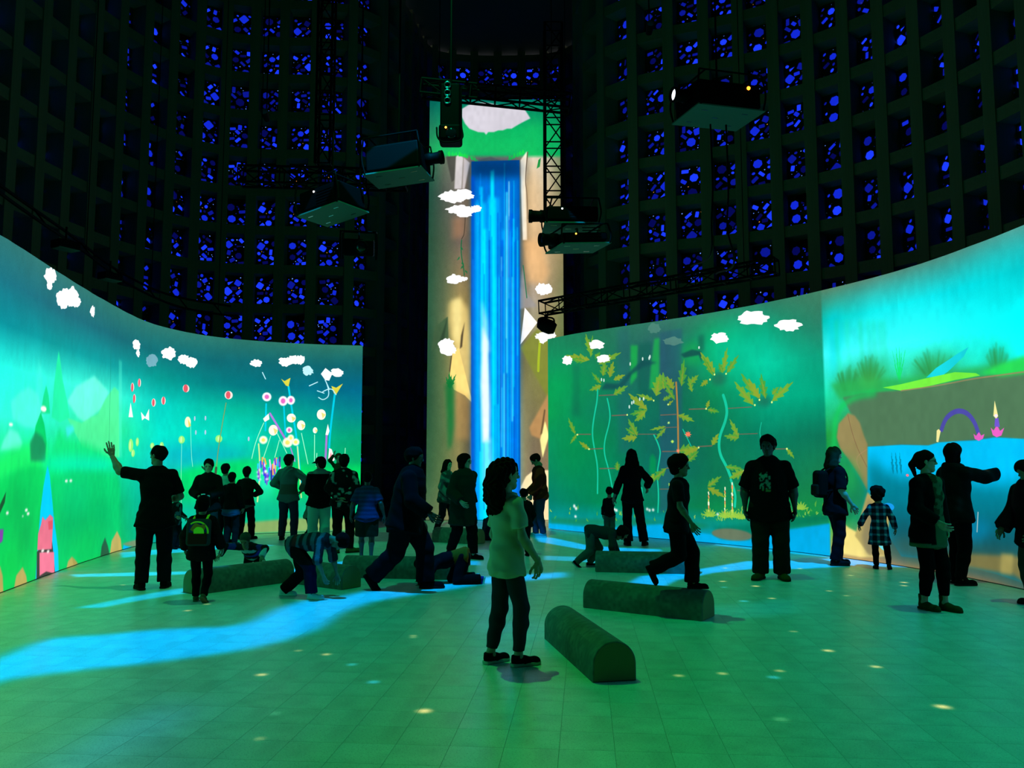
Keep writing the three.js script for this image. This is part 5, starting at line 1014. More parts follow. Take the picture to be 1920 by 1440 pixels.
const FLOOR_ART=[
[0,[0,162,250],1,6,0,-403,-596,-415,-688,-418,-731,-413,-763,-371,-775,-349,-791,-319,-804,-271,-811,-259,-838,-254,-913,-238,-964,-201,-991,-172,-1044,-134,-1057,-92,-1112,-58,-1137,-22,-1163,30,-1185,77,-1208,75,-1153,28,-1122,-38,-1088,-73,-1044,-125,-991,-157,-954,-178,-881,-182,-804,-199,-752,-221,-716,-252,-691,-288,-665,-321,-648,-349,-632,-369,-613,-368,-546],
[0,[20,180,225],1,2,0,-621,-1179,-534,-1202,-410,-1219,-402,-1196,-516,-1163,-599,-1153],
[0,[20,170,225],0.9,3,0,-473,-913,-463,-940,-448,-983,-418,-1048,-371,-1084,-358,-1048,-400,-1002,-431,-947,-444,-913],
[0,[0,162,250],0.95,3,0,-337,-1208,-284,-1314,-235,-1371,-176,-1386,-51,-1335,-49,-1281,-168,-1321,-213,-1307,-240,-1219,-287,-1132],
[0,[10,170,225],0.95,2,0,-682,-1458,-634,-1511,-549,-1597,-450,-1683,-301,-1753,-90,-1765,-87,-1705,-287,-1671,-427,-1597,-522,-1520,-602,-1434,-640,-1379],
[0,[0,162,250],0.95,2,0,46,-1791,88,-1729,141,-1587,196,-1539,269,-1511,263,-1476,187,-1467,125,-1511,53,-1650],
[0,[20,165,225],0.8,3,0,54,-1410,106,-1394,137,-1349,133,-1307,93,-1335,51,-1349],
[0,[0,162,250],1,3,0,129,-1023,148,-1088,177,-1163,235,-1196,300,-1262,373,-1335,443,-1342,526,-1379,600,-1410,638,-1357,638,-1281,590,-1255,518,-1274,424,-1237,363,-1243,288,-1196,220,-1122,176,-1031],
[0,[0,150,215],0.9,2,0,322,-1741,389,-1650,459,-1567,544,-1425,526,-1379,439,-1502,374,-1587,311,-1683],
[0,[45,130,175],0.75,14,0,-240,-430,-239,-468,-234,-514,-222,-564,-205,-546,-213,-494,-216,-452,-215,-423],
[0,[0,140,150],0.4,14,0,-15,-799,56,-881,59,-775,17,-673],
[0,[0,130,125],0.5,10,0,190,-913,336,-983,301,-881,177,-824],
[0,[255,235,150],1,1,0,-50,-542,-53,-541,-52,-538,-55,-540,-56,-536,-57,-540,-60,-538,-58,-541,-62,-542,-58,-544,-60,-547,-57,-545,-56,-549,-55,-545,-52,-547,-53,-544],
[0,[255,235,150],1,1,0,-182,-632,-184,-631,-183,-629,-186,-630,-186,-628,-187,-630,-190,-629,-188,-631,-191,-632,-188,-633,-190,-635,-187,-634,-186,-637,-186,-634,-183,-635,-184,-633],
[0,[40,180,200],1,1,0,-94,-611,-97,-610,-96,-607,-99,-609,-100,-606,-101,-609,-104,-607,-102,-610,-105,-611,-102,-612,-104,-615,-101,-614,-100,-617,-99,-614,-96,-615,-97,-612],
[0,[255,235,150],1,1,0,-176,-710,-178,-710,-177,-708,-178,-709,-179,-708,-179,-709,-181,-708,-180,-710,-182,-710,-180,-711,-181,-712,-179,-712,-179,-713,-178,-712,-177,-712,-178,-711],
[0,[255,235,150],1,1,0,-149,-697,-151,-696,-150,-694,-152,-695,-153,-693,-153,-695,-155,-694,-154,-696,-156,-697,-154,-698,-155,-700,-153,-699,-153,-701,-152,-699,-150,-700,-151,-698],
[0,[255,235,150],1,1,0,-142,-490,-143,-489,-143,-488,-144,-489,-144,-487,-145,-489,-146,-488,-145,-489,-147,-490,-145,-490,-146,-491,-145,-491,-144,-492,-144,-491,-143,-491,-143,-490],
[0,[40,180,200],1,1,0,-121,-663,-123,-662,-122,-660,-124,-661,-125,-659,-126,-661,-128,-660,-127,-662,-129,-663,-127,-664,-128,-666,-126,-665,-125,-667,-124,-665,-122,-666,-123,-664],
[0,[255,235,150],1,1,0,-87,-770,-88,-769,-88,-768,-89,-769,-90,-767,-90,-769,-92,-768,-91,-769,-93,-770,-91,-771,-92,-772,-90,-771,-90,-773,-89,-771,-88,-772,-88,-771],
[0,[255,235,150],1,1,0,285,-552,281,-551,283,-547,280,-549,279,-545,278,-549,274,-547,276,-551,272,-552,276,-553,274,-556,278,-554,279,-558,280,-554,283,-556,281,-553],
[0,[255,235,150],1,1,0,271,-710,267,-709,269,-706,266,-708,265,-705,264,-708,261,-706,263,-709,259,-710,263,-711,261,-715,264,-713,265,-716,266,-713,269,-715,267,-711],
[0,[255,235,150],1,1,0,286,-656,283,-655,285,-653,282,-654,281,-651,281,-654,278,-653,279,-655,277,-656,279,-657,278,-660,281,-658,281,-661,282,-658,285,-660,283,-657],
[0,[255,235,150],1,1,0,127,-629,125,-628,126,-627,124,-628,123,-626,123,-628,121,-627,122,-628,120,-629,122,-630,121,-632,123,-631,123,-633,124,-631,126,-632,125,-630],
[0,[255,235,150],1,1,0,161,-635,159,-635,160,-633,158,-634,157,-632,156,-634,154,-633,156,-635,153,-635,156,-636,154,-638,156,-637,157,-639,158,-637,160,-638,159,-636],
[0,[255,235,150],1,1,0,206,-643,204,-643,205,-641,203,-642,203,-640,202,-642,200,-641,201,-643,199,-643,201,-644,200,-646,202,-645,203,-647,203,-645,205,-646,204,-644],
[0,[40,180,200],1,1,0,198,-625,194,-624,196,-621,193,-622,192,-619,191,-622,188,-621,190,-624,186,-625,190,-626,188,-629,191,-627,192,-630,193,-627,196,-629,194,-626],
[0,[255,235,150],1,1,0,316,-1070,312,-1069,314,-1066,311,-1067,310,-1064,309,-1067,305,-1066,307,-1069,304,-1070,307,-1071,305,-1074,309,-1073,310,-1076,311,-1073,314,-1074,312,-1071],
[0,[255,235,150],1,1,0,305,-976,303,-975,304,-972,301,-974,301,-971,300,-974,297,-972,299,-975,296,-976,299,-976,297,-979,300,-978,301,-980,301,-978,304,-979,303,-976],
[0,[255,235,150],1,1,0,284,-1112,281,-1111,282,-1108,279,-1110,278,-1107,277,-1110,275,-1108,276,-1111,273,-1112,276,-1113,275,-1116,277,-1114,278,-1118,279,-1114,282,-1116,281,-1113],
[0,[40,180,200],1,1,0,272,-1061,269,-1060,271,-1057,268,-1059,267,-1056,266,-1059,263,-1057,265,-1060,262,-1061,265,-1062,263,-1065,266,-1063,267,-1066,268,-1063,271,-1065,269,-1062],
[0,[40,180,200],1,1,0,270,-957,266,-956,268,-952,265,-954,263,-950,262,-954,258,-952,260,-956,256,-957,260,-958,258,-962,262,-960,263,-964,265,-960,268,-962,266,-958],
[0,[255,235,150],1,1,0,266,-789,264,-788,265,-787,263,-788,263,-786,262,-788,260,-787,261,-788,259,-789,261,-789,260,-791,262,-790,263,-792,263,-790,265,-791,264,-789],
[0,[255,235,150],1,1,0,393,-1031,390,-1030,391,-1028,389,-1029,388,-1027,388,-1029,385,-1028,387,-1030,384,-1031,387,-1032,385,-1034,388,-1033,388,-1035,389,-1033,391,-1034,390,-1032],
[0,[255,235,150],1,1,0,475,-1169,473,-1168,474,-1165,471,-1167,471,-1164,470,-1167,467,-1165,469,-1168,466,-1169,469,-1169,467,-1172,470,-1171,471,-1173,471,-1171,474,-1172,473,-1169],
[0,[255,235,150],1,1,0,520,-1102,516,-1101,518,-1098,515,-1100,514,-1096,512,-1100,509,-1098,511,-1101,507,-1102,511,-1104,509,-1107,512,-1105,514,-1109,515,-1105,518,-1107,516,-1104],
[0,[255,235,150],1,1,0,506,-1074,503,-1074,504,-1071,501,-1072,500,-1069,499,-1072,497,-1071,498,-1074,495,-1074,498,-1075,497,-1078,499,-1077,500,-1080,501,-1077,504,-1078,503,-1075],
[0,[255,235,150],1,1,0,399,-995,396,-994,398,-992,395,-993,395,-991,394,-993,392,-992,393,-994,391,-995,393,-995,392,-998,394,-996,395,-999,395,-996,398,-998,396,-995],
[0,[40,180,200],1,1,0,575,-1088,572,-1087,573,-1084,570,-1086,569,-1082,568,-1086,564,-1084,566,-1087,563,-1088,566,-1089,564,-1093,568,-1091,569,-1095,570,-1091,573,-1093,572,-1089],
[0,[255,235,150],1,1,0,619,-1107,615,-1106,617,-1103,614,-1105,613,-1101,612,-1105,608,-1103,610,-1106,606,-1107,610,-1108,608,-1112,612,-1110,613,-1114,614,-1110,617,-1112,615,-1108],
[0,[60,150,90],1,1,0,171,-525,168,-524,170,-521,167,-523,166,-519,165,-523,161,-521,163,-524,160,-525,163,-526,161,-529,165,-528,166,-531,167,-528,170,-529,168,-526],
[0,[255,235,150],1,1,0,-340,-897,-343,-896,-341,-894,-344,-895,-344,-892,-345,-895,-348,-894,-346,-896,-349,-897,-346,-897,-348,-900,-345,-899,-344,-901,-344,-899,-341,-900,-343,-897],
[0,[255,235,150],1,1,0,-335,-936,-337,-935,-336,-933,-338,-935,-339,-932,-339,-935,-341,-933,-340,-935,-342,-936,-340,-937,-341,-939,-339,-938,-339,-940,-338,-938,-336,-939,-337,-937],
[0,[255,235,150],1,1,0,-86,-763,-88,-763,-87,-761,-88,-762,-89,-760,-89,-762,-91,-761,-90,-763,-92,-763,-90,-764,-91,-765,-89,-764,-89,-766,-88,-764,-87,-765,-88,-764],
[0,[60,150,110],1,1,0,-145,-537,-148,-536,-146,-534,-149,-535,-149,-533,-150,-535,-152,-534,-151,-536,-153,-537,-151,-538,-152,-540,-150,-539,-149,-541,-149,-539,-146,-540,-148,-538],
[0,[255,235,150],1,1,0,322,-1249,319,-1248,321,-1246,318,-1247,317,-1244,316,-1247,314,-1246,315,-1248,312,-1249,315,-1250,314,-1253,316,-1251,317,-1254,318,-1251,321,-1253,319,-1250],
[0,[255,235,150],1,1,0,431,-1243,428,-1242,430,-1239,427,-1241,426,-1238,425,-1241,422,-1239,424,-1242,421,-1243,424,-1244,422,-1247,425,-1245,426,-1248,427,-1245,430,-1247,428,-1244],
[0,[255,235,150],1,1,0,-496,-1079,-498,-1078,-497,-1077,-498,-1078,-499,-1075,-500,-1078,-502,-1077,-501,-1078,-503,-1079,-501,-1080,-502,-1082,-500,-1081,-499,-1083,-498,-1081,-497,-1082,-498,-1080]
];

// ------------------------------------------------------------------ helpers
const V = (x, y, z) => new THREE.Vector3(x, y, z);
const rad = THREE.MathUtils.degToRad;
function rng(seed) { let a = seed | 0; return () => { a = (a + 0x6d2b79f5) | 0; let t = Math.imul(a ^ (a >>> 15), 1 | a); t = (t + Math.imul(t ^ (t >>> 7), 61 | t)) ^ t; return ((t ^ (t >>> 14)) >>> 0) / 4294967296; }; }
const taken = new Map();
function numbered(name) { const n = taken.get(name) ?? 0; taken.set(name, n + 1); return n ? name + '_' + String(n).padStart(3, '0') : name; }
function thing(name, label, category, [x, y, z] = [0, 0, 0], turn = 0, group) {
  const o = new THREE.Group(); o.name = numbered(name); o.position.set(x, y, z); o.rotation.y = turn;
  o.userData = { label, category }; if (group) o.userData.group = group; scene.add(o); return o;
}
function structure(name, label) { const o = new THREE.Group(); o.name = name; o.userData = { kind: 'structure', label }; scene.add(o); return o; }
function part(parent, name, geometry, material) { const m = new THREE.Mesh(geometry, material); m.name = name; m.castShadow = m.receiveShadow = true; parent.add(m); return m; }
const std = (color, roughness = 0.8, metalness = 0, extra = {}) => new THREE.MeshStandardMaterial({ color, roughness, metalness, ...extra });
function tube(a, b, r, seg = 6) {
  const d = b.clone().sub(a), g = new THREE.CylinderGeometry(r, r, d.length(), seg);
  g.applyQuaternion(new THREE.Quaternion().setFromUnitVectors(V(0, 1, 0), d.clone().normalize())); g.translate((a.x + b.x) / 2, (a.y + b.y) / 2, (a.z + b.z) / 2); return g;
}
function path(points, r, n = 24, seg = 6) { return new THREE.TubeGeometry(new THREE.CatmullRomCurve3(points), n, r, seg); }
function box(w, h, d, x = 0, y = 0, z = 0) { return new THREE.BoxGeometry(w, h, d).translate(x, y, z); }
function hash(x, y) { let h = Math.imul(x | 0, 374761393) + Math.imul(y | 0, 668265263); h = Math.imul(h ^ (h >>> 13), 1274126177); return ((h ^ (h >>> 16)) >>> 0) / 4294967296; }
function vnoise(x, y) { const i = Math.floor(x), j = Math.floor(y), f = x - i, g = y - j, s = f * f * (3 - 2 * f), t = g * g * (3 - 2 * g); return (hash(i, j) * (1 - s) + hash(i + 1, j) * s) * (1 - t) + (hash(i, j + 1) * (1 - s) + hash(i + 1, j + 1) * s) * t; }
function noiseTexture(size, fn, srgb) {   // fn(u, v) -> [r, g, b] 0..255; repeats
  const d = new Uint8Array(size * size * 4);
  for (let y = 0; y < size; y++) for (let x = 0; x < size; x++) { const c = fn(x, y); d.set([c[0], c[1], c[2], 255], (y * size + x) * 4); }
  const t = new THREE.DataTexture(d, size, size); t.wrapS = t.wrapT = THREE.RepeatWrapping; t.magFilter = THREE.LinearFilter; t.minFilter = THREE.LinearMipmapLinearFilter; t.generateMipmaps = true;
  if (srgb) t.colorSpace = THREE.SRGBColorSpace; t.needsUpdate = true; return t;
}
const wrapNoise = (size, period) => (x, y) => { const n = size / period, i = Math.floor(x / period), j = Math.floor(y / period), f = x / period - i, g = y / period - j, s = f * f * (3 - 2 * f), t = g * g * (3 - 2 * g), h = (a, b) => hash((a % n) + 17 * n, (b % n) + 5); return (h(i, j) * (1 - s) + h(i + 1, j) * s) * (1 - t) + (h(i, j + 1) * (1 - s) + h(i + 1, j + 1) * s) * t; };

// ------------------------------------------------------------------ the pictures shown by the projectors
function drawShapes(ctx, ops, X, Y, scale) {
  for (const [kind, color, alpha, blur, width, ...p] of ops) {
    const xs = kind === 3 ? [X(p[0] - p[2]), X(p[0] + p[2])] : p.filter((_, i) => i % 2 === 0).map(X), margin = (blur * 4 + width) * scale; if (Math.max(...xs) < -margin || Math.min(...xs) > ctx.canvas.width + margin) continue;
    ctx.globalAlpha = alpha; ctx.filter = blur ? `blur(${Math.max(0.3, blur * scale * 1.3).toFixed(1)}px)` : 'none';
    ctx.fillStyle = ctx.strokeStyle = `rgb(${color.join()})`; ctx.lineCap = ctx.lineJoin = 'round'; ctx.beginPath();
    const n = p.length / 2, x = (i) => X(p[2 * (i % n)]), y = (i) => Y(p[2 * (i % n) + 1]);
    if (kind === 0) { ctx.moveTo(x(0), y(0)); for (let i = 1; i < n; i++) ctx.lineTo(x(i), y(i)); ctx.closePath(); ctx.fill(); }
    else if (kind === 3) { ctx.ellipse(X(p[0]), Y(p[1]), p[2] * scale, p[3] * scale, 0, 0, Math.PI * 2); ctx.fill(); }
    else if (kind === 1) { ctx.moveTo((x(0) + x(n - 1)) / 2, (y(0) + y(n - 1)) / 2); for (let i = 0; i < n; i++) ctx.quadraticCurveTo(x(i), y(i), (x(i) + x(i + 1)) / 2, (y(i) + y(i + 1)) / 2); ctx.closePath(); ctx.fill(); }
    else {
      ctx.lineWidth = width * scale; ctx.moveTo(x(0), y(0));
      for (let i = 1; i < n - 1; i++) ctx.quadraticCurveTo(x(i), y(i), (x(i) + x(i + 1)) / 2, (y(i) + y(i + 1)) / 2);
      ctx.lineTo(x(n - 1), y(n - 1)); ctx.stroke();
    }
  }
  ctx.globalAlpha = 1; ctx.filter = 'none';
}
function locate(list, v) { const up = list[1] > list[0]; let i = 0; while (i < list.length - 2 && (up ? v > list[i + 1] : v < list[i + 1])) i++; let t = (v - list[i]) / (list[i + 1] - list[i]); t = Math.min(1, Math.max(0, t)); return [i, t]; }
function picture(s0, s1, height, field, ops, w, h) {   // a canvas of the stretch s0..s1 (m along the screen) by height
  const c = document.createElement('canvas'); c.width = w; c.height = h; const ctx = c.getContext('2d'), img = ctx.createImageData(w, h), rgb = field.c;
  const ys = [...Array(h)].map((_, y) => locate(field.h, (1 - (y + 0.5) / h) * height * 100));
  for (let x = 0; x < w; x++) {
    const [i, t] = locate(field.s, (s0 + ((x + 0.5) / w) * (s1 - s0)) * 100);
    for (let y = 0; y < h; y++) {
      const [j, u] = ys[y], at = (y * w + x) * 4, g = (hash(x >> 1, y >> 1) - 0.5) * 9;
      for (let k = 0; k < 3; k++) { const a = rgb[i][j][k] * (1 - u) + rgb[i][j + 1][k] * u, b = rgb[i + 1][j][k] * (1 - u) + rgb[i + 1][j + 1][k] * u; img.data[at + k] = Math.min(255, Math.max(0, a * (1 - t) + b * t + g)); }
      img.data[at + 3] = 255;
    }
  }
  ctx.putImageData(img, 0, 0);
  const scale = w / (s1 - s0) / 100, scale2 = 0.055 / scale / 2.2;
  drawShapes(ctx, ops, (s) => (s / 100 - s0) / (s1 - s0) * w, (v) => (1 - v / 100 / height) * h, scale);
  const done = ctx.getImageData(0, 0, w, h);   // brushwork of the painted scenery
  for (let y = 0, at = 0; y < h; y++) for (let x = 0; x < w; x++, at += 4) { const m = 1 + 0.05 * (vnoise(x * scale2, y * scale2 * 0.7) - 0.5) + 0.05 * (vnoise(x * scale2 * 5, y * scale2 * 3 + 60) - 0.5); done.data[at] *= m; done.data[at + 1] *= m; done.data[at + 2] *= m; }
  ctx.putImageData(done, 0, 0);
  const t = new THREE.CanvasTexture(c); t.colorSpace = THREE.SRGBColorSpace; t.wrapS = t.wrapT = THREE.ClampToEdgeWrapping; return t;
}
// ------------------------------------------------------------------ the hall: coffered concrete walls with blue slab glass
const concreteBump = noiseTexture(256, ((a, b) => (x, y) => { const v = 120 + 80 * a(x, y) + 55 * b(x, y); return [v, v, v]; })(wrapNoise(256, 32), wrapNoise(256, 4)));
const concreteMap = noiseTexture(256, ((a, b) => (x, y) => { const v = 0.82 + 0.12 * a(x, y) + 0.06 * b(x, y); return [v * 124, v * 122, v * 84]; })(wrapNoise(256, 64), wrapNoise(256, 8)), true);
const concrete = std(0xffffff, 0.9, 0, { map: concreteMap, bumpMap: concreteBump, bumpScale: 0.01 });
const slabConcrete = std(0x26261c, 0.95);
const plainConcrete = std(0x50504e, 0.95);

const WALL_PLAN = [[-9, 5], [-11, 0], [-11.9, -6], [-12, -12], [-11.8, -17], [-11.4, -20.3], [-10.9, -22.2], [-10.1, -23.7], [-9.1, -24.6], [-7.6, -25], [-6, -25.05], [-5.1, -25.3], [-4.45, -26], [-4.05, -27.1], [-3.85, -28.4], [-3.7, -29.5], [-3.2, -30.4], [-2.2, -30.8], [0, -30.9], [1.6, -30.7], [2.6, -30], [2.95, -28.8], [2.8, -27.2], [2.5, -25.8], [2.45, -24.7], [2.8, -23.5], [3.5, -22.7], [4.4, -22.2], [5.6, -21.7], [7.1, -20.9], [8.3, -19.9], [9.2, -18.8], [10, -17.2], [10.5, -15.3], [10.8, -12.5], [11, -8], [10.6, -2], [9, 4], [0, 6.5]];
const planCurve = new THREE.CatmullRomCurve3(WALL_PLAN.map(([x, z]) => V(x, 0, z)), true, 'centripetal');
const COLUMNS = Math.round(planCurve.getLength() / 0.94);
planCurve.arcLengthDivisions = 3000; planCurve.updateArcLengths();
const rim = [...Array(COLUMNS)].map((_, i) => planCurve.getPointAt(i / COLUMNS));
const inward = rim.map((_, i) => { const t = rim[(i + 1) % COLUMNS].clone().sub(rim[(i + COLUMNS - 1) % COLUMNS]).normalize(); return V(-t.z, 0, t.x); });
{ // make sure the normals point into the hall
  let area = 0; rim.forEach((p, i) => { const q = rim[(i + 1) % COLUMNS]; area += p.x * q.z - q.x * p.z; }); if (area < 0) inward.forEach((n) => n.negate());
}
const ROW0 = 0.15, ROW = 1.2, ROWS = 14, WALL_TOP = ROW0 + ROW * ROWS + 0.3;
const side = (i) => { const p = rim[i]; if (p.z > -13.5) return 'rear'; if (p.z < -28.9) return 'far'; return p.x < 0 ? 'left' : 'right'; };
const walls = { left: structure('wall_left', 'tall dark coffered concrete wall with blue glass on the left'), far: structure('wall_far', 'dark coffered wall with blue glass behind the waterfall screen'), right: structure('wall_right', 'tall dark coffered concrete wall with blue glass on the right'), rear: structure('wall_rear', 'plain concrete wall behind the viewer') };
// slab glass: ten panel designs, each a concrete slab with holes and a chunk of glass in each hole
const glassTint = [[0.008, 0.03, 0.62], [0.004, 0.014, 0.4], [0.002, 0.005, 0.17], [0.001, 0.0015, 0.05], [0.15, 0.3, 0.9], [0.8, 0.3, 0.05]];
const glassMaterial = (c) => { const m = new THREE.MeshPhysicalMaterial({ transmission: 1, thickness: 0, roughness: 0.08, ior: 1.5, side: THREE.DoubleSide }); m.color.setRGB(...c); return m; };
const glass = glassTint.map(glassMaterial);
const mixedGlass = new THREE.MeshPhysicalMaterial({ transmission: 1, thickness: 0, roughness: 0.08, ior: 1.5, side: THREE.DoubleSide, vertexColors: true, color: 0xffffff });
const designs = [];
for (let v = 0; v < 10; v++) {
  const r = rng(100 + v), chunks = [], fits = (x, y, q) => Math.abs(x) + q < 0.335 && Math.abs(y) + q < 0.46 && chunks.every((c) => Math.hypot(c.x - x, (c.y - y)) > (c.q + q) * 0.92 + 0.006);
  const put = (hw, hh, sides) => { for (let t = 0; t < 60; t++) { const x = (r() - 0.5) * 0.66, y = (r() - 0.5) * 0.88, q = Math.hypot(hw, hh) * (sides === 4 ? 0.86 : 0.95); if (!fits(x, y, q)) continue; const turn = [0.7, -0.7, 0.75, -0.65, 0.1, 1.5][Math.floor(r() * 6)] + (r() - 0.5) * 0.3; chunks.push({ x, y, q, hw, hh, turn, sides, tint: [0, 0, 1, 1, 2, 2, 2, 3][Math.floor(r() * 8)] }); return; } };
  for (let k = 0; k < 2; k++) { const s = 0.095 + r() * 0.04; put(s, s * (0.9 + 0.2 * r()), r() < 0.5 ? 4 : 7); }
  for (let k = 0; k < 6; k++) put(0.075 + r() * 0.03, 0.045 + r() * 0.015, 4);
  for (let k = 0; k < 6; k++) { const s = 0.036 + r() * 0.024; put(s, s * 1.2, 7); }
  for (let k = 0; k < 9; k++) { const s = 0.014 + r() * 0.012; put(s, s, 5); }
  for (const c of chunks) {
    const pts = []; const n = c.sides === 4 ? 8 : c.sides;
    for (let i = 0; i < n; i++) { let px, py; if (c.sides === 4) { const k = i >> 1, cut = 0.28 * Math.min(c.hw, c.hh), sx = [1, -1, -1, 1][k], sy = [1, 1, -1, -1][k], first = (i % 2 === 0) === (k % 2 === 0); px = sx * (c.hw - (first ? 0 : cut)); py = sy * (c.hh - (first ? cut : 0)); } else { const a = (i / n) * Math.PI * 2; px = Math.cos(a) * c.hw; py = Math.sin(a) * c.hh; } const ca = Math.cos(c.turn), sa = Math.sin(c.turn); pts.push([c.x + px * ca - py * sa, c.y + px * sa + py * ca]); }
    c.pts = pts; c.size = c.hw * c.hh;
    if (c.size < 0.0006) c.tint = [0, 0, 4, 1, 4, 5][Math.floor(r() * 6)]; if (c.tint === 5 && r() < 0.6) c.tint = 4;
    const pos = [], idx = []; pts.forEach(([x, y]) => pos.push(x, y, 0.004)); pts.forEach(([x, y]) => pos.push(c.x + (x - c.x) * 0.72, c.y + (y - c.y) * 0.72, 0.004 + Math.min(0.025, c.hh * 0.35)));
    for (let i = 0; i < n; i++) { const j = (i + 1) % n; idx.push(i, j, n + i, j, n + j, n + i); if (i > 1) idx.push(n, n + i - 1, n + i); }
    const g = new THREE.BufferGeometry(); g.setAttribute('position', new THREE.Float32BufferAttribute(pos, 3)); g.setIndex(idx); c.geometry = g.toNonIndexed(); c.geometry.computeVertexNormals();
  }
  const shape = new THREE.Shape([[-0.41, -0.53], [0.41, -0.53], [0.41, 0.53], [-0.41, 0.53]].map(([x, y]) => new THREE.Vector2(x, y)));
  for (const c of chunks) shape.holes.push(new THREE.Path(c.pts.map(([x, y]) => new THREE.Vector2(x, y))));
  designs.push({ chunks, slab: new THREE.ExtrudeGeometry(shape, { depth: 0.05, bevelEnabled: false }).translate(0, 0, -0.045) });
}
const ribGeometry = box(0.3, WALL_TOP, 0.6, 0, WALL_TOP / 2, 0.22);
const loose = { left: [], far: [], right: [] };
for (let i = 0; i < COLUMNS; i++) {
  const j = (i + 1) % COLUMNS, where = side(i), p = rim[i], q = rim[j];
  if (where === 'rear') continue;
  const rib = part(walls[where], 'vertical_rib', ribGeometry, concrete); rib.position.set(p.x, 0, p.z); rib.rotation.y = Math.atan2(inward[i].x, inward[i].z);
  if (side(j) === 'rear') continue;
  const mid = p.clone().add(q).multiplyScalar(0.5), n = inward[i].clone().add(inward[j]).normalize(), width = p.distanceTo(q) / 0.94, turn = Math.atan2(n.x, n.z);
  for (let row = 0; row < ROWS; row++) {
    const k = Math.floor(hash(i * 7 + 3, row * 13 + 1) * 10), flip = hash(i, row + 50) < 0.5 ? Math.PI : 0, d = designs[k];
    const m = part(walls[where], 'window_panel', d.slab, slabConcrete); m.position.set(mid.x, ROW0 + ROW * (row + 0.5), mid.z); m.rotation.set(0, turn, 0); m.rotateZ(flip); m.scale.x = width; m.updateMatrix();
    const distance = Math.hypot(mid.x, mid.z), facing = Math.abs(n.x * mid.x + n.z * mid.z) / distance, px = 960 + 1550 * mid.x / -mid.z;
    for (const c of d.chunks) loose[where].push({ c, panel: m, shift: Math.floor(hash(i * 31 + row, Math.round(c.x * 999)) * 3) - 1, score: (mid.z < -14 && px > 0 && px < 1920 && m.position.y > 1 ? c.size * facing / distance ** 2 : 0) });
  }
}
for (const where of ['left', 'far', 'right']) {
  const list = loose[where].sort((a, b) => b.score - a.score), rest = [];
  list.forEach((e, i) => {
    const tint = e.c.tint < 4 ? Math.min(3, Math.max(0, e.c.tint + e.shift)) : e.c.tint;
    if (i < 300 && e.score > 0) { part(e.panel, 'glass_chunk', e.c.geometry, glass[tint]); return; }
    const g = e.c.geometry.clone().applyMatrix4(e.panel.matrix); const n = g.attributes.position.count, a = new Float32Array(n * 3); for (let k = 0; k < n; k++) a.set(glassTint[tint], k * 3); g.setAttribute('color', new THREE.BufferAttribute(a, 3)); rest.push(g);
  });
  const s = part(walls[where], 'small_glass_chunks', mergeGeometries(rest), mixedGlass); s.userData.kind = 'stuff';
}
// horizontal ribs: one curved band per course and wall
for (const where of ['left', 'far', 'right']) {
  const ids = [...Array(COLUMNS).keys()].filter((i) => side(i) === where); ids.push((ids[ids.length - 1] + 1) % COLUMNS);
  for (let row = 0; row <= ROWS; row++) {
    const y = ROW0 + ROW * row, pos = [], idx = [], uv = []; let s = 0;
    ids.forEach((i, k) => { if (k) s += rim[i].distanceTo(rim[ids[k - 1]]); for (const [d, h] of [[-0.06, -0.14], [0.48, -0.14], [0.48, 0.14], [-0.06, 0.14]]) { const v = rim[i].clone().addScaledVector(inward[i], d); pos.push(v.x, y + h, v.z); uv.push(s, d + h); } if (k) for (let e = 0; e < 4; e++) { const a = (k - 1) * 4 + e, b = (k - 1) * 4 + (e + 1) % 4, c = k * 4 + e, f = k * 4 + (e + 1) % 4; idx.push(a, c, b, b, c, f); } });
    const g = new THREE.BufferGeometry(); g.setAttribute('position', new THREE.Float32BufferAttribute(pos, 3)); g.setAttribute('uv', new THREE.Float32BufferAttribute(uv, 2)); g.setIndex(idx); const f = g.toNonIndexed(); f.computeVertexNormals(); part(walls[where], 'horizontal_rib', f, concrete);
  }
}
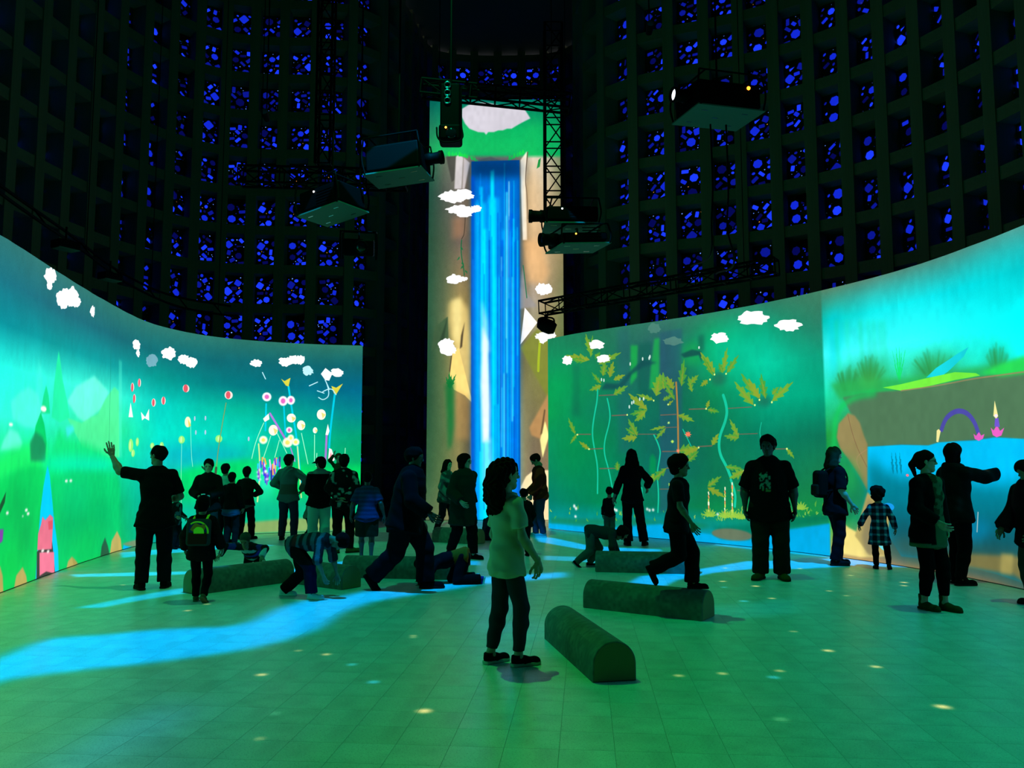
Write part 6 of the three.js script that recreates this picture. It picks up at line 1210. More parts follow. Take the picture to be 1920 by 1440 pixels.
{ // the plain wall behind the viewer, and the ceiling
  const ids = [...Array(COLUMNS).keys()].filter((i) => side(i) === 'rear'), start = ids.findIndex((v, k) => k && v !== ids[k - 1] + 1); const run = start > 0 ? [...ids.slice(start), ...ids.slice(0, start)] : ids; run.unshift((run[0] + COLUMNS - 1) % COLUMNS); run.push((run[run.length - 1] + 1) % COLUMNS);
  const pos = [], idx = [];
  run.forEach((i, k) => { for (const [d, h] of [[-0.3, 0], [0.3, 0], [0.3, WALL_TOP], [-0.3, WALL_TOP]]) { const v = rim[i].clone().addScaledVector(inward[i], d); pos.push(v.x, h, v.z); } if (k) for (let e = 0; e < 4; e++) { const a = (k - 1) * 4 + e, b = (k - 1) * 4 + (e + 1) % 4, c = k * 4 + e, f = k * 4 + (e + 1) % 4; idx.push(a, c, b, b, c, f); } });
  const g = new THREE.BufferGeometry(); g.setAttribute('position', new THREE.Float32BufferAttribute(pos, 3)); g.setIndex(idx); const f = g.toNonIndexed(); f.computeVertexNormals(); part(walls.rear, 'wall_slab', f, plainConcrete);
  const out = rim.map((p, i) => p.clone().addScaledVector(inward[i], -0.35)), shape = new THREE.Shape(out.map((p) => new THREE.Vector2(p.x, -p.z)));
  const slab = (depth) => new THREE.ExtrudeGeometry(shape, { depth, bevelEnabled: false }).rotateX(-Math.PI / 2);
  const ceiling = new THREE.Mesh(slab(0.3).translate(0, WALL_TOP - 0.02, 0), plainConcrete); ceiling.name = 'ceiling'; ceiling.userData = { kind: 'structure', label: 'dark concrete ceiling high above the hall' }; ceiling.castShadow = ceiling.receiveShadow = true; scene.add(ceiling);

  // ---------------------------------------------------------------- floor: twelve-inch vinyl tiles on a slab
  const floor = structure('floor', 'glossy pale vinyl tile floor');
  part(floor, 'subfloor', slab(0.3).translate(0, -0.306, 0), std(0x6e6a60, 0.7));
  const fleck = noiseTexture(512, ((a, b) => (x, y) => { let v = 0.93 + 0.1 * a(x, y); const h = hash(x >> 1, (y >> 1) + 900); if (h > 0.965) v *= 0.74; else if (h < 0.03) v *= 1.08; v -= 0.06 * b(x, y); return [Math.min(255, v * 222), Math.min(255, v * 219), Math.min(255, v * 208)]; })(wrapNoise(512, 64), wrapNoise(512, 4)), true); fleck.repeat.set(1 / 0.9, 1 / 0.9);
  const wax = noiseTexture(256, ((a, b) => (x, y) => { const v = 150 + 60 * a(x, y) + 25 * b(x, y); return [v, v, v]; })(wrapNoise(256, 64), wrapNoise(256, 16))); wax.repeat.set(0.5, 0.5);
  const tileMaterial = [0xffffff, 0xfdfcfa, 0xfaf9f6].map((c) => std(c, 0.52, 0, { map: fleck, roughnessMap: wax }));
  const farTile = std(0xffffff, 0.52, 0, { map: fleck, roughnessMap: wax, vertexColors: true });
  const T = 0.305, angle = rad(-5), ca = Math.cos(angle), sa = Math.sin(angle), tiles = [];
  for (let a = -34; a <= 34; a++) for (let b = 4; b <= 82; b++) { const u = a * T, v = -b * T, x = u * ca + v * sa, z = -u * sa + v * ca; if (Math.abs(x) < 8.4 && z < -1.5 && z > -23.6) tiles.push({ x, z, a, b, seen: Math.abs(x / z) < 0.63 && z < -3.9 }); }
  tiles.sort((p, q) => (q.seen - p.seen) || (Math.hypot(p.x, p.z) - Math.hypot(q.x, q.z)));
  const tileGeometry = [0, 1, 2, 3, 4].map((k) => { const g = box(T - 0.0018, 0.006, T - 0.0018, 0, -0.003, 0), uv = g.attributes.uv; for (let i = 0; i < uv.count; i++) uv.setXY(i, uv.getX(i) * T + k * 0.37, uv.getY(i) * T + k * 0.23); return g; });
  const rest = [];
  tiles.forEach((t, i) => {
    const g = tileGeometry[Math.floor(hash(t.a, t.b) * 5)], tone = Math.floor(hash(t.a + 80, t.b) * 3);
    if (i < 300) { const m = part(floor, 'tile', g, tileMaterial[tone]); m.position.set(t.x, 0, t.z); m.rotation.y = angle; return; }
    const c = g.clone(); c.rotateY(angle); c.translate(t.x, 0, t.z); const col = new Float32Array(c.attributes.position.count * 3).fill([1, 0.985, 0.97][tone]); c.setAttribute('color', new THREE.BufferAttribute(col, 3)); rest.push(c);
  });
  part(floor, 'farther_tiles', mergeGeometries(rest), farTile).userData.kind = 'stuff';
}

// ------------------------------------------------------------------ the projection screens
const blackCloth = std(0x050505, 0.95), screenMaterial = (t) => new THREE.MeshStandardMaterial({ color: 0x3c3c3c, roughness: 0.9, emissive: 0xffffff, emissiveIntensity: SCREEN_GLOW, emissiveMap: t });
function curvedPanel(points, s, i0, i1, height, thickness, y0, y1, u0, u1, flip) {   // a stretch of screen: picture on the face, black cloth behind
  const front = { pos: [], uv: [], idx: [] }, back = { pos: [], idx: [] };
  for (let i = i0; i <= i1; i++) {
    const a = points[Math.max(0, i - 1)], b = points[Math.min(points.length - 1, i + 1)], t = V(b[0] - a[0], 0, b[1] - a[1]).normalize(), n = V(-t.z, 0, t.x).multiplyScalar(flip), p = points[i], k = i - i0;
    for (const y of [y0, y1]) { front.pos.push(p[0], y, p[1]); front.uv.push((s[i] - u0) / (u1 - u0), y / height); }
    for (const [d, y] of [[0, y0], [0, y1], [-thickness, y1], [-thickness, y0]]) back.pos.push(p[0] + n.x * d, y, p[1] + n.z * d);
    if (k) { const q = (k - 1) * 2; front.idx.push(q, q + 2, q + 1, q + 1, q + 2, q + 3); for (const [e, f] of [[1, 2], [2, 3], [3, 0]]) { const A = (k - 1) * 4; back.idx.push(A + e, A + 4 + e, A + f, A + f, A + 4 + e, A + 4 + f); } }
  }
  const last = (i1 - i0) * 4; back.idx.push(0, 1, 2, 0, 2, 3, last, last + 2, last + 1, last, last + 3, last + 2);
  const make = (d) => { const g = new THREE.BufferGeometry(); g.setAttribute('position', new THREE.Float32BufferAttribute(d.pos, 3)); if (d.uv) g.setAttribute('uv', new THREE.Float32BufferAttribute(d.uv, 2)); g.setIndex(d.idx); const f = d.uv ? g : g.toNonIndexed(); f.computeVertexNormals(); return f; };
  return [make(front), make(back)];
}
// each stretch of screen also carries an area light of its size and mean colour, for renderers in which glowing surfaces light nothing
function screenLight(o, p, q, height, [r, g, b], flip) {
  const t = V(q[0] - p[0], 0, q[1] - p[1]), w = t.length(); t.normalize(); const n = V(-t.z, 0, t.x).multiplyScalar(flip), l = new THREE.RectAreaLight(new THREE.Color().setRGB(r, g, b), SCREEN_LIGHT, w, height - 0.1), c = V((p[0] + q[0]) / 2, height / 2, (p[1] + q[1]) / 2).addScaledVector(n, 0.22);
  l.position.copy(c); l.lookAt(c.clone().add(n)); o.add(l);
}
function curvedScreen(label, plan, height, field, ops, flip, tint) {
  const s = [0]; for (let i = 1; i < plan.length; i++) s.push(s[i - 1] + Math.hypot(plan[i][0] - plan[i - 1][0], plan[i][1] - plan[i - 1][1]));
  const total = s[s.length - 1], split = Math.floor(plan.length / 2), half = s[split], o = thing('projection_screen', label, 'screen'), w = 2048, step = Math.ceil(split / 3), starts = [0, step, 2 * step, split, split + step, split + 2 * step];
  const mats = [[0, half], [half, total]].map(([from, to]) => screenMaterial(picture(from, to, height, field, ops, w, Math.round(w * height / (to - from)))));
  for (let n = 0; n < 6; n++) {
    const a = starts[n], b = n < 5 ? starts[n + 1] : plan.length - 1, k = n < 3 ? 0 : 1;
    const [f, r] = curvedPanel(plan, s, a, b, height, 0.05, 0.01, height, k ? half : 0, k ? total : half, flip);
    const panel = part(o, 'screen_panel', f, mats[k]); part(panel, 'black_backing', r, blackCloth);
    screenLight(o, plan[a], plan[b], height, tint[n], flip);
  }
  const back = []; for (let i = 0; i < plan.length; i += 6) { const a = plan[Math.max(0, i - 1)], b = plan[Math.min(plan.length - 1, i + 1)], t = V(b[0] - a[0], 0, b[1] - a[1]).normalize(), n = V(-t.z, 0, t.x).multiplyScalar(-flip); const p = V(plan[i][0], 0, plan[i][1]).addScaledVector(n, 0.12); part(o, 'support_post', box(0.06, height - 0.03, 0.06, p.x, (height - 0.03) / 2 + 0.0, p.z), blackCloth); }
  return o;
}
curvedScreen('curved wall screen on the left showing green hills, clouds and flowers', LEFT_PLAN, 4.25, LEFT_FIELD, LEFT_ART, 1, [[0.02, 0.5, 0.25], [0.02, 0.5, 0.25], [0.03, 0.6, 0.35], [0.02, 0.5, 0.35], [0, 0.4, 0.25], [0.02, 0.35, 0.2]]);
curvedScreen('curved wall screen on the right showing a jungle and a cave pool', RIGHT_PLAN, 4.5, RIGHT_FIELD, RIGHT_ART, 1, [[0.02, 0.22, 0.1], [0.02, 0.25, 0.12], [0.05, 0.4, 0.3], [0.05, 0.5, 0.5], [0.03, 0.5, 0.5], [0.03, 0.5, 0.5]]);
{
  const x0 = -2.32, x1 = 1.42, z = -22.5, top = 11.75, o = thing('waterfall_screen', 'tall narrow screen showing a blue waterfall between rock cliffs', 'screen', [0, 0, z]);
  const m = screenMaterial(picture(0, x1 - x0, top, FALL_FIELD, FALL_ART, 652, 2048));
  for (let k = 0; k < 4; k++) {
    const y0 = k ? k * top / 4 : 0.01, y1 = (k + 1) * top / 4, g = new THREE.PlaneGeometry(x1 - x0, y1 - y0).translate((x0 + x1) / 2, (y0 + y1) / 2, 0), uv = g.attributes.uv; for (let i = 0; i < uv.count; i++) uv.setY(i, (y0 + uv.getY(i) * (y1 - y0)) / top);
    const panel = part(o, 'screen_panel', g, m); part(panel, 'black_backing', box(x1 - x0, y1 - y0, 0.08, (x0 + x1) / 2, (y0 + y1) / 2, -0.045), blackCloth);
  }
}

// ------------------------------------------------------------------ floor projectors: a lamp behind a picture slide in a housing, above the frame
function floorPicture(x0, x1, z0, z1, w, h, P, H) {
  const c = document.createElement('canvas'); c.width = w; c.height = h; const ctx = c.getContext('2d'), X = (x) => (x / 100 - x0) / (x1 - x0) * w, Y = (z) => (z / 100 - z0) / (z1 - z0) * h;
  const { p, c: colors } = FLOOR_FIELD, img = ctx.createImageData(w, h), rgb = colors;
  const zs = p.map((r) => r[0][1]);   // each row of the field lies at one z
  for (let y = 0; y < h; y++) {
    const z = (z0 + (y + 0.5) / h * (z1 - z0)) * 100, [j, u] = locate(zs, z), xs = p[j].map((a, i) => a[0] * (1 - u) + p[j + 1][i][0] * u);
    for (let x = 0; x < w; x++) { const [i, t] = locate(xs, (x0 + (x + 0.5) / w * (x1 - x0)) * 100), at = (y * w + x) * 4; for (let k = 0; k < 3; k++) { const a = rgb[j][i][k] * (1 - u) + rgb[j + 1][i][k] * u, b = rgb[j][i + 1][k] * (1 - u) + rgb[j + 1][i + 1][k] * u; img.data[at + k] = (a * (1 - t) + b * t) * 0.72; } img.data[at + 3] = 255; }
  }
  ctx.putImageData(img, 0, 0); drawShapes(ctx, FLOOR_ART, X, Y, w / (x1 - x0) / 100);
  ctx.fillStyle = 'black'; ctx.beginPath(); ctx.rect(0, 0, w, h);   // the projector is blanked outside the floor between the screens
  const edge = [...LEFT_PLAN, [-2.3, -22.4], [1.4, -22.4], ...RIGHT_PLAN]; edge.forEach(([x, z], i) => (i ? ctx.lineTo(X(x * 100), Y(z * 100)) : ctx.moveTo(X(x * 100), Y(z * 100)))); ctx.lineTo(X(570), Y(-100)); ctx.lineTo(X(-460), Y(-100)); ctx.closePath(); ctx.fill('evenodd');
  // the lens correction of the projector evens out its throw over the floor
  const out = ctx.getImageData(0, 0, w, h), d = out.data, lin = (v) => (v <= 0.04045 ? v / 12.92 : ((v + 0.055) / 1.055) ** 2.4), enc = (v) => (v <= 0.0031308 ? v * 12.92 : 1.055 * v ** (1 / 2.4) - 0.055);
  for (let y = 0; y < h; y++) for (let x = 0; x < w; x++) { const dx = x0 + (x + 0.5) / w * (x1 - x0) - P.x, dz = z0 + (y + 0.5) / h * (z1 - z0) - P.z, even = ((dx * dx + dz * dz + H * H) / (H * H)) ** 1.5 / 3, at = (y * w + x) * 4; for (let k = 0; k < 3; k++) d[at + k] = 255 * enc(Math.min(1, lin(d[at + k] / 255) * even)); }
  ctx.putImageData(out, 0, 0); const t = new THREE.CanvasTexture(c); t.colorSpace = THREE.SRGBColorSpace; return t;
}
function floorProjector(label, P, [x0, x1, z0, z1], w, h) {
  const d = 0.25, H = P.y, k = d / H, o = thing('floor_projector', label, 'projector', [P.x, P.y, P.z]);
  const a0 = (x0 - P.x) * k, a1 = (x1 - P.x) * k, b0 = (z0 - P.z) * k, b1 = (z1 - P.z) * k, cx = (a0 + a1) / 2, cz = (b0 + b1) / 2, black = std(0x040404, 0.9);
  const film = new THREE.MeshPhysicalMaterial({ color: 0xffffff, map: floorPicture(x0, x1, z0, z1, w, h, P, H), transmission: 1, thickness: 0, roughness: 0, specularIntensity: 0, side: THREE.DoubleSide });
  part(o, 'picture_slide', new THREE.PlaneGeometry(a1 - a0, b1 - b0).rotateX(-Math.PI / 2).translate(cx, -d, cz), film);
  const housing = [box(a1 - a0 + 0.04, 0.02, b1 - b0 + 0.04, cx, 0.12, cz), box(0.02, d + 0.12, b1 - b0 + 0.04, a0 - 0.01, 0.06 - d / 2, cz), box(0.02, d + 0.12, b1 - b0 + 0.04, a1 + 0.01, 0.06 - d / 2, cz), box(a1 - a0 + 0.04, d + 0.12, 0.02, cx, 0.06 - d / 2, b0 - 0.01), box(a1 - a0 + 0.04, d + 0.12, 0.02, cx, 0.06 - d / 2, b1 + 0.01)];
  part(o, 'housing', mergeGeometries(housing), black);
  part(o, 'hanging_pole', tube(V(cx, 0.13, cz), V(cx, WALL_TOP - P.y - 0.02, cz), 0.03), black);
  part(o, 'lamp_bulb', new THREE.SphereGeometry(0.004, 12, 8), std(0x000000, 0.5, 0, { emissive: 0xffffff, emissiveIntensity: 2 }));
  const lamp = new THREE.SpotLight(0xffffff, 3 * H * H * 4.2 * FLOOR_LAMP, 0, rad(70), 0.02, 2); lamp.castShadow = true; lamp.shadow.radius = 0.03; lamp.shadow.mapSize.set(2048, 2048); lamp.position.set(0, 0, 0); lamp.target.position.set(0, -1, 0); o.add(lamp, lamp.target);
}
floorProjector('hanging floor projector over the middle of the hall', V(-1.4, 11.6, -9.2), [-8.2, 4.1, -22.4, -1.4], 1228, 2048);
floorProjector('hanging floor projector over the right of the hall', V(6.0, 11.6, -8.2), [4.1, 8.2, -22.4, -1.4], 512, 2048);
// ------------------------------------------------------------------ bodies: distance fields of tapered limbs, meshed with surface nets
function meshField(prims, cell, opt = {}) {
  const k0 = opt.k ?? 0.02, pad = cell * 2.5 + (opt.amp ?? 0), lo = [1e9, 1e9, 1e9], hi = [-1e9, -1e9, -1e9];
  for (const q of prims) if (!q.sub) for (const [p, r] of [[q.a, q.ra], [q.b, q.rb]]) [p.x, p.y, p.z].forEach((v, i) => { lo[i] = Math.min(lo[i], v - r - pad); hi[i] = Math.max(hi[i], v + r + pad); });
  const n = [0, 1, 2].map((i) => Math.ceil((hi[i] - lo[i]) / cell) + 1), [nx, ny, nz] = n, g = new Float32Array(nx * ny * nz).fill(9);
  for (const q of prims) {
    const k = q.k ?? k0, R = Math.max(q.ra, q.rb) + k + 2 * cell, A = [q.a.x, q.a.y, q.a.z], B = [q.b.x, q.b.y, q.b.z], i0 = [], i1 = [];
    for (let i = 0; i < 3; i++) { i0[i] = Math.max(0, Math.floor((Math.min(A[i], B[i]) - R - lo[i]) / cell)); i1[i] = Math.min(n[i] - 1, Math.ceil((Math.max(A[i], B[i]) + R - lo[i]) / cell)); }
    const abx = B[0] - A[0], aby = B[1] - A[1], abz = B[2] - A[2], ab2 = abx * abx + aby * aby + abz * abz + 1e-9, L = Math.sqrt(ab2), fx = q.flat, ff = q.f ?? 1;
    for (let z = i0[2]; z <= i1[2]; z++) for (let y = i0[1]; y <= i1[1]; y++) for (let x = i0[0]; x <= i1[0]; x++) {
      const px = lo[0] + x * cell - A[0], py = lo[1] + y * cell - A[1], pz = lo[2] + z * cell - A[2], h = (px * abx + py * aby + pz * abz) / ab2, t = h < 0 ? 0 : h > 1 ? 1 : h;
      let vx = px - abx * t, vy = py - aby * t, vz = pz - abz * t;
      if (fx) { const c = (vx * fx.x + vy * fx.y + vz * fx.z) * (ff - 1); vx += fx.x * c; vy += fx.y * c; vz += fx.z * c; }
      let d = Math.sqrt(vx * vx + vy * vy + vz * vz) - (q.ra + (q.rb - q.ra) * t);
      if (q.cb) d = Math.max(d, (h - 1) * L); if (q.ca) d = Math.max(d, -h * L);
      const at = (z * ny + y) * nx + x, o = g[at];
      if (q.sub) { const e = -d, m = Math.max(k - Math.abs(o - e), 0) / k; g[at] = Math.max(o, e) + m * m * k * 0.25; }
      else { const m = Math.max(k - Math.abs(o - d), 0) / k; g[at] = Math.min(o, d) - m * m * k * 0.25; }
    }
  }
  if (opt.bump) for (let z = 0, at = 0; z < nz; z++) for (let y = 0; y < ny; y++) for (let x = 0; x < nx; x++, at++) if (Math.abs(g[at]) < 3 * cell) g[at] += opt.bump(lo[0] + x * cell, lo[1] + y * cell, lo[2] + z * cell);
  const id = new Int32Array(nx * ny * nz).fill(-1), pos = [], nor = [], idx = [], at = (x, y, z) => (z * ny + y) * nx + x, c = new Float64Array(8);
  const edges = [[0, 1], [2, 3], [4, 5], [6, 7], [0, 2], [1, 3], [4, 6], [5, 7], [0, 4], [1, 5], [2, 6], [3, 7]];
  for (let z = 0; z < nz - 1; z++) for (let y = 0; y < ny - 1; y++) for (let x = 0; x < nx - 1; x++) {
    let mask = 0; for (let i = 0; i < 8; i++) { c[i] = g[at(x + (i & 1), y + ((i >> 1) & 1), z + (i >> 2))]; if (c[i] < 0) mask |= 1 << i; }
    if (mask === 0 || mask === 255) continue;
    let sx = 0, sy = 0, sz = 0, m = 0;
    for (const [a, b] of edges) if ((c[a] < 0) !== (c[b] < 0)) { const t = c[a] / (c[a] - c[b]); sx += (a & 1) + ((b & 1) - (a & 1)) * t; sy += ((a >> 1) & 1) + (((b >> 1) & 1) - ((a >> 1) & 1)) * t; sz += (a >> 2) + ((b >> 2) - (a >> 2)) * t; m++; }
    id[at(x, y, z)] = pos.length / 3; pos.push(lo[0] + (x + sx / m) * cell, lo[1] + (y + sy / m) * cell, lo[2] + (z + sz / m) * cell);
    const gx = c[1] + c[3] + c[5] + c[7] - c[0] - c[2] - c[4] - c[6], gy = c[2] + c[3] + c[6] + c[7] - c[0] - c[1] - c[4] - c[5], gz = c[4] + c[5] + c[6] + c[7] - c[0] - c[1] - c[2] - c[3], l = Math.hypot(gx, gy, gz) || 1; nor.push(gx / l, gy / l, gz / l);
  }
  const quad = (a, b, d, e, flip) => { if (a < 0 || b < 0 || d < 0 || e < 0) return; if (flip) idx.push(a, b, d, a, d, e); else idx.push(a, d, b, a, e, d); };
  for (let z = 1; z < nz - 1; z++) for (let y = 1; y < ny - 1; y++) for (let x = 1; x < nx - 1; x++) {
    const s = g[at(x, y, z)] < 0;
    if (s !== g[at(x + 1, y, z)] < 0) quad(id[at(x, y - 1, z - 1)], id[at(x, y, z - 1)], id[at(x, y, z)], id[at(x, y - 1, z)], s);
    if (s !== g[at(x, y + 1, z)] < 0) quad(id[at(x - 1, y, z - 1)], id[at(x - 1, y, z)], id[at(x, y, z)], id[at(x, y, z - 1)], s);
    if (s !== g[at(x, y, z + 1)] < 0) quad(id[at(x - 1, y - 1, z)], id[at(x, y - 1, z)], id[at(x, y, z)], id[at(x - 1, y, z)], s);
  }
  const out = new THREE.BufferGeometry(); out.setAttribute('position', new THREE.Float32BufferAttribute(pos, 3)); out.setAttribute('normal', new THREE.Float32BufferAttribute(nor, 3)); out.setIndex(idx); return out;
}
const cone = (a, b, ra, rb = ra, more) => ({ a, b, ra, rb, ...more });
const lerp = (a, b, t) => a.clone().lerp(b, t);
function bend(a, target, l1, l2, pole) {   // two-bone reach: the elbow or knee, and the end point
  const d = target.clone().sub(a); let L = d.length(); const max = (l1 + l2) * 0.997; if (L > max) { d.multiplyScalar(max / L); L = max; } if (L < Math.abs(l1 - l2) + 0.01) { d.setLength(Math.abs(l1 - l2) + 0.01); L = d.length(); }
  const u = d.clone().divideScalar(L), x = (l1 * l1 - l2 * l2 + L * L) / (2 * L), h = Math.sqrt(Math.max(0, l1 * l1 - x * x)), p = pole.clone().addScaledVector(u, -pole.dot(u)).normalize();
  return [a.clone().addScaledVector(u, x).addScaledVector(p, h), a.clone().add(d)];
}
function paint(geometry, fn) { const p = geometry.attributes.position, a = new Float32Array(p.count * 3), v = new THREE.Vector3(), c = new THREE.Color(); for (let i = 0; i < p.count; i++) { v.fromBufferAttribute(p, i); const k = fn(v); c.set(k); a.set([c.r, c.g, c.b], i * 3); } geometry.setAttribute('color', new THREE.BufferAttribute(a, 3)); return geometry; }
const dyed = new THREE.MeshPhysicalMaterial({ color: 0xffffff, roughness: 0.92, specularIntensity: 0.12, vertexColors: true }), clothCache = new Map(), cloth = (c) => { if (!clothCache.has(c)) clothCache.set(c, new THREE.MeshPhysicalMaterial({ color: c, roughness: 0.92, specularIntensity: 0.12 })); return clothCache.get(c); };
const skinTone = { light: std(0xb98a6e, 0.6), mid: std(0x8d6045, 0.6), dark: std(0x3c261b, 0.55) }, eyeMaterial = std(0x0c0a09, 0.25);
const folds = (amp, seed, f = 1) => (x, y, z) => amp * (Math.sin((x * 31 + y * 17 + seed) * f + 2.2 * Math.sin(z * 21 + y * 9)) * 0.5 + Math.sin((y * 43 - x * 13 + z * 25 + seed * 2.1) * f) * 0.5);
// shoes, in a frame with the heel's underside at the origin and the toe along +z, for a foot one unit long
function shoeGeometry(high, cell = 0.045) {
  const p = [cone(V(0, 0.16, 0.12), V(0, 0.15, 0.4), 0.155, 0.15, { flat: V(1, 0, 0), f: 1.15 }), cone(V(0, 0.14, 0.4), V(0.01, 0.1, 0.82), 0.16, 0.13, { flat: V(1, 0, 0), f: 0.95 }), cone(V(0, 0.1, 0.8), V(0.01, 0.09, 0.86), 0.14, 0.12, { flat: V(1, 0, 0), f: 0.9 }), cone(V(0, 0.2, 0.16), V(0, high, 0.14), 0.15, 0.165, { cb: 1 }), cone(V(0, -0.28, 0), V(0, -0.28, 1), 0.3, 0.3, { sub: 1, k: 0.02 })];
  return meshField(p, cell, { k: 0.12 });
}
const soleShape = new THREE.Shape(); soleShape.moveTo(-0.13, 0.02); soleShape.bezierCurveTo(-0.14, -0.06, 0.14, -0.06, 0.13, 0.02); soleShape.bezierCurveTo(0.13, 0.4, 0.19, 0.6, 0.17, 0.8); soleShape.bezierCurveTo(0.14, 1.06, -0.12, 1.06, -0.16, 0.8); soleShape.bezierCurveTo(-0.18, 0.6, -0.13, 0.4, -0.13, 0.02);
const soleGeometry = new THREE.ExtrudeGeometry(soleShape, { depth: 0.08, bevelEnabled: true, bevelSize: 0.02, bevelThickness: 0.01, bevelSegments: 1, curveSegments: 8 }).rotateX(Math.PI / 2).translate(0, 0.09, 0);
const lowShoe = shoeGeometry(0.34), bootShoe = shoeGeometry(0.62), fineShoe = shoeGeometry(0.36, 0.03);

// Person, facing +z in its own frame, left hand on +x. All lengths in the pose are shares of the height h.
function person(spec) {
  const { h: H, x, z, y = 0, turn = 0, label, pose: P = {}, top = {}, legs = {}, shoe = {}, hair = {}, skin = 'mid', w: W = 1, belly = 1, headScale = 1, near = false, face = false } = spec;
  const o = thing('person', label, 'person', [x, y, z], rad(turn)), X = V(1, 0, 0), k = (f) => f * H, seed = Math.round((x + 20) * 13 + z * 7);
  const at = (a) => V(a[0], a[1], a[2]).multiplyScalar(H);
  const pelvis = at([P.px ?? 0, P.hip ?? 0.5235, P.pz ?? 0]), lean = rad(P.lean ?? 2), tilt = rad(P.side ?? 0), twist = rad(P.twist ?? 0), roll = rad(P.hipTurn ?? 0);
  const q = new THREE.Quaternion().setFromEuler(new THREE.Euler(lean, twist, tilt, 'YXZ')), qh = new THREE.Quaternion().setFromEuler(new THREE.Euler(lean * (P.hipLean ?? 0.45), twist * 0.4, tilt * 0.5, 'YXZ'));
  const u = V(0, 1, 0).applyQuaternion(q), uh = V(0, 1, 0).applyQuaternion(qh), sx = X.clone().applyQuaternion(q), fw = V(0, 0, 1).applyQuaternion(q), hx = X.clone().applyAxisAngle(V(0, 1, 0), roll), hf = V(0, 0, 1).applyQuaternion(qh);
  const waist = pelvis.clone().addScaledVector(uh, k(0.085)), chest = waist.clone().addScaledVector(u, k(0.115)), neck = chest.clone().addScaledVector(u, k(0.125));
  const sides = [1, -1].map((s) => {
    const L = s > 0 ? 'L' : 'R', sh = neck.clone().addScaledVector(sx, s * k(0.092) * Math.pow(W, 0.8) * (spec.shoulder ?? 1)).addScaledVector(u, -k(0.04)), t = P['hand' + L] ?? [0.045, -0.3, 0.035], pole = P['elbow' + L] ?? [0.35, -0.3, -1];
    const [elbow, wrist] = bend(sh, sh.clone().add(V(s * t[0], t[1], t[2]).multiplyScalar(H)), k(0.168), k(0.148), V(s * pole[0], pole[1], pole[2]));
    const hip = pelvis.clone().addScaledVector(hx, s * k(0.05) * Math.min(W, 1.15)).addScaledVector(uh, -k(0.005)), f = P['foot' + L] ?? [0.062, 0.042, 0], kp = P['knee' + L] ?? [0.12, 0, 1];
    const [knee, ankle] = bend(hip, V(s * f[0], f[1], f[2]).multiplyScalar(H), k(0.245), k(0.238), V(s * kp[0], kp[1], kp[2]));
    return { s, L, sh, elbow, wrist, hip, knee, ankle };
  });
  // head frame
  const hq = new THREE.Quaternion().setFromEuler(new THREE.Euler(rad(P.nod ?? 0), rad(P.look ?? 0), rad(P.cock ?? 0), 'YXZ')), headH = k(0.141) * headScale, nd = u.clone().lerp(V(0, 1, 0), 0.35).normalize().applyQuaternion(new THREE.Quaternion().setFromAxisAngle(X, rad(P.nod ?? 0) * 0.4));
  const headC = neck.clone().addScaledVector(nd, k(0.028) + headH * 0.5), hp = (a, b, c) => V(a, b, c).multiplyScalar(headH).applyQuaternion(hq).add(headC), hr = (r) => r * headH, hX = X.clone().applyQuaternion(hq);
  // --- body: torso, limbs and neck, with head and hands of their own finer grids
  const body = [cone(pelvis, waist, k(0.066) * W, k(0.062) * W * belly, { flat: hf, f: 1.25 }), cone(waist, chest, k(0.062) * W * belly, k(0.07) * W, { flat: fw, f: 1.25 }), cone(chest, lerp(chest, neck, 0.6), k(0.07) * W, k(0.055) * W, { flat: fw, f: 1.2 }), cone(neck.clone().addScaledVector(u, -k(0.03)), hp(0, -0.22, -0.06), k(0.034) * Math.sqrt(W), k(0.03))];
  body.push(cone(sides[0].sh, sides[1].sh, k(0.03), k(0.03)));
  for (const e of sides) body.push(cone(e.sh, e.elbow, k(0.028) * W, k(0.022) * W), cone(e.elbow, lerp(e.elbow, e.wrist, 0.3), k(0.022) * W, k(0.0235) * W), cone(lerp(e.elbow, e.wrist, 0.3), e.wrist, k(0.0235) * W, k(0.0155)), cone(e.hip, e.knee, k(0.05) * W, k(0.03)), cone(e.knee, lerp(e.knee, e.ankle, 0.3), k(0.03), k(0.032)), cone(lerp(e.knee, e.ankle, 0.3), e.ankle, k(0.032), k(0.02)), cone(e.ankle, e.ankle.clone().add(V(0, -k(0.015), k(0.02))), k(0.02)));
  const head = [cone(hp(0, 0.13, -0.12), hp(0, 0.15, 0.05), hr(0.36), hr(0.34), { flat: hX, f: 1.12 }), cone(hp(0, 0.02, 0.12), hp(0, -0.33, 0.2), hr(0.25), hr(0.13), { flat: hX, f: 1.05 }), cone(hp(0.15, -0.16, 0.02), hp(0.02, -0.38, 0.2), hr(0.1), hr(0.09)), cone(hp(-0.15, -0.16, 0.02), hp(-0.02, -0.38, 0.2), hr(0.1), hr(0.09)),
    cone(hp(0, 0.06, 0.36), hp(0, -0.1, 0.43), hr(0.03), hr(0.05), { k: hr(0.05) }), cone(hp(0.05, -0.11, 0.38), hp(-0.05, -0.11, 0.38), hr(0.035), hr(0.035), { k: hr(0.05) }), cone(hp(-0.14, 0.1, 0.32), hp(0.14, 0.1, 0.32), hr(0.05), hr(0.05), { k: hr(0.08) }), cone(hp(-0.06, -0.22, 0.315), hp(0.06, -0.22, 0.315), hr(0.035), hr(0.035), { k: hr(0.03) }), cone(hp(0, -0.25, -0.05), hp(0, -0.55, -0.1), hr(0.2), hr(0.21))];
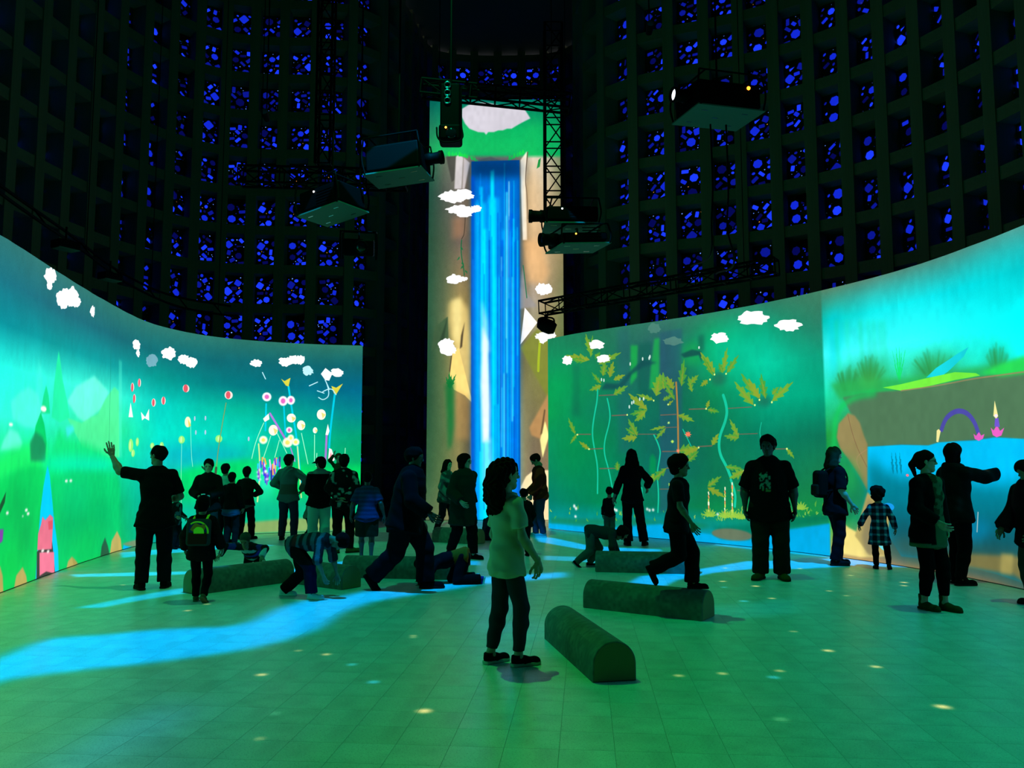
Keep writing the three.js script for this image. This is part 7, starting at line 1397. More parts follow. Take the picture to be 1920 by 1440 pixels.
  for (const s of [1, -1]) head.push(cone(hp(s * 0.31, 0.03, -0.03), hp(s * 0.315, -0.1, -0.01), hr(0.075), hr(0.05), { flat: hX, f: 1.9, k: hr(0.03) }), cone(hp(s * 0.13, 0.03, 0.42), hp(s * 0.13, 0.03, 0.43), hr(0.075), hr(0.075), { sub: 1, k: hr(0.06) }));
  const geoms = [meshField(body, near ? 0.009 : 0.014, { k: k(0.02) }), meshField(head, headH / (near ? 56 : 30), { k: hr(0.09) })];
  for (const e of sides) {   // hands: palm, four fingers of different lengths, a thumb from the side of the palm
    const l = k(0.105), d = (P['palm' + e.L] ? V(e.s * P['palm' + e.L][0], P['palm' + e.L][1], P['palm' + e.L][2]) : e.wrist.clone().sub(e.elbow)).normalize(), want = P['face' + e.L] ? V(e.s * P['face' + e.L][0], P['face' + e.L][1], P['face' + e.L][2]) : V(-e.s, 0, 0.25), nrm = want.addScaledVector(d, -want.dot(d)).normalize(), sd = d.clone().cross(nrm).multiplyScalar(e.s).normalize(), curl = P['curl' + e.L] ?? 0.35;
    const W0 = e.wrist, hand = [cone(W0.clone().addScaledVector(d, -l * 0.1), W0.clone().addScaledVector(d, l * 0.12), k(0.0155), l * 0.14, {}), cone(W0.clone().addScaledVector(d, l * 0.12).addScaledVector(sd, l * 0.08), W0.clone().addScaledVector(d, l * 0.45).addScaledVector(sd, l * 0.12), l * 0.13, l * 0.13, { flat: nrm, f: 1.35 }), cone(W0.clone().addScaledVector(d, l * 0.12).addScaledVector(sd, -l * 0.06), W0.clone().addScaledVector(d, l * 0.42).addScaledVector(sd, -l * 0.11), l * 0.13, l * 0.12, { flat: nrm, f: 1.35 })];
    const fr = Math.max(0.0062, l * 0.052);
    [[0.2, 0.44, 1], [0.07, 0.48, 1.08], [-0.06, 0.45, 0.98], [-0.18, 0.36, 0.78]].forEach(([off, base, len], i) => { let p = W0.clone().addScaledVector(d, l * base).addScaledVector(sd, l * off); let a = curl * 0.7 + i * 0.04; for (const seg of [0.24, 0.16, 0.12]) { const dir = d.clone().multiplyScalar(Math.cos(a)).addScaledVector(nrm, Math.sin(a)).addScaledVector(sd, off * 0.5 * Math.max(0, 1 - curl)), n = p.clone().addScaledVector(dir, l * seg * len); hand.push(cone(p, n, fr, fr * 0.92, { k: l * 0.03 })); p = n; a += curl; } });
    let p = W0.clone().addScaledVector(d, l * 0.14).addScaledVector(sd, l * 0.16), a = 0.75; for (const seg of [0.2, 0.17, 0.12]) { const n = p.clone().addScaledVector(d, l * seg * Math.cos(a)).addScaledVector(sd, l * seg * Math.sin(a)).addScaledVector(nrm, l * seg * 0.45); hand.push(cone(p, n, fr * 1.2, fr, { k: l * 0.04 })); p = n; a -= 0.3; }
    geoms.push(meshField(hand, near ? 0.0032 : Math.max(0.0045, l * 0.03), { k: l * 0.05 }));
  }
  part(o, 'body', mergeGeometries(geoms), skinTone[skin]);
  if (face) for (const s of [1, -1]) { const e = part(o, 'eye', new THREE.SphereGeometry(hr(0.045), 10, 8), eyeMaterial); e.position.copy(hp(s * 0.13, 0.03, 0.335)); }
  // --- clothes
  const cell = near ? 0.0085 : 0.0125, ease = k(0.012) + (top.loose ?? 0) * H, hem = top.hem ?? 0.06, low = pelvis.clone().addScaledVector(uh, -k(hem)), open = top.flare ?? 1.08;
  const shirt = [cone(waist, low, (k(0.068) * W * Math.max(belly, 1) + ease), (k(0.07) * W * Math.max(1, belly * 0.96) + ease) * open, { flat: hf, f: top.flat ?? 1.2, cb: 1 }), cone(waist, chest, k(0.066) * W * belly + ease, k(0.074) * W + ease, { flat: fw, f: 1.2 }), cone(chest, lerp(chest, neck, 0.62), k(0.074) * W + ease, k(0.055) * W + ease, { flat: fw, f: 1.18 }), cone(sides[0].sh.clone().addScaledVector(u, -k(0.004)), sides[1].sh.clone().addScaledVector(u, -k(0.004)), k(0.031) + ease * 0.45, undefined)];
  shirt[3].rb = shirt[3].ra; shirt.push(cone(lerp(chest, neck, 0.8), neck.clone().addScaledVector(u, k(top.collar ?? 0.006)), k(0.05) + ease, k(0.037) + ease * 0.5, { cb: 1 }));
  if (hem > 0.03) for (const e of sides) { const sq = lerp(pelvis, e.hip, 0.7).addScaledVector(hf, -k(0.018)); shirt.push(cone(lerp(sq, waist, 0.5), sq.addScaledVector(uh, -k(Math.min(hem, 0.09) - 0.02)), k(0.05) * W + ease, k(0.056) * W + ease + (legs.loose ?? 0) * H * 0.6, { cb: 1 }), cone(lerp(e.hip, waist, 0.4), lerp(e.hip, e.knee, 0).addScaledVector(uh, -k(hem - 0.005)), k(0.05) * W + ease * 0.8, k(0.056) * W + ease * 0.9 + (legs.loose ?? 0) * H * 0.8, { cb: 1 })); }
  if (belly > 1.05) shirt.push(cone(pelvis.clone().addScaledVector(uh, k(0.03)).addScaledVector(hf, k(0.03) * belly), chest.clone().addScaledVector(fw, k(0.01)), k(0.07) * belly, k(0.06), { flat: fw, f: 1.1 }));
  if (spec.bust) for (const s of [1, -1]) shirt.push(cone(chest.clone().addScaledVector(sx, s * k(0.035)).addScaledVector(fw, k(0.035)).addScaledVector(u, k(0.005)), chest.clone().addScaledVector(sx, s * k(0.035)).addScaledVector(fw, k(0.04)), k(0.038) * spec.bust, k(0.036) * spec.bust));
  const sl = top.sleeve ?? 1;
  for (const e of sides) { const ra = k(0.029) * Math.sqrt(W) + ease * 0.55, rm = k(0.026) * Math.sqrt(W) + ease * 0.7, rw = k(0.02) + ease * (top.cuff ?? 0.9); if (sl <= 0.5) { const end = lerp(e.sh, e.elbow, sl * 2); shirt.push(cone(e.sh, end, ra, rm * 1.08, { cb: 1, k: k(0.015) })); } else { const end = lerp(e.elbow, e.wrist, (sl - 0.5) * 2); shirt.push(cone(e.sh, e.elbow, ra, rm, { k: k(0.015) }), cone(e.elbow, end, rm, rw, { cb: 1, k: k(0.015) })); } }
  if (top.hood) shirt.push(cone(neck.clone().addScaledVector(fw, -k(0.045)).addScaledVector(sx, k(0.03)), neck.clone().addScaledVector(fw, -k(0.045)).addScaledVector(sx, -k(0.03)), k(0.032), k(0.032)));
  const shirtG = meshField(shirt, cell, { k: k(0.03), bump: folds(near ? 0.0075 : 0.0045, seed), amp: 0.01 });
  part(o, top.name ?? 'shirt', top.dye ? paint(shirtG, (v) => top.dye({ v, along: v.clone().sub(pelvis).dot(u) / H, across: v.clone().sub(chest).dot(sx) / H, front: v.clone().sub(chest).dot(fw) / H })) : shirtG, top.dye ? dyed : cloth(top.color ?? 0x0a0a0c));
  if (legs.len !== 0) {
    const le = k(0.007) + (legs.loose ?? 0) * H, len = legs.len ?? 1, trousers = [cone(waist.clone().addScaledVector(uh, -k(0.01)), pelvis.clone().addScaledVector(uh, -k(0.015)), k(0.064) * W * belly + k(0.004), k(0.068) * W + k(0.006), { flat: hf, f: 1.2 })];
    for (const e of sides) { const th = k(0.053) * W + le, kn = k(0.036) + le * 1.1, an = k(0.027) + le * (legs.hemWide ?? 1.1); trousers.push(cone(lerp(pelvis, e.hip, 0.7).addScaledVector(hf, -k(0.018)), lerp(e.hip, e.knee, 0.12).addScaledVector(hf, -k(0.016)), k(0.052) * W + le * 0.6, k(0.05) * W + le * 0.6, { k: k(0.02) }));
      if (len <= 0.5) trousers.push(cone(e.hip, lerp(e.hip, e.knee, len * 2), th, kn * 1.25, { cb: 1, k: k(0.012) })); else { const end = lerp(e.knee, e.ankle, (len - 0.5) * 2 * 0.98); trousers.push(cone(e.hip, e.knee, th, kn, { k: k(0.012) }), cone(e.knee, lerp(e.knee, end, 0.35), kn, kn * 0.98, { k: k(0.012) }), cone(lerp(e.knee, end, 0.35), end, kn * 0.98, an, { cb: 1, k: k(0.012) })); } }
    const g = meshField(trousers, cell, { k: k(0.02), bump: folds(0.004, seed + 5), amp: 0.01 });
    part(o, legs.name ?? 'trousers', legs.dye ? paint(g, (v) => legs.dye({ v, along: v.y / H, across: v.x / H, front: v.z / H })) : g, legs.dye ? dyed : cloth(legs.color ?? 0x08080a));
  }
  for (const e of sides) {   // shoes
    const F = k(0.155) * (shoe.size ?? 1), toe = rad((P['toe' + e.L] ?? 10) * e.s), pitch = rad(P['heel' + e.L] ?? 0), qf = new THREE.Quaternion().setFromEuler(new THREE.Euler(pitch, toe, 0, 'YXZ')); if (P['sole' + e.L]) qf.setFromEuler(new THREE.Euler(...P['sole' + e.L].map(rad), 'YXZ'));
    const m = part(o, 'shoe', near ? fineShoe : shoe.boot ? bootShoe : lowShoe, cloth(shoe.color ?? 0x0a0a0a)); m.scale.setScalar(F); m.quaternion.copy(qf); m.position.copy(e.ankle).add(V(0, -k(0.042), -F * 0.2).applyQuaternion(qf)); if (!P['heel' + e.L] && !P['sole' + e.L] && e.ankle.y < k(0.06)) m.position.y = 0.002;
    part(m, 'sole', soleGeometry, cloth(shoe.sole ?? 0x141414));
  }
  // --- hair
  const strands = (amp, f) => (a, b, c) => amp * headH * (Math.sin(a * f + 3 * Math.sin(b * f * 0.37 + seed)) * 0.5 + Math.sin(c * f * 1.1 + a * f * 0.4 + 2 * Math.sin(b * f * 0.3)) * 0.5);
  if (hair.style && hair.style !== 'bald') {
    const v = hair.volume ?? 0.05, p = [cone(hp(0, 0.16, -0.15), hp(0, 0.2, 0.0), hr(0.37 + v), hr(0.35 + v), { flat: hX, f: 1.1 })];
    const low2 = { short: -0.15, bob: -0.35, long: -0.3, curly: -0.2, bun: -0.12, tail: -0.1, hood: -0.4, crop: -0.05 }[hair.style] ?? -0.15;
    p.push(cone(hp(0, 0.1, -0.2), hp(0, low2, -0.2), hr(0.3 + v), hr(hair.style === 'crop' ? 0.2 : 0.26 + v * 0.6), { flat: hX, f: 1.0 }));
    if (hair.style === 'bob' || hair.style === 'long') for (const s of [1, -1]) p.push(cone(hp(s * 0.25, 0.1, -0.02), hp(s * 0.27, hair.style === 'bob' ? -0.38 : -0.6, -0.06), hr(0.12), hr(0.12)));
    if (hair.style === 'long') { const b = hair.length ?? 1.2; for (const s of [-0.22, 0, 0.22]) p.push(cone(hp(s * 0.8, 0, -0.2), hp(s * 1.5, -b * 0.6, -0.3), hr(0.26), hr(0.24)), cone(hp(s * 1.5, -b * 0.6, -0.3), hp(s * 1.3, -b, -0.27), hr(0.24), hr(0.13))); }
    if (hair.style === 'bun') p.push(cone(hp(0, 0.1, -0.52), hp(0, 0.05, -0.56), hr(0.16), hr(0.16)));
    if (hair.style === 'tail') { p.push(cone(hp(0, 0.1, -0.5), hp(0, -0.05, -0.62), hr(0.12), hr(0.13)), cone(hp(0, -0.05, -0.62), hp(0.02, -0.7, -0.5), hr(0.14), hr(0.06))); }
    if (hair.style === 'waves') { for (let i = 0; i < 11; i++) { const a = -1 + i / 5, x0 = 0.24 * a, zz = -0.42 - 0.12 * (1 - a * a), q1 = hp(x0 * 1.2, -0.3, zz - 0.04 * Math.sin(i * 2)), q2 = hp(x0 * 1.3, -0.72, zz - 0.03 + 0.05 * Math.sin(i * 1.7)), q3 = hp(x0 * 1.05 + 0.05 * Math.sin(i * 3), -1.12 - 0.1 * Math.cos(i * 2.3), zz + 0.06 * Math.sin(i)); p.push(cone(hp(x0 * 0.9, 0.1, -0.34), q1, hr(0.2), hr(0.17)), cone(q1, q2, hr(0.17), hr(0.15)), cone(q2, q3, hr(0.15), hr(0.06))); } p.push(cone(hp(0, 0.2, -0.42), hp(0, 0.05, -0.55), hr(0.17), hr(0.17))); }
    if (hair.style === 'curly') for (let i = 0; i < 16; i++) { const a = i * 2.4, r2 = 0.36, yy = 0.45 - i * 0.04; p.push(cone(hp(Math.cos(a) * r2 * 0.85, yy, -0.12 + Math.sin(a) * r2), hp(Math.cos(a) * r2 * 0.9, yy - 0.08, -0.12 + Math.sin(a) * r2), hr(0.13), hr(0.13))); }
    if (hair.style === 'hood') { p.push(cone(hp(0, 0.2, -0.1), hp(0, 0.25, 0.1), hr(0.45), hr(0.42)), cone(hp(0, -0.3, -0.15), hp(0, -0.55, -0.15), hr(0.4), hr(0.45))); }
    p.push(cone(hp(0, -0.14, 0.4), hp(0, -0.45, 0.42), hr(0.33), hr(0.34), { sub: 1, k: hr(0.05) }), cone(hp(0, hair.style === 'hood' ? 0.0 : 0.04, 0.46), hp(0, -0.1, 0.47), hr(0.24), hr(0.26), { sub: 1, k: hr(0.05) }));
    const rough = { curly: 0.05, waves: 0.035, long: 0.03, bob: 0.02 }[hair.style] ?? 0.02;
    part(o, hair.style === 'hood' ? 'hood' : 'hair', meshField(p, headH / (near ? 52 : 26), { k: hr(hair.style === 'waves' ? 0.14 : 0.08), bump: hair.style === 'hood' ? undefined : strands(rough, near ? 120 : 60), amp: 0.03 }), cloth(hair.color ?? 0x0b0806));
  }
  if (spec.cap) { const g = [cone(hp(0, 0.2, -0.14), hp(0, 0.22, 0.02), hr(0.4), hr(0.39), { flat: hX, f: 1.1 }), cone(hp(0, -0.2, -0.1), hp(0, -0.2, 0.1), hr(0.42), hr(0.42), { sub: 1, k: hr(0.03) }), cone(hp(0.12, 0.22, 0.36), hp(0.1, 0.16, 0.66), hr(0.16), hr(0.14), { flat: V(0, 1, 0).applyQuaternion(hq), f: 4.5, k: hr(0.04) }), cone(hp(-0.12, 0.22, 0.36), hp(-0.1, 0.16, 0.66), hr(0.16), hr(0.14), { flat: V(0, 1, 0).applyQuaternion(hq), f: 4.5, k: hr(0.04) })]; part(o, 'cap', meshField(g, headH / 30, { k: hr(0.06) }), cloth(spec.cap)); }
  if (spec.glasses) { const ring = [1, -1].map((s) => new THREE.TorusGeometry(hr(0.085), hr(0.012), 6, 16).applyQuaternion(hq).translate(...hp(s * 0.13, 0.03, 0.4).toArray())); for (const s of [1, -1]) ring.push(tube(hp(s * 0.21, 0.04, 0.4), hp(s * 0.33, 0.03, -0.02), hr(0.012))); ring.push(tube(hp(0.05, 0.04, 0.4), hp(-0.05, 0.04, 0.4), hr(0.012))); part(o, 'glasses', mergeGeometries(ring), std(0x101010, 0.3)); }
  o.userData.rig = undefined; delete o.userData.rig;
  return { o, H, pelvis, waist, chest, neck, u, sx, fw, sides, hp, headH, q };
}
// ------------------------------------------------------------------ the people in the hall
const hands = { down: [0.05, -0.3, 0.03], pocket: [0.07, -0.25, 0.06], hip: [0.03, -0.225, 0.035] };
const stripes = (list, n) => (e) => list[((Math.floor(e.along * n) % list.length) + list.length) % list.length];
const blotch = (e, f) => vnoise(e.v.x * f + 40, e.v.y * f + e.v.z * f * 0.7 + 40);

// foreground girl, seen from behind her right shoulder
person({ near: true, face: true, label: 'girl in grey t-shirt and leggings standing alone in the foreground', h: 1.54, x: -0.04, z: -6.63, turn: 122, w: 0.92, shoulder: 1.0, headScale: 1.12, bust: 0.6, skin: 'light',
  pose: { lean: 0, look: -6, nod: -4, footL: [0.065, 0.042, -0.06], footR: [0.06, 0.042, 0.03], toeL: 8, toeR: 8, handR: [0.05, -0.285, 0.1], elbowR: [0.2, -0.1, -1], handL: [0.03, -0.29, 0.07], curlR: 0.5, palmR: [0.02, -1, 0.12], faceR: [-1, 0, 0.1] },
  top: { name: 't_shirt', color: 0xc4b096, sleeve: 0.36, hem: 0.075, loose: 0.008, flare: 1.2 }, legs: { name: 'leggings', color: 0x1d2b36, loose: -0.002, len: 0.94, hemWide: 0.6 }, shoe: { color: 0x08080a, sole: 0xb9b6a4 }, hair: { style: 'waves', color: 0x120b07, volume: 0.03 } });
// man with raised arm
person({ label: 'man in black t-shirt raising his left arm to the screen', h: 1.74, x: -4.46, z: -10.45, turn: 205, w: 1.12, skin: 'mid',
  pose: { look: 45, nod: -4, footL: [0.075, 0.042, -0.01], footR: [0.075, 0.042, 0.02], toeL: 14, toeR: 18, handL: [0.2, 0.14, 0.16], elbowL: [0.5, -1, -0.2], palmL: [0.15, 1, 0.1], faceL: [0.2, 0, 1], curlL: 0.12, handR: [-0.02, -0.2, 0.14], elbowR: [0.8, -0.5, -0.6] },
  top: { name: 't_shirt', color: 0x060606, sleeve: 0.42, hem: 0.09, loose: 0.01, flare: 1.0 }, legs: { color: 0x08090c, loose: 0.006, hemWide: 1.5 }, shoe: { color: 0x080808 }, hair: { style: 'crop', color: 0x080605, volume: 0.015 } });
// left group
person({ label: 'small child facing right beside the man in the dark jacket', h: 0.97, x: -6.12, z: -15.2, turn: 75, headScale: 1.35, w: 1.1, pose: { handR: [0.06, -0.2, 0.12], handL: [0.05, -0.24, 0.1] }, top: { name: 'jacket', color: 0x10151a, sleeve: 1, hem: 0.06, loose: 0.01, dye: (e) => (e.front > 0.05 && blotch(e, 18) > 0.55 ? 0x3a5560 : 0x0d1216) }, legs: { color: 0x090c10, loose: 0.008 }, hair: { style: 'short', color: 0x060504 } });
const cupMan = person({ face: true, label: 'man in dark jacket facing the camera with face lit orange', h: 1.56, x: -5.58, z: -15.3, turn: 8, w: 1.15, skin: 'light', headScale: 1.1, pose: { nod: 8, look: 4, handL: [-0.06, -0.2, 0.13], handR: [-0.03, -0.2, 0.13], elbowL: [0.8, -0.6, -0.5], elbowR: [0.8, -0.6, -0.5], curlL: 0.6, curlR: 0.6 }, top: { name: 'jacket', color: 0x090a0a, sleeve: 1, hem: 0.08, loose: 0.018 }, legs: { color: 0x12211f, loose: 0.006 }, hair: { style: 'short', color: 0x0a0705, volume: 0.05 } });
person({ label: 'person hidden behind the orange-lit man, one pale sleeve raised', h: 1.5, x: -5.62, z: -16.3, turn: 170, pose: { handL: [0.2, 0.12, 0.05], elbowL: [0.4, -1, 0], palmL: [1, 0.5, 0], curlL: 0.15 }, top: { color: 0x7aa596, sleeve: 1, loose: 0.006 }, legs: { color: 0x0b0d10 }, hair: { style: 'short' } });
person({ label: 'dark-haired person with blue shirt tail right behind the orange-lit man', h: 1.34, x: -5.3, z: -15.75, turn: 175, pose: { handR: [0.05, -0.28, 0.05] }, top: { color: 0x07090c, sleeve: 1, hem: 0.1, loose: 0.01, dye: (e) => (e.along < -0.02 ? 0x123a5c : 0x07090c) }, legs: { color: 0x0a0d10, loose: 0.004 }, shoe: { color: 0x35201a }, hair: { style: 'short', volume: 0.05 } });
person({ label: 'boy in dark jacket with elbows out, facing the flower picture', h: 1.42, x: -5.42, z: -17.0, turn: 184, headScale: 1.08, pose: { footL: [0.075, 0.042, 0], footR: [0.085, 0.042, 0.02], handL: [0.0, -0.16, 0.11], elbowL: [1, -0.5, -0.6], handR: [0.0, -0.18, 0.1], elbowR: [1, -0.5, -0.4], toeL: 30, toeR: 25 }, top: { name: 'jacket', sleeve: 1, hem: 0.06, loose: 0.012, dye: (e) => (e.along < -0.035 ? 0x4a4d46 : 0x0a0e0d) }, legs: { color: 0x07080a, loose: 0.006 }, hair: { style: 'short', volume: 0.06 } });
const packKid = person({ label: 'child in dark red jacket wearing a yellow and orange backpack', h: 1.12, x: -3.52, z: -9.5, turn: 186, headScale: 1.25, w: 1.05, pose: { nod: 12, lean: 4, footL: [0.055, 0.045, 0.06], footR: [0.06, 0.075, -0.09], heelR: 35, handL: [0.08, -0.27, 0.04], handR: [0.09, -0.26, 0.03] }, top: { name: 'jacket', sleeve: 1, hem: 0.1, loose: 0.025, flare: 1.2, dye: (e) => (blotch(e, 9) > 0.5 ? 0x2a0c0c : 0x170708) }, legs: { color: 0x06060a, loose: 0.0 }, shoe: { color: 0x5a4632, sole: 0x6a5540 }, hair: { style: 'short', color: 0x050403, volume: 0.06 } });
// striped child leaning over the log
person({ label: 'child in blue and white striped shirt leaning over the log', h: 1.12, x: -3.62, z: -11.62, turn: 2, headScale: 1.22, skin: 'mid', face: true, pose: { hip: 0.25, pz: -0.12, lean: 66, hipLean: 0.95, nod: 22, kneeL: [0.1, -1, 0.6], kneeR: [0.1, -1, 0.6], footL: [0.09, 0.05, -0.34], footR: [0.09, 0.05, -0.34], soleL: [80, 0, 0], soleR: [80, 0, 0], handL: [0.13, -0.1, 0.2], handR: [0.19, -0.08, 0.16], elbowL: [1, 0.3, 0], elbowR: [1, 0.3, 0], palmL: [0.3, -0.5, 1], palmR: [0.3, -0.5, 1], faceL: [0, -1, 0], faceR: [0, -1, 0] }, top: { sleeve: 1, hem: 0.05, loose: 0.008, dye: (e) => { const s = e.along * 15 + Math.abs(e.across) * 8, i = ((Math.floor(s) % 4) + 4) % 4; return [0x9fb4c8, 0x141a22, 0x1b2f8c, 0x10141a][i]; } }, legs: { color: 0x0a0b0c }, hair: { style: 'short', color: 0x3a3a30, volume: 0.03 } });
// bending child
person({ label: 'child bending down in a grey striped shirt with one red stripe', h: 1.3, x: -2.48, z: -9.85, turn: 78, headScale: 1.12, pose: { hip: 0.45, lean: 84, hipLean: 0.8, nod: 95, pz: -0.05, footR: [0.08, 0.045, 0.15], footL: [0.06, 0.045, -0.19], toeR: 5, toeL: 5, handL: [0.03, -0.31, 0.07], handR: [0.03, -0.29, 0.05], elbowL: [1, 0, -0.3], elbowR: [1, 0, -0.3] }, top: { sleeve: 0.6, hem: 0.05, loose: 0.012, dye: (e) => (e.along > 0.02 && e.along < 0.055 ? 0x8a2222 : ((Math.floor(e.along * 26) % 2) + 2) % 2 ? 0x4c525a : 0x1a1e22) }, legs: { loose: 0.01, hemWide: 1.6, dye: (e) => (e.front < 0.03 || e.along > 0.3 ? 0x09090b : 0x0c1030) }, shoe: { color: 0xb9c6cc, sole: 0xd5dde0 }, hair: { style: 'crop', color: 0x060505, volume: 0.03 } });
// back-left row, facing the screen
person({ label: 'man in pale grey shirt and jeans, hand on hip, at left screen', h: 1.68, x: -4.52, z: -16.85, turn: 176, w: 1.05, pose: { look: -25, handR: [0.06, -0.21, 0.02], elbowR: [1, -0.2, -0.4], handL: [0.0, -0.19, 0.12], elbowL: [1, -0.5, -0.3], footL: [0.075, 0.042, 0], footR: [0.075, 0.042, 0] }, top: { sleeve: 1, hem: 0.06, loose: 0.014, dye: (e) => (e.along < 0.14 && e.along > 0.02 && e.across < 0.08 ? 0x4d4a40 : 0x4c5f5c) }, legs: { name: 'jeans', color: 0x16283a, loose: 0.004 }, shoe: { color: 0x10151a }, hair: { style: 'short', color: 0x060504, volume: 0.05 } });
person({ label: 'small child in pale top beside the man with the cap', h: 1.0, x: -4.12, z: -16.9, turn: 120, headScale: 1.35, pose: { lean: 18, hip: 0.48, nod: 12, handR: [0.05, -0.24, 0.13], footL: [0.06, 0.042, 0.1], footR: [0.06, 0.042, -0.1] }, top: { color: 0x5f7d68, sleeve: 1, hem: 0.05, loose: 0.012 }, legs: { color: 0x0d120f, loose: 0.01 }, shoe: { color: 0x6f7a45 }, hair: { style: 'short' } });
person({ label: 'man in black cap, black jacket and pale trousers', h: 1.62, x: -3.6, z: -15.6, turn: 200, w: 1.12, cap: 0x060606, pose: { nod: 8, look: 40, handL: [-0.02, -0.2, 0.13], handR: [0.0, -0.22, 0.1], footL: [0.07, 0.042, 0], footR: [0.07, 0.042, 0] }, top: { name: 'jacket', sleeve: 1, hem: 0.07, loose: 0.022, hood: true, dye: (e) => (e.along > 0.305 ? 0x5f7d72 : 0x060606) }, legs: { color: 0x6f9c98, loose: 0.014, hemWide: 1.6 }, shoe: { color: 0x22282a }, hair: { style: 'short', color: 0x080606 } });
const flower = (e) => { const a = blotch(e, 17); return a > 0.72 ? 0x7a6a66 : a > 0.66 ? 0x3c2a2c : 0x0a0809; };
person({ label: 'woman in dark flowered top with hands clasped behind her back', h: 1.66, x: -2.93, z: -14.5, turn: 186, w: 1.12, shoulder: 0.95, pose: { footL: [0.06, 0.042, 0], footR: [0.07, 0.042, 0.02], toeR: 60, toeL: 20, handL: [-0.06, -0.235, -0.1], handR: [-0.07, -0.23, -0.1], elbowL: [1, -0.1, -0.5], elbowR: [1, -0.1, -0.5] }, top: { sleeve: 1, hem: 0.05, loose: 0.018, dye: flower }, legs: { color: 0x060606, loose: 0.004 }, shoe: { boot: true, color: 0x5b4a26, sole: 0x2a2214, size: 1.1 }, hair: { style: 'bun', color: 0x080605, volume: 0.06 } });
person({ label: 'toddler carried in front of the woman in the flowered top', h: 0.8, x: -3.12, z: -14.92, y: 0.87, turn: 20, headScale: 1.45, skin: 'light', face: true, pose: { hip: 0.5, footL: [0.1, 0.12, 0.16], footR: [0.1, 0.12, 0.16], handR: [0.02, 0.24, 0.08], elbowR: [1, 0, 0], palmR: [0, 1, 0], handL: [0.05, -0.1, 0.22] }, top: { color: 0x20301c, sleeve: 1, loose: 0.01 }, legs: { color: 0x0a0a0a }, hair: { style: 'crop', color: 0x4a3a1a } });
person({ label: 'boy in blue t-shirt and dark green shorts walking to the screens', h: 1.36, x: -2.33, z: -13.4, turn: 186, w: 1.1, headScale: 1.1, skin: 'dark', pose: { lean: 3, footL: [0.06, 0.042, 0.06], footR: [0.06, 0.042, -0.05], handL: [0.09, -0.28, 0.05], handR: [0.1, -0.28, -0.02] }, top: { name: 't_shirt', sleeve: 0.42, hem: 0.06, loose: 0.016, dye: (e) => (((Math.floor(e.along * 40) % 2) + 2) % 2 ? 0x14284c : 0x101f3c) }, legs: { name: 'shorts', color: 0x131a10, len: 0.48, loose: 0.018 }, shoe: { color: 0x080a0c }, hair: { style: 'crop', color: 0x050404, volume: 0.04 } });
// big man striding past
person({ label: 'large man in dark navy clothes striding to the right', h: 1.76, x: -1.32, z: -10.45, turn: 84, w: 1.28, belly: 1.14, skin: 'dark', pose: { lean: 9, hip: 0.5, nod: 4, footL: [0.05, 0.045, 0.13], footR: [0.06, 0.09, -0.23], heelR: 52, kneeR: [0.1, -0.2, 1], handR: [0.06, -0.24, 0.16], handL: [0.06, -0.28, -0.08], elbowL: [0.3, 0, -1] }, top: { name: 'jacket', color: 0x030407, sleeve: 1, hem: 0.1, loose: 0.024 }, legs: { color: 0x05070d, loose: 0.02, hemWide: 1.5 }, shoe: { color: 0x060608, size: 1.1 }, hair: { style: 'crop', color: 0x040404 } });
person({ label: 'crawling child in black with orange shirt hem and white soles', h: 1.22, x: -0.72, z: -10.98, turn: -82, headScale: 1.15, pose: { hip: 0.27, pz: -0.06, lean: 104, hipLean: 0.9, nod: 60, kneeL: [0.1, -0.6, 1], kneeR: [0.1, -0.6, 1], footL: [0.1, 0.045, -0.25], footR: [0.02, 0.05, -0.2], soleL: [78, -14, 0], soleR: [88, 30, 0], handL: [0.05, -0.2, 0.18], handR: [0.05, -0.2, 0.18], elbowL: [1, 0, 0], elbowR: [1, 0, 0] }, top: { sleeve: 1, hem: 0.06, loose: 0.012, dye: (e) => (e.along < 0.1 ? 0xe04408 : 0x07070a) }, legs: { color: 0x060609, loose: 0.02 }, shoe: { color: 0x24308c, sole: 0xb8d8d8 }, hair: { style: 'short' } });
person({ label: 'long-haired woman in grey-green jacket passing the waterfall screen', h: 1.58, x: -1.45, z: -18.2, turn: 62, shoulder: 0.9, face: true, skin: 'light', pose: { lean: 6, footL: [0.05, 0.042, 0.1], footR: [0.05, 0.06, -0.12], heelR: 25, handR: [0.05, -0.26, 0.1], look: -8 }, top: { name: 'jacket', sleeve: 1, hem: 0.09, loose: 0.016, dye: (e) => (blotch(e, 12) > 0.6 ? 0x5a6a64 : 0x2e3c38) }, legs: { color: 0x141c22, loose: 0.003 }, hair: { style: 'long', color: 0x0c0906, length: 1.0 } });
person({ label: 'woman with glasses in knee-length dark green coat walking right', h: 1.66, x: -0.8, z: -13.7, turn: 42, w: 1.1, glasses: true, face: true, skin: 'light', pose: { look: 28, lean: 4, footL: [0.05, 0.045, 0.1], footR: [0.05, 0.07, -0.14], heelR: 30, handR: [0.03, -0.24, 0.1], handL: [0.05, -0.27, -0.05] }, top: { name: 'coat', color: 0x14231b, sleeve: 1, hem: 0.19, loose: 0.024, flare: 1.22, flat: 1.1 }, legs: { color: 0x050606, loose: 0.01 }, shoe: { color: 0x060606 }, hair: { style: 'bob', color: 0x090706, volume: 0.07 } });
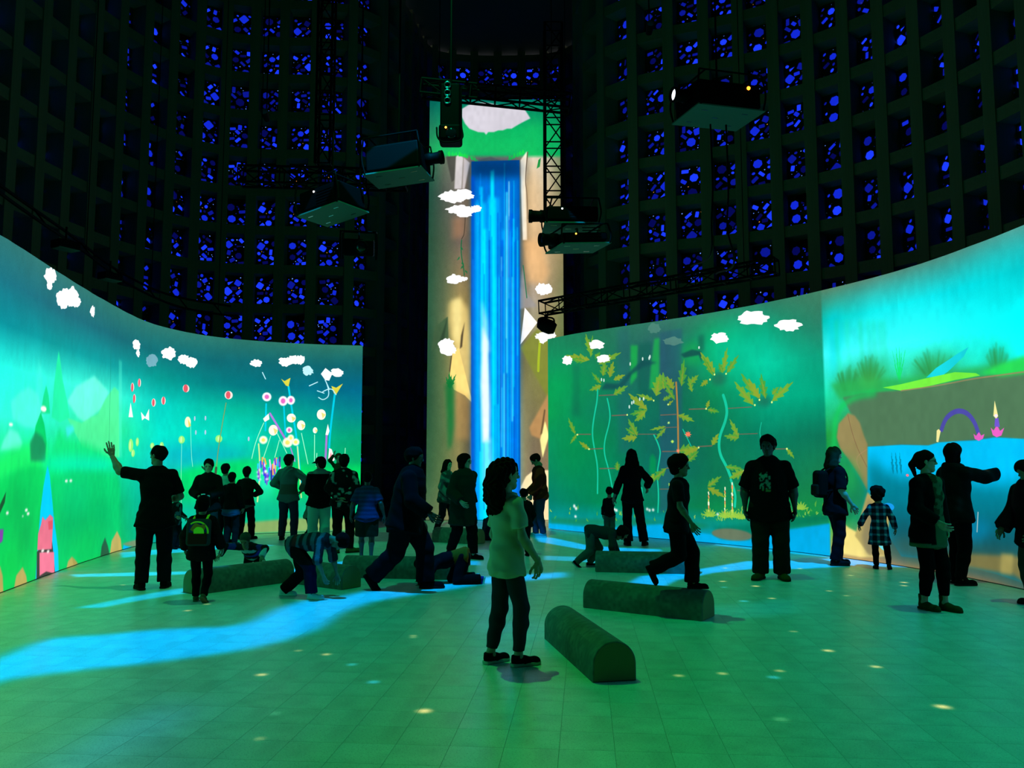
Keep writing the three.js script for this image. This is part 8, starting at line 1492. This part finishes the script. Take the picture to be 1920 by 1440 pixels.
person({ label: 'seated child in dark blue on the floor behind the girl', h: 1.1, x: -0.5, z: -16.8, turn: 150, headScale: 1.2, pose: { hip: 0.08, lean: 18, footL: [0.1, 0.05, 0.28], footR: [0.1, 0.05, 0.26], kneeL: [0.4, 1, 0.3], kneeR: [0.4, 1, 0.3], handL: [0.02, -0.14, 0.2], handR: [0.02, -0.14, 0.2] }, top: { color: 0x0a1830, sleeve: 1 }, legs: { color: 0x07090e }, hair: { style: 'short' } });
person({ label: 'boy in black jacket half hidden behind the girl in grey', h: 1.06, x: 0.2, z: -14.0, turn: 200, headScale: 1.25, w: 1.1, pose: { nod: 8, handL: [0.06, -0.27, 0.06], handR: [0.05, -0.25, 0.1] }, top: { name: 'jacket', color: 0x0b0c0a, sleeve: 1, hem: 0.07, loose: 0.024 }, legs: { color: 0x0a1216, loose: 0.008 }, hair: { style: 'crop', color: 0x070504, volume: 0.03 } });
person({ label: 'man in mottled red sweater and jeans looking down at the floor', h: 1.7, x: 0.6, z: -17.6, turn: -84, w: 1.04, face: true, pose: { lean: 6, nod: 36, handL: [0.0, -0.29, 0.1], handR: [0.02, -0.27, 0.12], footL: [0.06, 0.042, -0.03], footR: [0.06, 0.042, 0.05] }, top: { name: 'sweater', sleeve: 1, hem: 0.06, loose: 0.014, dye: (e) => (blotch(e, 14) > 0.58 ? 0xb02410 : 0x741208) }, legs: { name: 'jeans', color: 0x16283c, loose: 0.004 }, shoe: { color: 0x6e7c82, sole: 0x9aa6aa }, hair: { style: 'crop', color: 0x060505 } });
person({ label: 'toddler reaching up with one arm beside the long-haired woman', h: 0.98, x: 1.98, z: -16.95, turn: 178, headScale: 1.4, pose: { handR: [0.06, 0.3, 0.03], elbowR: [1, 0, 0.2], palmR: [0, 1, 0], curlR: 0.6, footL: [0.055, 0.042, 0], footR: [0.055, 0.042, 0] }, top: { color: 0x0c1214, sleeve: 1, hem: 0.04, loose: 0.008 }, legs: { color: 0x2c4a48, loose: 0.012 }, hair: { style: 'crop', color: 0x0c0a08 } });
person({ label: 'woman with long dark hair in black seen from behind', h: 1.76, x: 2.27, z: -15.75, turn: 178, w: 0.98, shoulder: 0.95, pose: { footL: [0.045, 0.042, 0], footR: [0.12, 0.042, 0.0], toeR: 20, handL: [0.1, -0.29, 0.04], handR: [0.09, -0.2, 0.17], elbowR: [1, -0.4, -0.6], palmR: [0.5, -0.4, 1] }, top: { color: 0x060509, sleeve: 0.85, hem: 0.06, loose: 0.01 }, legs: { color: 0x050506, loose: 0.004, hemWide: 2.2 }, shoe: { color: 0x050505 }, hair: { style: 'long', color: 0x070504, length: 1.15, volume: 0.06 } });
person({ label: 'child in grey climbing over the log on hands and feet', h: 1.12, x: 1.12, z: -12.62, turn: 84, headScale: 1.15, pose: { hip: 0.46, lean: 98, hipLean: 0.85, nod: 40, pz: 0.06, footL: [0.05, 0.05, 0.03], footR: [0.06, 0.07, -0.14], heelR: 40, handL: [0.03, -0.29, 0.08], handR: [0.03, -0.3, 0.02], elbowL: [1, 0, -0.3], elbowR: [1, 0, -0.3] }, top: { color: 0x1f3230, sleeve: 1, hem: 0.06, loose: 0.016 }, legs: { color: 0x37514a, loose: 0.01 }, shoe: { color: 0x0a0c0e, sole: 0x7f98a0 }, hair: { style: 'curly', color: 0x0c0b09, volume: 0.06 } });
person({ label: 'boy in dark t-shirt walking along the top of a log', h: 1.32, x: 1.7, z: -8.6, y: 0.284, turn: 70, headScale: 1.15, w: 0.98, face: true, pose: { lean: 5, footL: [0.04, 0.045, 0.1], footR: [0.045, 0.15, -0.19], heelR: 62, kneeR: [0.1, -0.4, 1], handR: [0.06, -0.28, 0.11], handL: [0.05, -0.29, -0.03], hip: 0.51 }, top: { name: 't_shirt', color: 0x080b10, sleeve: 0.38, hem: 0.07, loose: 0.012, flare: 1.2 }, legs: { color: 0x060708, loose: 0.012, hemWide: 1.7 }, shoe: { color: 0x060606 }, hair: { style: 'short', color: 0x080605, volume: 0.09 } });
person({ label: 'large bearded man in black printed t-shirt and tan boots', h: 1.86, x: 3.5, z: -11.35, turn: -14, w: 1.3, belly: 1.16, headScale: 1.12, skin: 'dark', face: true, pose: { look: -14, footL: [0.075, 0.042, 0], footR: [0.075, 0.042, 0.02], toeL: 12, toeR: 24, handL: [0.06, -0.295, 0.03], handR: [0.06, -0.295, 0.03], elbowL: [0.6, 0, -1], elbowR: [0.6, 0, -1] }, top: { name: 't_shirt', sleeve: 0.48, hem: 0.1, loose: 0.016, dye: (e) => (e.front > 0.03 && Math.abs(e.across + 0.03) < 0.04 && e.along > 0.11 && e.along < 0.25 && blotch(e, 48) > 0.5 ? (e.along < 0.13 ? 0x6f6a3c : 0x70746c) : 0x060606) }, legs: { color: 0x14180f, loose: 0.014, hemWide: 1.6 }, shoe: { boot: true, color: 0x4a3c14, sole: 0x2c240e, size: 1.1 }, hair: { style: 'crop', color: 0x040303 } });
const packWoman = person({ label: 'long-haired woman in navy top with a backpack, looking right', h: 1.76, x: 4.98, z: -12.85, turn: 95, w: 1.02, skin: 'light', bust: 1, pose: { look: 4, footL: [0.055, 0.042, 0.03], footR: [0.055, 0.042, -0.05], handR: [0.05, -0.28, 0.07], handL: [0.14, -0.27, 0.09] }, top: { color: 0x05090e, sleeve: 0.48, hem: 0.09, loose: 0.01 }, legs: { name: 'jeans', color: 0x060912, loose: 0.003, hemWide: 1.6 }, shoe: { color: 0x0a0e14 }, hair: { style: 'long', color: 0x2c2216, length: 1.0, volume: 0.03 } });
person({ label: 'little girl in blue and white checked dress and black leggings', h: 1.12, x: 5.42, z: -12.35, turn: 158, headScale: 1.42, pose: { lean: 3, footL: [0.05, 0.042, 0], footR: [0.1, 0.07, -0.02], heelR: 20, handL: [0.14, -0.24, 0.03], handR: [0.1, -0.27, 0.0] }, top: { name: 'dress', sleeve: 1, hem: 0.2, loose: 0.01, flare: 1.55, flat: 1.05, dye: (e) => { const a = ((Math.floor(e.across * 34) % 3) + 3) % 3 === 0, b = ((Math.floor(e.along * 34) % 3) + 3) % 3 === 0; return a && b ? 0x6f94b0 : a || b ? 0x274468 : 0x0a1222; } }, legs: { name: 'leggings', color: 0x050507, loose: -0.002 }, shoe: { color: 0x10181f }, hair: { style: 'curly', color: 0x070505, volume: 0.06 } });
person({ label: 'woman with glasses in black cardigan over long green top', h: 1.66, x: 4.5, z: -9.05, turn: 24, skin: 'light', glasses: true, face: true, bust: 0.8, pose: { look: 42, nod: -4, footL: [0.045, 0.042, 0.06], footR: [0.045, 0.042, -0.02], toeL: 0, toeR: 5, handL: [0.05, -0.29, 0.0], handR: [-0.02, -0.24, 0.12], elbowL: [0.8, -0.3, -0.8], elbowR: [0.8, -0.3, -0.8] }, top: { name: 'cardigan', sleeve: 1, hem: 0.12, loose: 0.014, flare: 1.15, dye: (e) => (e.along < -0.098 ? 0x3e5a40 : e.front > 0.02 && e.across > -0.035 && e.across < 0.085 ? (blotch(e, 26) > 0.62 && e.along > 0.08 ? 0x14301c : 0x35573a) : 0x050506) }, legs: { name: 'leggings', color: 0x040405, loose: 0.0, len: 0.9, hemWide: 0.7 }, shoe: { color: 0x3d3a1e, sole: 0x3a3518, boot: true }, hair: { style: 'tail', color: 0x0b0806, volume: 0.02 } });
person({ label: 'woman with black bobbed hair pointing at the pool picture', h: 1.77, x: 5.76, z: -10.85, turn: 104, w: 1.14, pose: { look: 10, footL: [0.05, 0.042, 0.02], footR: [0.06, 0.042, -0.04], handR: [0.0, -0.0, 0.31], elbowR: [0.3, -1, 0], palmR: [0, 0, 1], curlR: 1.0, handL: [0.05, -0.28, 0.05] }, top: { name: 'jacket', color: 0x0b0c0a, sleeve: 1, hem: 0.07, loose: 0.018, hood: true, flare: 1.15 }, legs: { color: 0x050506, loose: 0.002 }, shoe: { boot: true, color: 0x070707 }, hair: { style: 'bob', color: 0x050404, volume: 0.05 } });
person({ label: 'hooded person in dark red and black at the right frame edge', h: 1.55, x: 5.84, z: -9.3, turn: -80, w: 1.2, pose: { lean: 10, nod: 10, handR: [0.04, -0.27, 0.12], handL: [0.04, -0.27, 0.12] }, top: { name: 'jacket', sleeve: 1, hem: 0.1, loose: 0.034, dye: (e) => (e.front > 0.02 && blotch(e, 7) > 0.45 ? 0x3c0c16 : 0x08080b) }, legs: { color: 0x23342e, loose: 0.014 }, shoe: { color: 0x1a2a22 }, hair: { style: 'hood', color: 0x060608 } });

// ------------------------------------------------------------------ what they carry
function backpack(wearer, label, size, colors, decorate) {
  const { o, chest, waist, u, sx, fw, sides, H, q } = wearer, b = thing('backpack', label, 'backpack', o.position.toArray(), o.rotation.y), [w, h, d] = size, c = lerp(waist, chest, 0.75).addScaledVector(fw, -(0.115 * H * 0.75 + d * 0.5));
  const put = (name, g, m) => { g.applyQuaternion(q).translate(c.x, c.y, c.z); return part(b, name, g, m); };
  put('pack', new RoundedBoxGeometry(w, h, d, 4, Math.min(w, d) * 0.38), cloth(colors[0])); put('pocket', new RoundedBoxGeometry(w * 0.8, h * 0.42, d * 0.5, 3, d * 0.2).translate(0, -h * 0.22, -d * 0.42), cloth(colors[1]));
  for (const e of sides) { const p = e.sh.clone().lerp(wearer.neck, 0.35); part(b, 'strap', path([c.clone().addScaledVector(u, h * 0.4).addScaledVector(sx, e.s * w * 0.28), p.clone().addScaledVector(u, 0.04 * H), p.clone().addScaledVector(fw, 0.07 * H).addScaledVector(u, -0.03 * H), p.clone().addScaledVector(fw, 0.07 * H).addScaledVector(u, -0.13 * H), c.clone().addScaledVector(u, -h * 0.3).addScaledVector(sx, e.s * w * 0.45)], 0.014, 20), cloth(colors[2])); }
  decorate?.(put); return b;
}
backpack(packWoman, 'brown and black backpack on the long-haired woman', [0.27, 0.42, 0.17], [0x0a0806, 0x24180c, 0x080605]);
backpack(packKid, 'yellow and orange patterned backpack on the child in red', [0.26, 0.3, 0.1], [0x23312e, 0x5a1a12, 0xe0d82c], (put) => {
  const patch = (pts, z, c, name) => { const s = new THREE.Shape(); s.setFromPoints(new THREE.SplineCurve([...pts, pts[0]].map(([x, y]) => new THREE.Vector2(x, y))).getPoints(24)); put(name, new THREE.ExtrudeGeometry(s, { depth: 0.006, bevelEnabled: false }).rotateY(Math.PI).translate(0, 0, z), cloth(c)); };
  patch([[-0.09, 0.0], [-0.08, 0.09], [0, 0.125], [0.09, 0.08], [0.1, 0]], -0.046, 0x1c2f5c, 'blue_patch'); patch([[-0.08, 0.03], [-0.03, 0.1], [0.03, 0.08], [0.08, 0.09], [0.07, 0.02], [0, -0.01]], -0.052, 0xe87028, 'orange_patch'); patch([[-0.04, 0.03], [0, 0.06], [0.06, 0.04], [0.07, -0.03], [0.02, -0.02], [-0.03, -0.04]], -0.058, 0xeeea30, 'yellow_patch'); put('yellow_piping', new THREE.TorusGeometry(0.115, 0.011, 8, 24, Math.PI * 0.75).rotateZ(0.9).translate(0.005, 0.0, -0.045), cloth(0xe0d82c));
});
{ const { o, sides, fw } = cupMan, p = lerp(sides[0].wrist, sides[1].wrist, 0.5).addScaledVector(fw, 0.07), c = thing('paper_cup', 'small white paper cup held by the man facing the camera', 'cup', o.localToWorld(p.clone()).toArray()); o.updateMatrixWorld(); c.position.copy(o.localToWorld(p.clone())); part(c, 'cup_wall', new THREE.LatheGeometry([[0.0, -0.05], [0.026, -0.05], [0.036, 0.045], [0.038, 0.048], [0.034, 0.046], [0.024, -0.045]].map(([a, b]) => new THREE.Vector2(a, b)), 18), std(0xbfd8cc, 0.7, 0, { side: THREE.DoubleSide })); part(c, 'drink', new THREE.CircleGeometry(0.032, 16).rotateX(-Math.PI / 2).translate(0, 0.03, 0), std(0x2a1a10, 0.3)); }

// ------------------------------------------------------------------ foam logs: long blocks with rounded tops
const foamMap = noiseTexture(128, ((a, b) => (x, y) => { const v = 0.8 + 0.25 * a(x, y) * b(x, y) + 0.1 * b(x, y); return [v * 120, v * 104, v * 92]; })(wrapNoise(128, 16), wrapNoise(128, 4)), true), foam = std(0xffffff, 0.95, 0, { map: foamMap, bumpMap: concreteBump, bumpScale: 0.004 }), foamEnd = std(0x8a7446, 0.95, 0, { bumpMap: concreteBump, bumpScale: 0.003 });
function log(label, [x0, z0], [x1, z1], r = 0.165, height = 0.285) {
  const dx = x1 - x0, dz = z1 - z0, L = Math.hypot(dx, dz), o = thing('foam_log', label, 'log', [(x0 + x1) / 2, 0.001, (z0 + z1) / 2], Math.atan2(dx, dz), 'foam logs on the floor');
  const s = new THREE.Shape(); s.moveTo(-r, 0); s.lineTo(r, 0); s.lineTo(r, height - r); s.absarc(0, height - r, r, 0, Math.PI, false); s.lineTo(-r, 0);
  part(o, 'covering', new THREE.ExtrudeGeometry(s, { depth: L - 0.03, bevelEnabled: true, bevelSize: 0.012, bevelThickness: 0.015, bevelOffset: -0.012, bevelSegments: 2, curveSegments: 24 }).translate(0, 0, -L / 2 + 0.015), foam);
  for (const e of [-1, 1]) part(o, 'end_cap', new THREE.ShapeGeometry(s, 24).scale(0.93, 0.93, 1).rotateY(e < 0 ? Math.PI : 0).translate(0, 0.008, e * (L / 2 + 0.001)), foamEnd);
}
log('dark foam log nearest the camera, end turned towards it', [0.74, -6.12], [0.45, -7.62]);
log('foam log under the boy walking on top', [0.86, -9.28], [1.98, -8.5]);
log('foam log under the climbing child in grey', [1.22, -12.2], [2.62, -11.95]);
log('foam log crossed by the large striding man', [-2.3, -11.62], [-0.62, -11.38]);
log('foam log under the striped child at the left', [-3.86, -10.1], [-3.0, -11.2]);
log('foam log the bending child reaches for', [-2.7, -11.0], [-2.0, -10.5]);
log('far foam log behind the large striding man', [-2.35, -17.4], [-2.0, -18.4]);
log('far foam log by the waterfall screen at the coat woman', [-1.5, -16.6], [-0.6, -16.1]);
// ------------------------------------------------------------------ hanging rig: trusses, projectors and lamps over the hall
const dull = (c) => new THREE.MeshPhysicalMaterial({ color: c, roughness: 0.6, specularIntensity: 0.08 }), rigBlack = dull(0x030303), caseBlack = dull(0x030303), plateGrey = dull(0x5c5c50), chrome = std(0xc8c8c8, 0.2, 1), glow = (c, i) => std(0x050505, 0.3, 0, { emissive: c, emissiveIntensity: i });
function truss(label, a, b, size, bays, hang = true) {
  const o = thing('lighting_truss', label, 'truss', a.toArray()), d = b.clone().sub(a), L = d.length(), dir = d.clone().normalize(), s1 = (Math.abs(dir.y) > 0.8 ? V(1, 0, 0) : V(0, 1, 0)).addScaledVector(dir, -(Math.abs(dir.y) > 0.8 ? dir.x : dir.y)).normalize(), s2 = dir.clone().cross(s1), h = size / 2;
  const at = (t, i) => dir.clone().multiplyScalar(t).addScaledVector(s1, [h, h, -h, -h][i]).addScaledVector(s2, [h, -h, -h, h][i]);
  for (let i = 0; i < 4; i++) part(o, 'chord', tube(at(0, i), at(L, i), 0.024, 8), rigBlack);
  for (let k = 0; k <= bays; k++) for (let i = 0; i < 4; i++) { const j = (i + 1) % 4, t = k * L / bays; part(o, 'cross_bar', tube(at(t, i), at(t, j), 0.013), rigBlack); if (k < bays) part(o, 'diagonal_brace', tube(at(t, k % 2 ? i : j), at(t + L / bays, k % 2 ? j : i), 0.012), rigBlack); }
  if (hang) for (const t of [0.12, 0.88]) { const p = dir.clone().multiplyScalar(L * t); part(o, 'hanging_cable', tube(p, V(p.x, WALL_TOP - a.y - 0.02, p.z), 0.008), rigBlack); }
  return o;
}
function hallProjector(label, [x, y, z], turn, pitch, opt = {}) {
  const o = thing('video_projector', label, 'projector', [x, y, z], rad(turn)), tiltG = (g) => g.rotateX(rad(pitch)), { w = 0.62, h = 0.32, l = 0.95, lens = 0, led = 0xff7a1a, plate = true } = opt;
  part(o, 'casing', tiltG(new RoundedBoxGeometry(w, h, l, 3, 0.035)), caseBlack);
  if (plate) { part(o, 'base_plate', tiltG(box(w * 1.12, 0.02, l * 1.08, 0, -h / 2 - 0.045, 0)), plateGrey); for (const [a, b] of [[-0.2, -0.3], [0.2, -0.3], [0, 0.05], [-0.2, 0.35], [0.2, 0.35]]) part(o, 'plate_slot', tiltG(box(0.018, 0.006, 0.1, a * w * 1.6, -h / 2 - 0.057, b * l)), chrome); }
  const barrel = part(o, 'lens_barrel', tiltG(new THREE.LatheGeometry([[0, 0], [0.1, 0], [0.105, 0.1], [0.09, 0.11], [0.095, 0.22], [0.11, 0.24], [0.11, 0.29], [0.09, 0.29], [0.085, 0.25], [0, 0.25]].map(([a, b]) => new THREE.Vector2(a, b)), 24).rotateX(Math.PI / 2).translate(w * 0.12, 0.01, l / 2 - 0.01)), rigBlack);
  part(barrel, 'lens_glass', tiltG(new THREE.SphereGeometry(0.12, 18, 8, 0, Math.PI * 2, 0, 0.72).scale(1, 0.35, 1).rotateX(Math.PI / 2).translate(w * 0.12, 0.01, l / 2 + 0.215)), lens ? glow(0xe8f0ff, lens) : std(0x10131a, 0.05));
  for (const s of [-1, 1]) for (const e of [-1, 1]) part(o, 'cage_bar', tiltG(path([V(s * w * 0.56, -h / 2 - 0.05, e * l * 0.5), V(s * w * 0.58, 0, e * l * 0.54), V(s * w * 0.56, h / 2 + 0.12, e * l * 0.5)], 0.014, 10)), rigBlack);
  for (const s of [-1, 1]) part(o, 'cage_rail', tiltG(tube(V(s * w * 0.56, h / 2 + 0.12, -l * 0.5), V(s * w * 0.56, h / 2 + 0.12, l * 0.5), 0.014)), rigBlack);
  for (const e of [-1, 1]) part(o, 'cage_crossbar', tiltG(tube(V(-w * 0.56, h / 2 + 0.12, e * l * 0.4), V(w * 0.56, h / 2 + 0.12, e * l * 0.4), 0.014)), rigBlack);
  for (let k = 0; k < 5; k++) part(o, 'vent_slat', tiltG(box(0.012, 0.012, l * 0.4, w / 2, -h * 0.3 + k * 0.045, -l * 0.15)), rigBlack);
  part(o, 'status_light', tiltG(new THREE.SphereGeometry(opt.ledSize ?? 0.014, 8, 6).translate((opt.ledSide ?? 1) * (w / 2 + 0.004), h * 0.3, l * (opt.ledAt ?? 0.2))), glow(led, 8));
  if (opt.arm) { const e = V(opt.arm[0] - x, opt.arm[1] - y, opt.arm[2] - z).applyAxisAngle(V(0, 1, 0), -rad(turn)); part(o, 'truss_arm', path([V(0, h / 2, 0), V(0, h / 2 + 0.12, 0), e], 0.018, 16), rigBlack); return o; }
  const px = opt.pole ?? 0; if (px) part(o, 'pole_bracket', tube(V(0, h / 2, 0), V(px, h / 2 + 0.05, 0), 0.02), rigBlack); part(o, 'hanging_pole', tube(V(px, h / 2 + (px ? 0.05 : 0), 0), V(px, WALL_TOP - y - 0.02, 0), 0.016), rigBlack);
  return o;
}
hallProjector('large hanging projector with glowing lens and orange light, upper right', [3.09, 6.95, -12], -72, 2, { l: 1.05, w: 0.7, h: 0.36, lens: 2.5, ledSize: 0.028, ledAt: -0.3 });
hallProjector('hanging projector pointing right, left of the waterfall screen', [-1.84, 6.4, -13], 78, -4, { l: 0.9, h: 0.42, led: 0xffffff, ledAt: -0.35 });
hallProjector('hanging projector turned away, lower left of the rig', [-2.9, 5.75, -13], 238, 6, { l: 0.85, h: 0.34, led: 0xffffff, ledAt: 0.1 });
hallProjector('hanging projector pointing left, upper of the pair', [0.98, 5.62, -13.5], -88, 0, { l: 0.85, h: 0.24, led: 0xffffff, arm: [0.86, 5.9, -13.72] });
hallProjector('hanging projector pointing left, lower of the pair', [1.06, 5.14, -13.15], -70, 6, { l: 0.8, h: 0.14, led: 0xffa030, arm: [1.05, 5.38, -13.3] });
hallProjector('small projector facing the camera with an orange light', [-2.55, 5.12, -13.5], 8, 14, { w: 0.5, h: 0.28, l: 0.6, plate: false, ledSide: 0.2, ledAt: 0.52, ledSize: 0.018 });
{ // tall unit in front of the big cloud
  const o = thing('video_projector', 'tall black lamp unit in wire frame before the large cloud', 'projector', [-0.92, 6.42, -12]);
  part(o, 'casing', new RoundedBoxGeometry(0.3, 0.72, 0.3, 3, 0.03).translate(0, 0.42, 0), caseBlack);
  part(o, 'lamp_head', new RoundedBoxGeometry(0.34, 0.26, 0.34, 3, 0.05).translate(0, 0.02, 0), caseBlack); part(o, 'lens_glass', new THREE.SphereGeometry(0.09, 16, 8, 0, Math.PI * 2, 0, 1.1).scale(1, 0.4, 1).rotateX(Math.PI / 2).translate(0.02, -0.01, 0.17), std(0x141820, 0.05));
  for (let k = 0; k < 3; k++) part(o, 'coil', new THREE.TorusGeometry(0.045, 0.012, 8, 20).translate(-0.04, 0.5 + k * 0.12, 0.165), chrome);
  part(o, 'wire_frame', path([V(-0.2, 0.1, 0.12), V(-0.17, -0.1, 0.22), V(-0.1, -0.17, 0.24), V(0.12, -0.16, 0.24), V(0.19, -0.1, 0.22), V(0.17, 0.12, 0.14), V(0.16, 0.72, 0.12)], 0.013, 40), rigBlack); part(o, 'status_light', new THREE.SphereGeometry(0.016, 8, 6).translate(-0.06, 0.08, 0.175), glow(0xff8a30, 8)); part(o, 'hanging_pole', tube(V(0, 0.78, 0), V(0, WALL_TOP - 6.44, 0), 0.02), rigBlack);
}
truss('slanting truss across the top of the waterfall screen', V(-1.5, 7.74, -13.2), V(0.95, 7.48, -13.2), 0.24, 6);
truss('upright truss at the right of the waterfall screen', V(0.72, 5.75, -13.9), V(0.72, 9.2, -13.9), 0.3, 8, false);
truss('truss along the top of the right screen', V(0.62, 4.72, -16.8), V(4.6, 4.95, -14.1), 0.26, 10);
truss('truss across the upper left before the blue windows', V(-4.9, 6.7, -14.5), V(-1.9, 6.62, -14.5), 0.3, 8);
truss('upright truss over the upper left truss', V(-3.4, 6.9, -14.5), V(-3.4, 11.4, -14.5), 0.26, 10, false);
{ // moving head lamp under the right-hand truss
  const o = thing('stage_light', 'round black moving stage light at the left end of the right truss', 'stage light', [0.7, 4.34, -16.72]);
  part(o, 'yoke', path([V(-0.16, -0.02, 0), V(-0.15, 0.14, 0), V(0, 0.17, 0), V(0.15, 0.14, 0), V(0.16, -0.02, 0)], 0.02, 20), rigBlack); part(o, 'head', new THREE.LatheGeometry([[0, -0.2], [0.1, -0.2], [0.15, -0.1], [0.15, 0.05], [0.1, 0.17], [0, 0.2]].map(([a, b]) => new THREE.Vector2(a, b)), 20).rotateZ(1.2), caseBlack); part(o, 'clamp', box(0.08, 0.06, 0.08, 0, 0.19, 0), rigBlack);
}
for (const [p, c, label] of [[[-4.63, 8.05, -15], 0x30d8e0, 'small stage lamp glowing cyan high on the left'], [[2.44, 9.22, -14], 0x30c8e8, 'small stage lamp glowing cyan high on the right']]) {
  const o = thing('stage_light', label, 'stage light', p); part(o, 'housing', new THREE.CylinderGeometry(0.07, 0.055, 0.22, 16, 1, true).rotateX(1.2), caseBlack); part(o, 'lamp_lens', new THREE.SphereGeometry(0.055, 14, 8).scale(1, 0.45, 1).rotateX(0.5), glow(c, 2.5)); part(o, 'hanging_pole', tube(V(0, 0.05, -0.05), V(0, WALL_TOP - p[1] - 0.02, -0.05), 0.012), rigBlack);
}
for (const [x, z0, bottom, label] of [[2.98, -12, 4.72, 'straight black cable hanging below the large right projector'], [3.22, -12.02, 4.6, 'curled black cable hanging below the large right projector']]) { const o = thing('power_cable', label, 'cable', [x, bottom, z0]); part(o, 'cable', path([V(0, 6.62 - bottom, 0), V(0.01, 5.6 - bottom, 0), V(-0.02, 0.4, 0.01), V(x > 3.1 ? 0.1 : 0, 0, -0.1), V(x > 3.1 ? 0.3 : 0.1, 0.2, -2)], 0.014, 40), rigBlack); }
{ // rail with lamps above the left screen
  const pts = [[-5.9, 5.15, -7], [-6.75, 5.12, -10.5], [-7.14, 5.08, -13.4], [-7.5, 5.02, -16.2], [-7.3, 4.98, -18.2], [-6.4, 4.95, -19.2]].map((p) => V(...p)), o = thing('ceiling_rail', 'curved double rail hanging above the left screen', 'rail');
  for (const d of [0, 0.28]) part(o, 'rail_tube', path(pts.map((p) => V(p.x - d * 0.9, p.y + d, p.z - d * 0.3)), 0.025, 60, 8), rigBlack);
  for (let k = 0; k < 8; k++) { const c = new THREE.CatmullRomCurve3(pts).getPoint((k + 0.5) / 8); part(o, 'spreader', tube(c, V(c.x - 0.25, c.y + 0.28, c.z - 0.08), 0.014), rigBlack); if (k % 2) part(o, 'hanging_cable', tube(V(c.x - 0.1, c.y + 0.1, c.z), V(c.x - 0.1, WALL_TOP - 0.02, c.z), 0.008), rigBlack); }
  for (const [p, label] of [[[-6.72, 4.82, -12.2], 'nearer pale lamp box under the left rail'], [[-7.02, 4.79, -14.2], 'farther pale lamp box under the left rail']]) { const f = thing('spot_fixture', label, 'stage light', p, rad(60)); part(f, 'case', new RoundedBoxGeometry(0.34, 0.12, 0.24, 2, 0.02), caseBlack); part(f, 'cover_plate', box(0.32, 0.012, 0.22, 0, -0.066, 0), plateGrey); part(f, 'hanger', tube(V(0, 0.05, 0), V(0, 0.28, 0), 0.015), rigBlack); }
}
renderer.render(scene, camera);
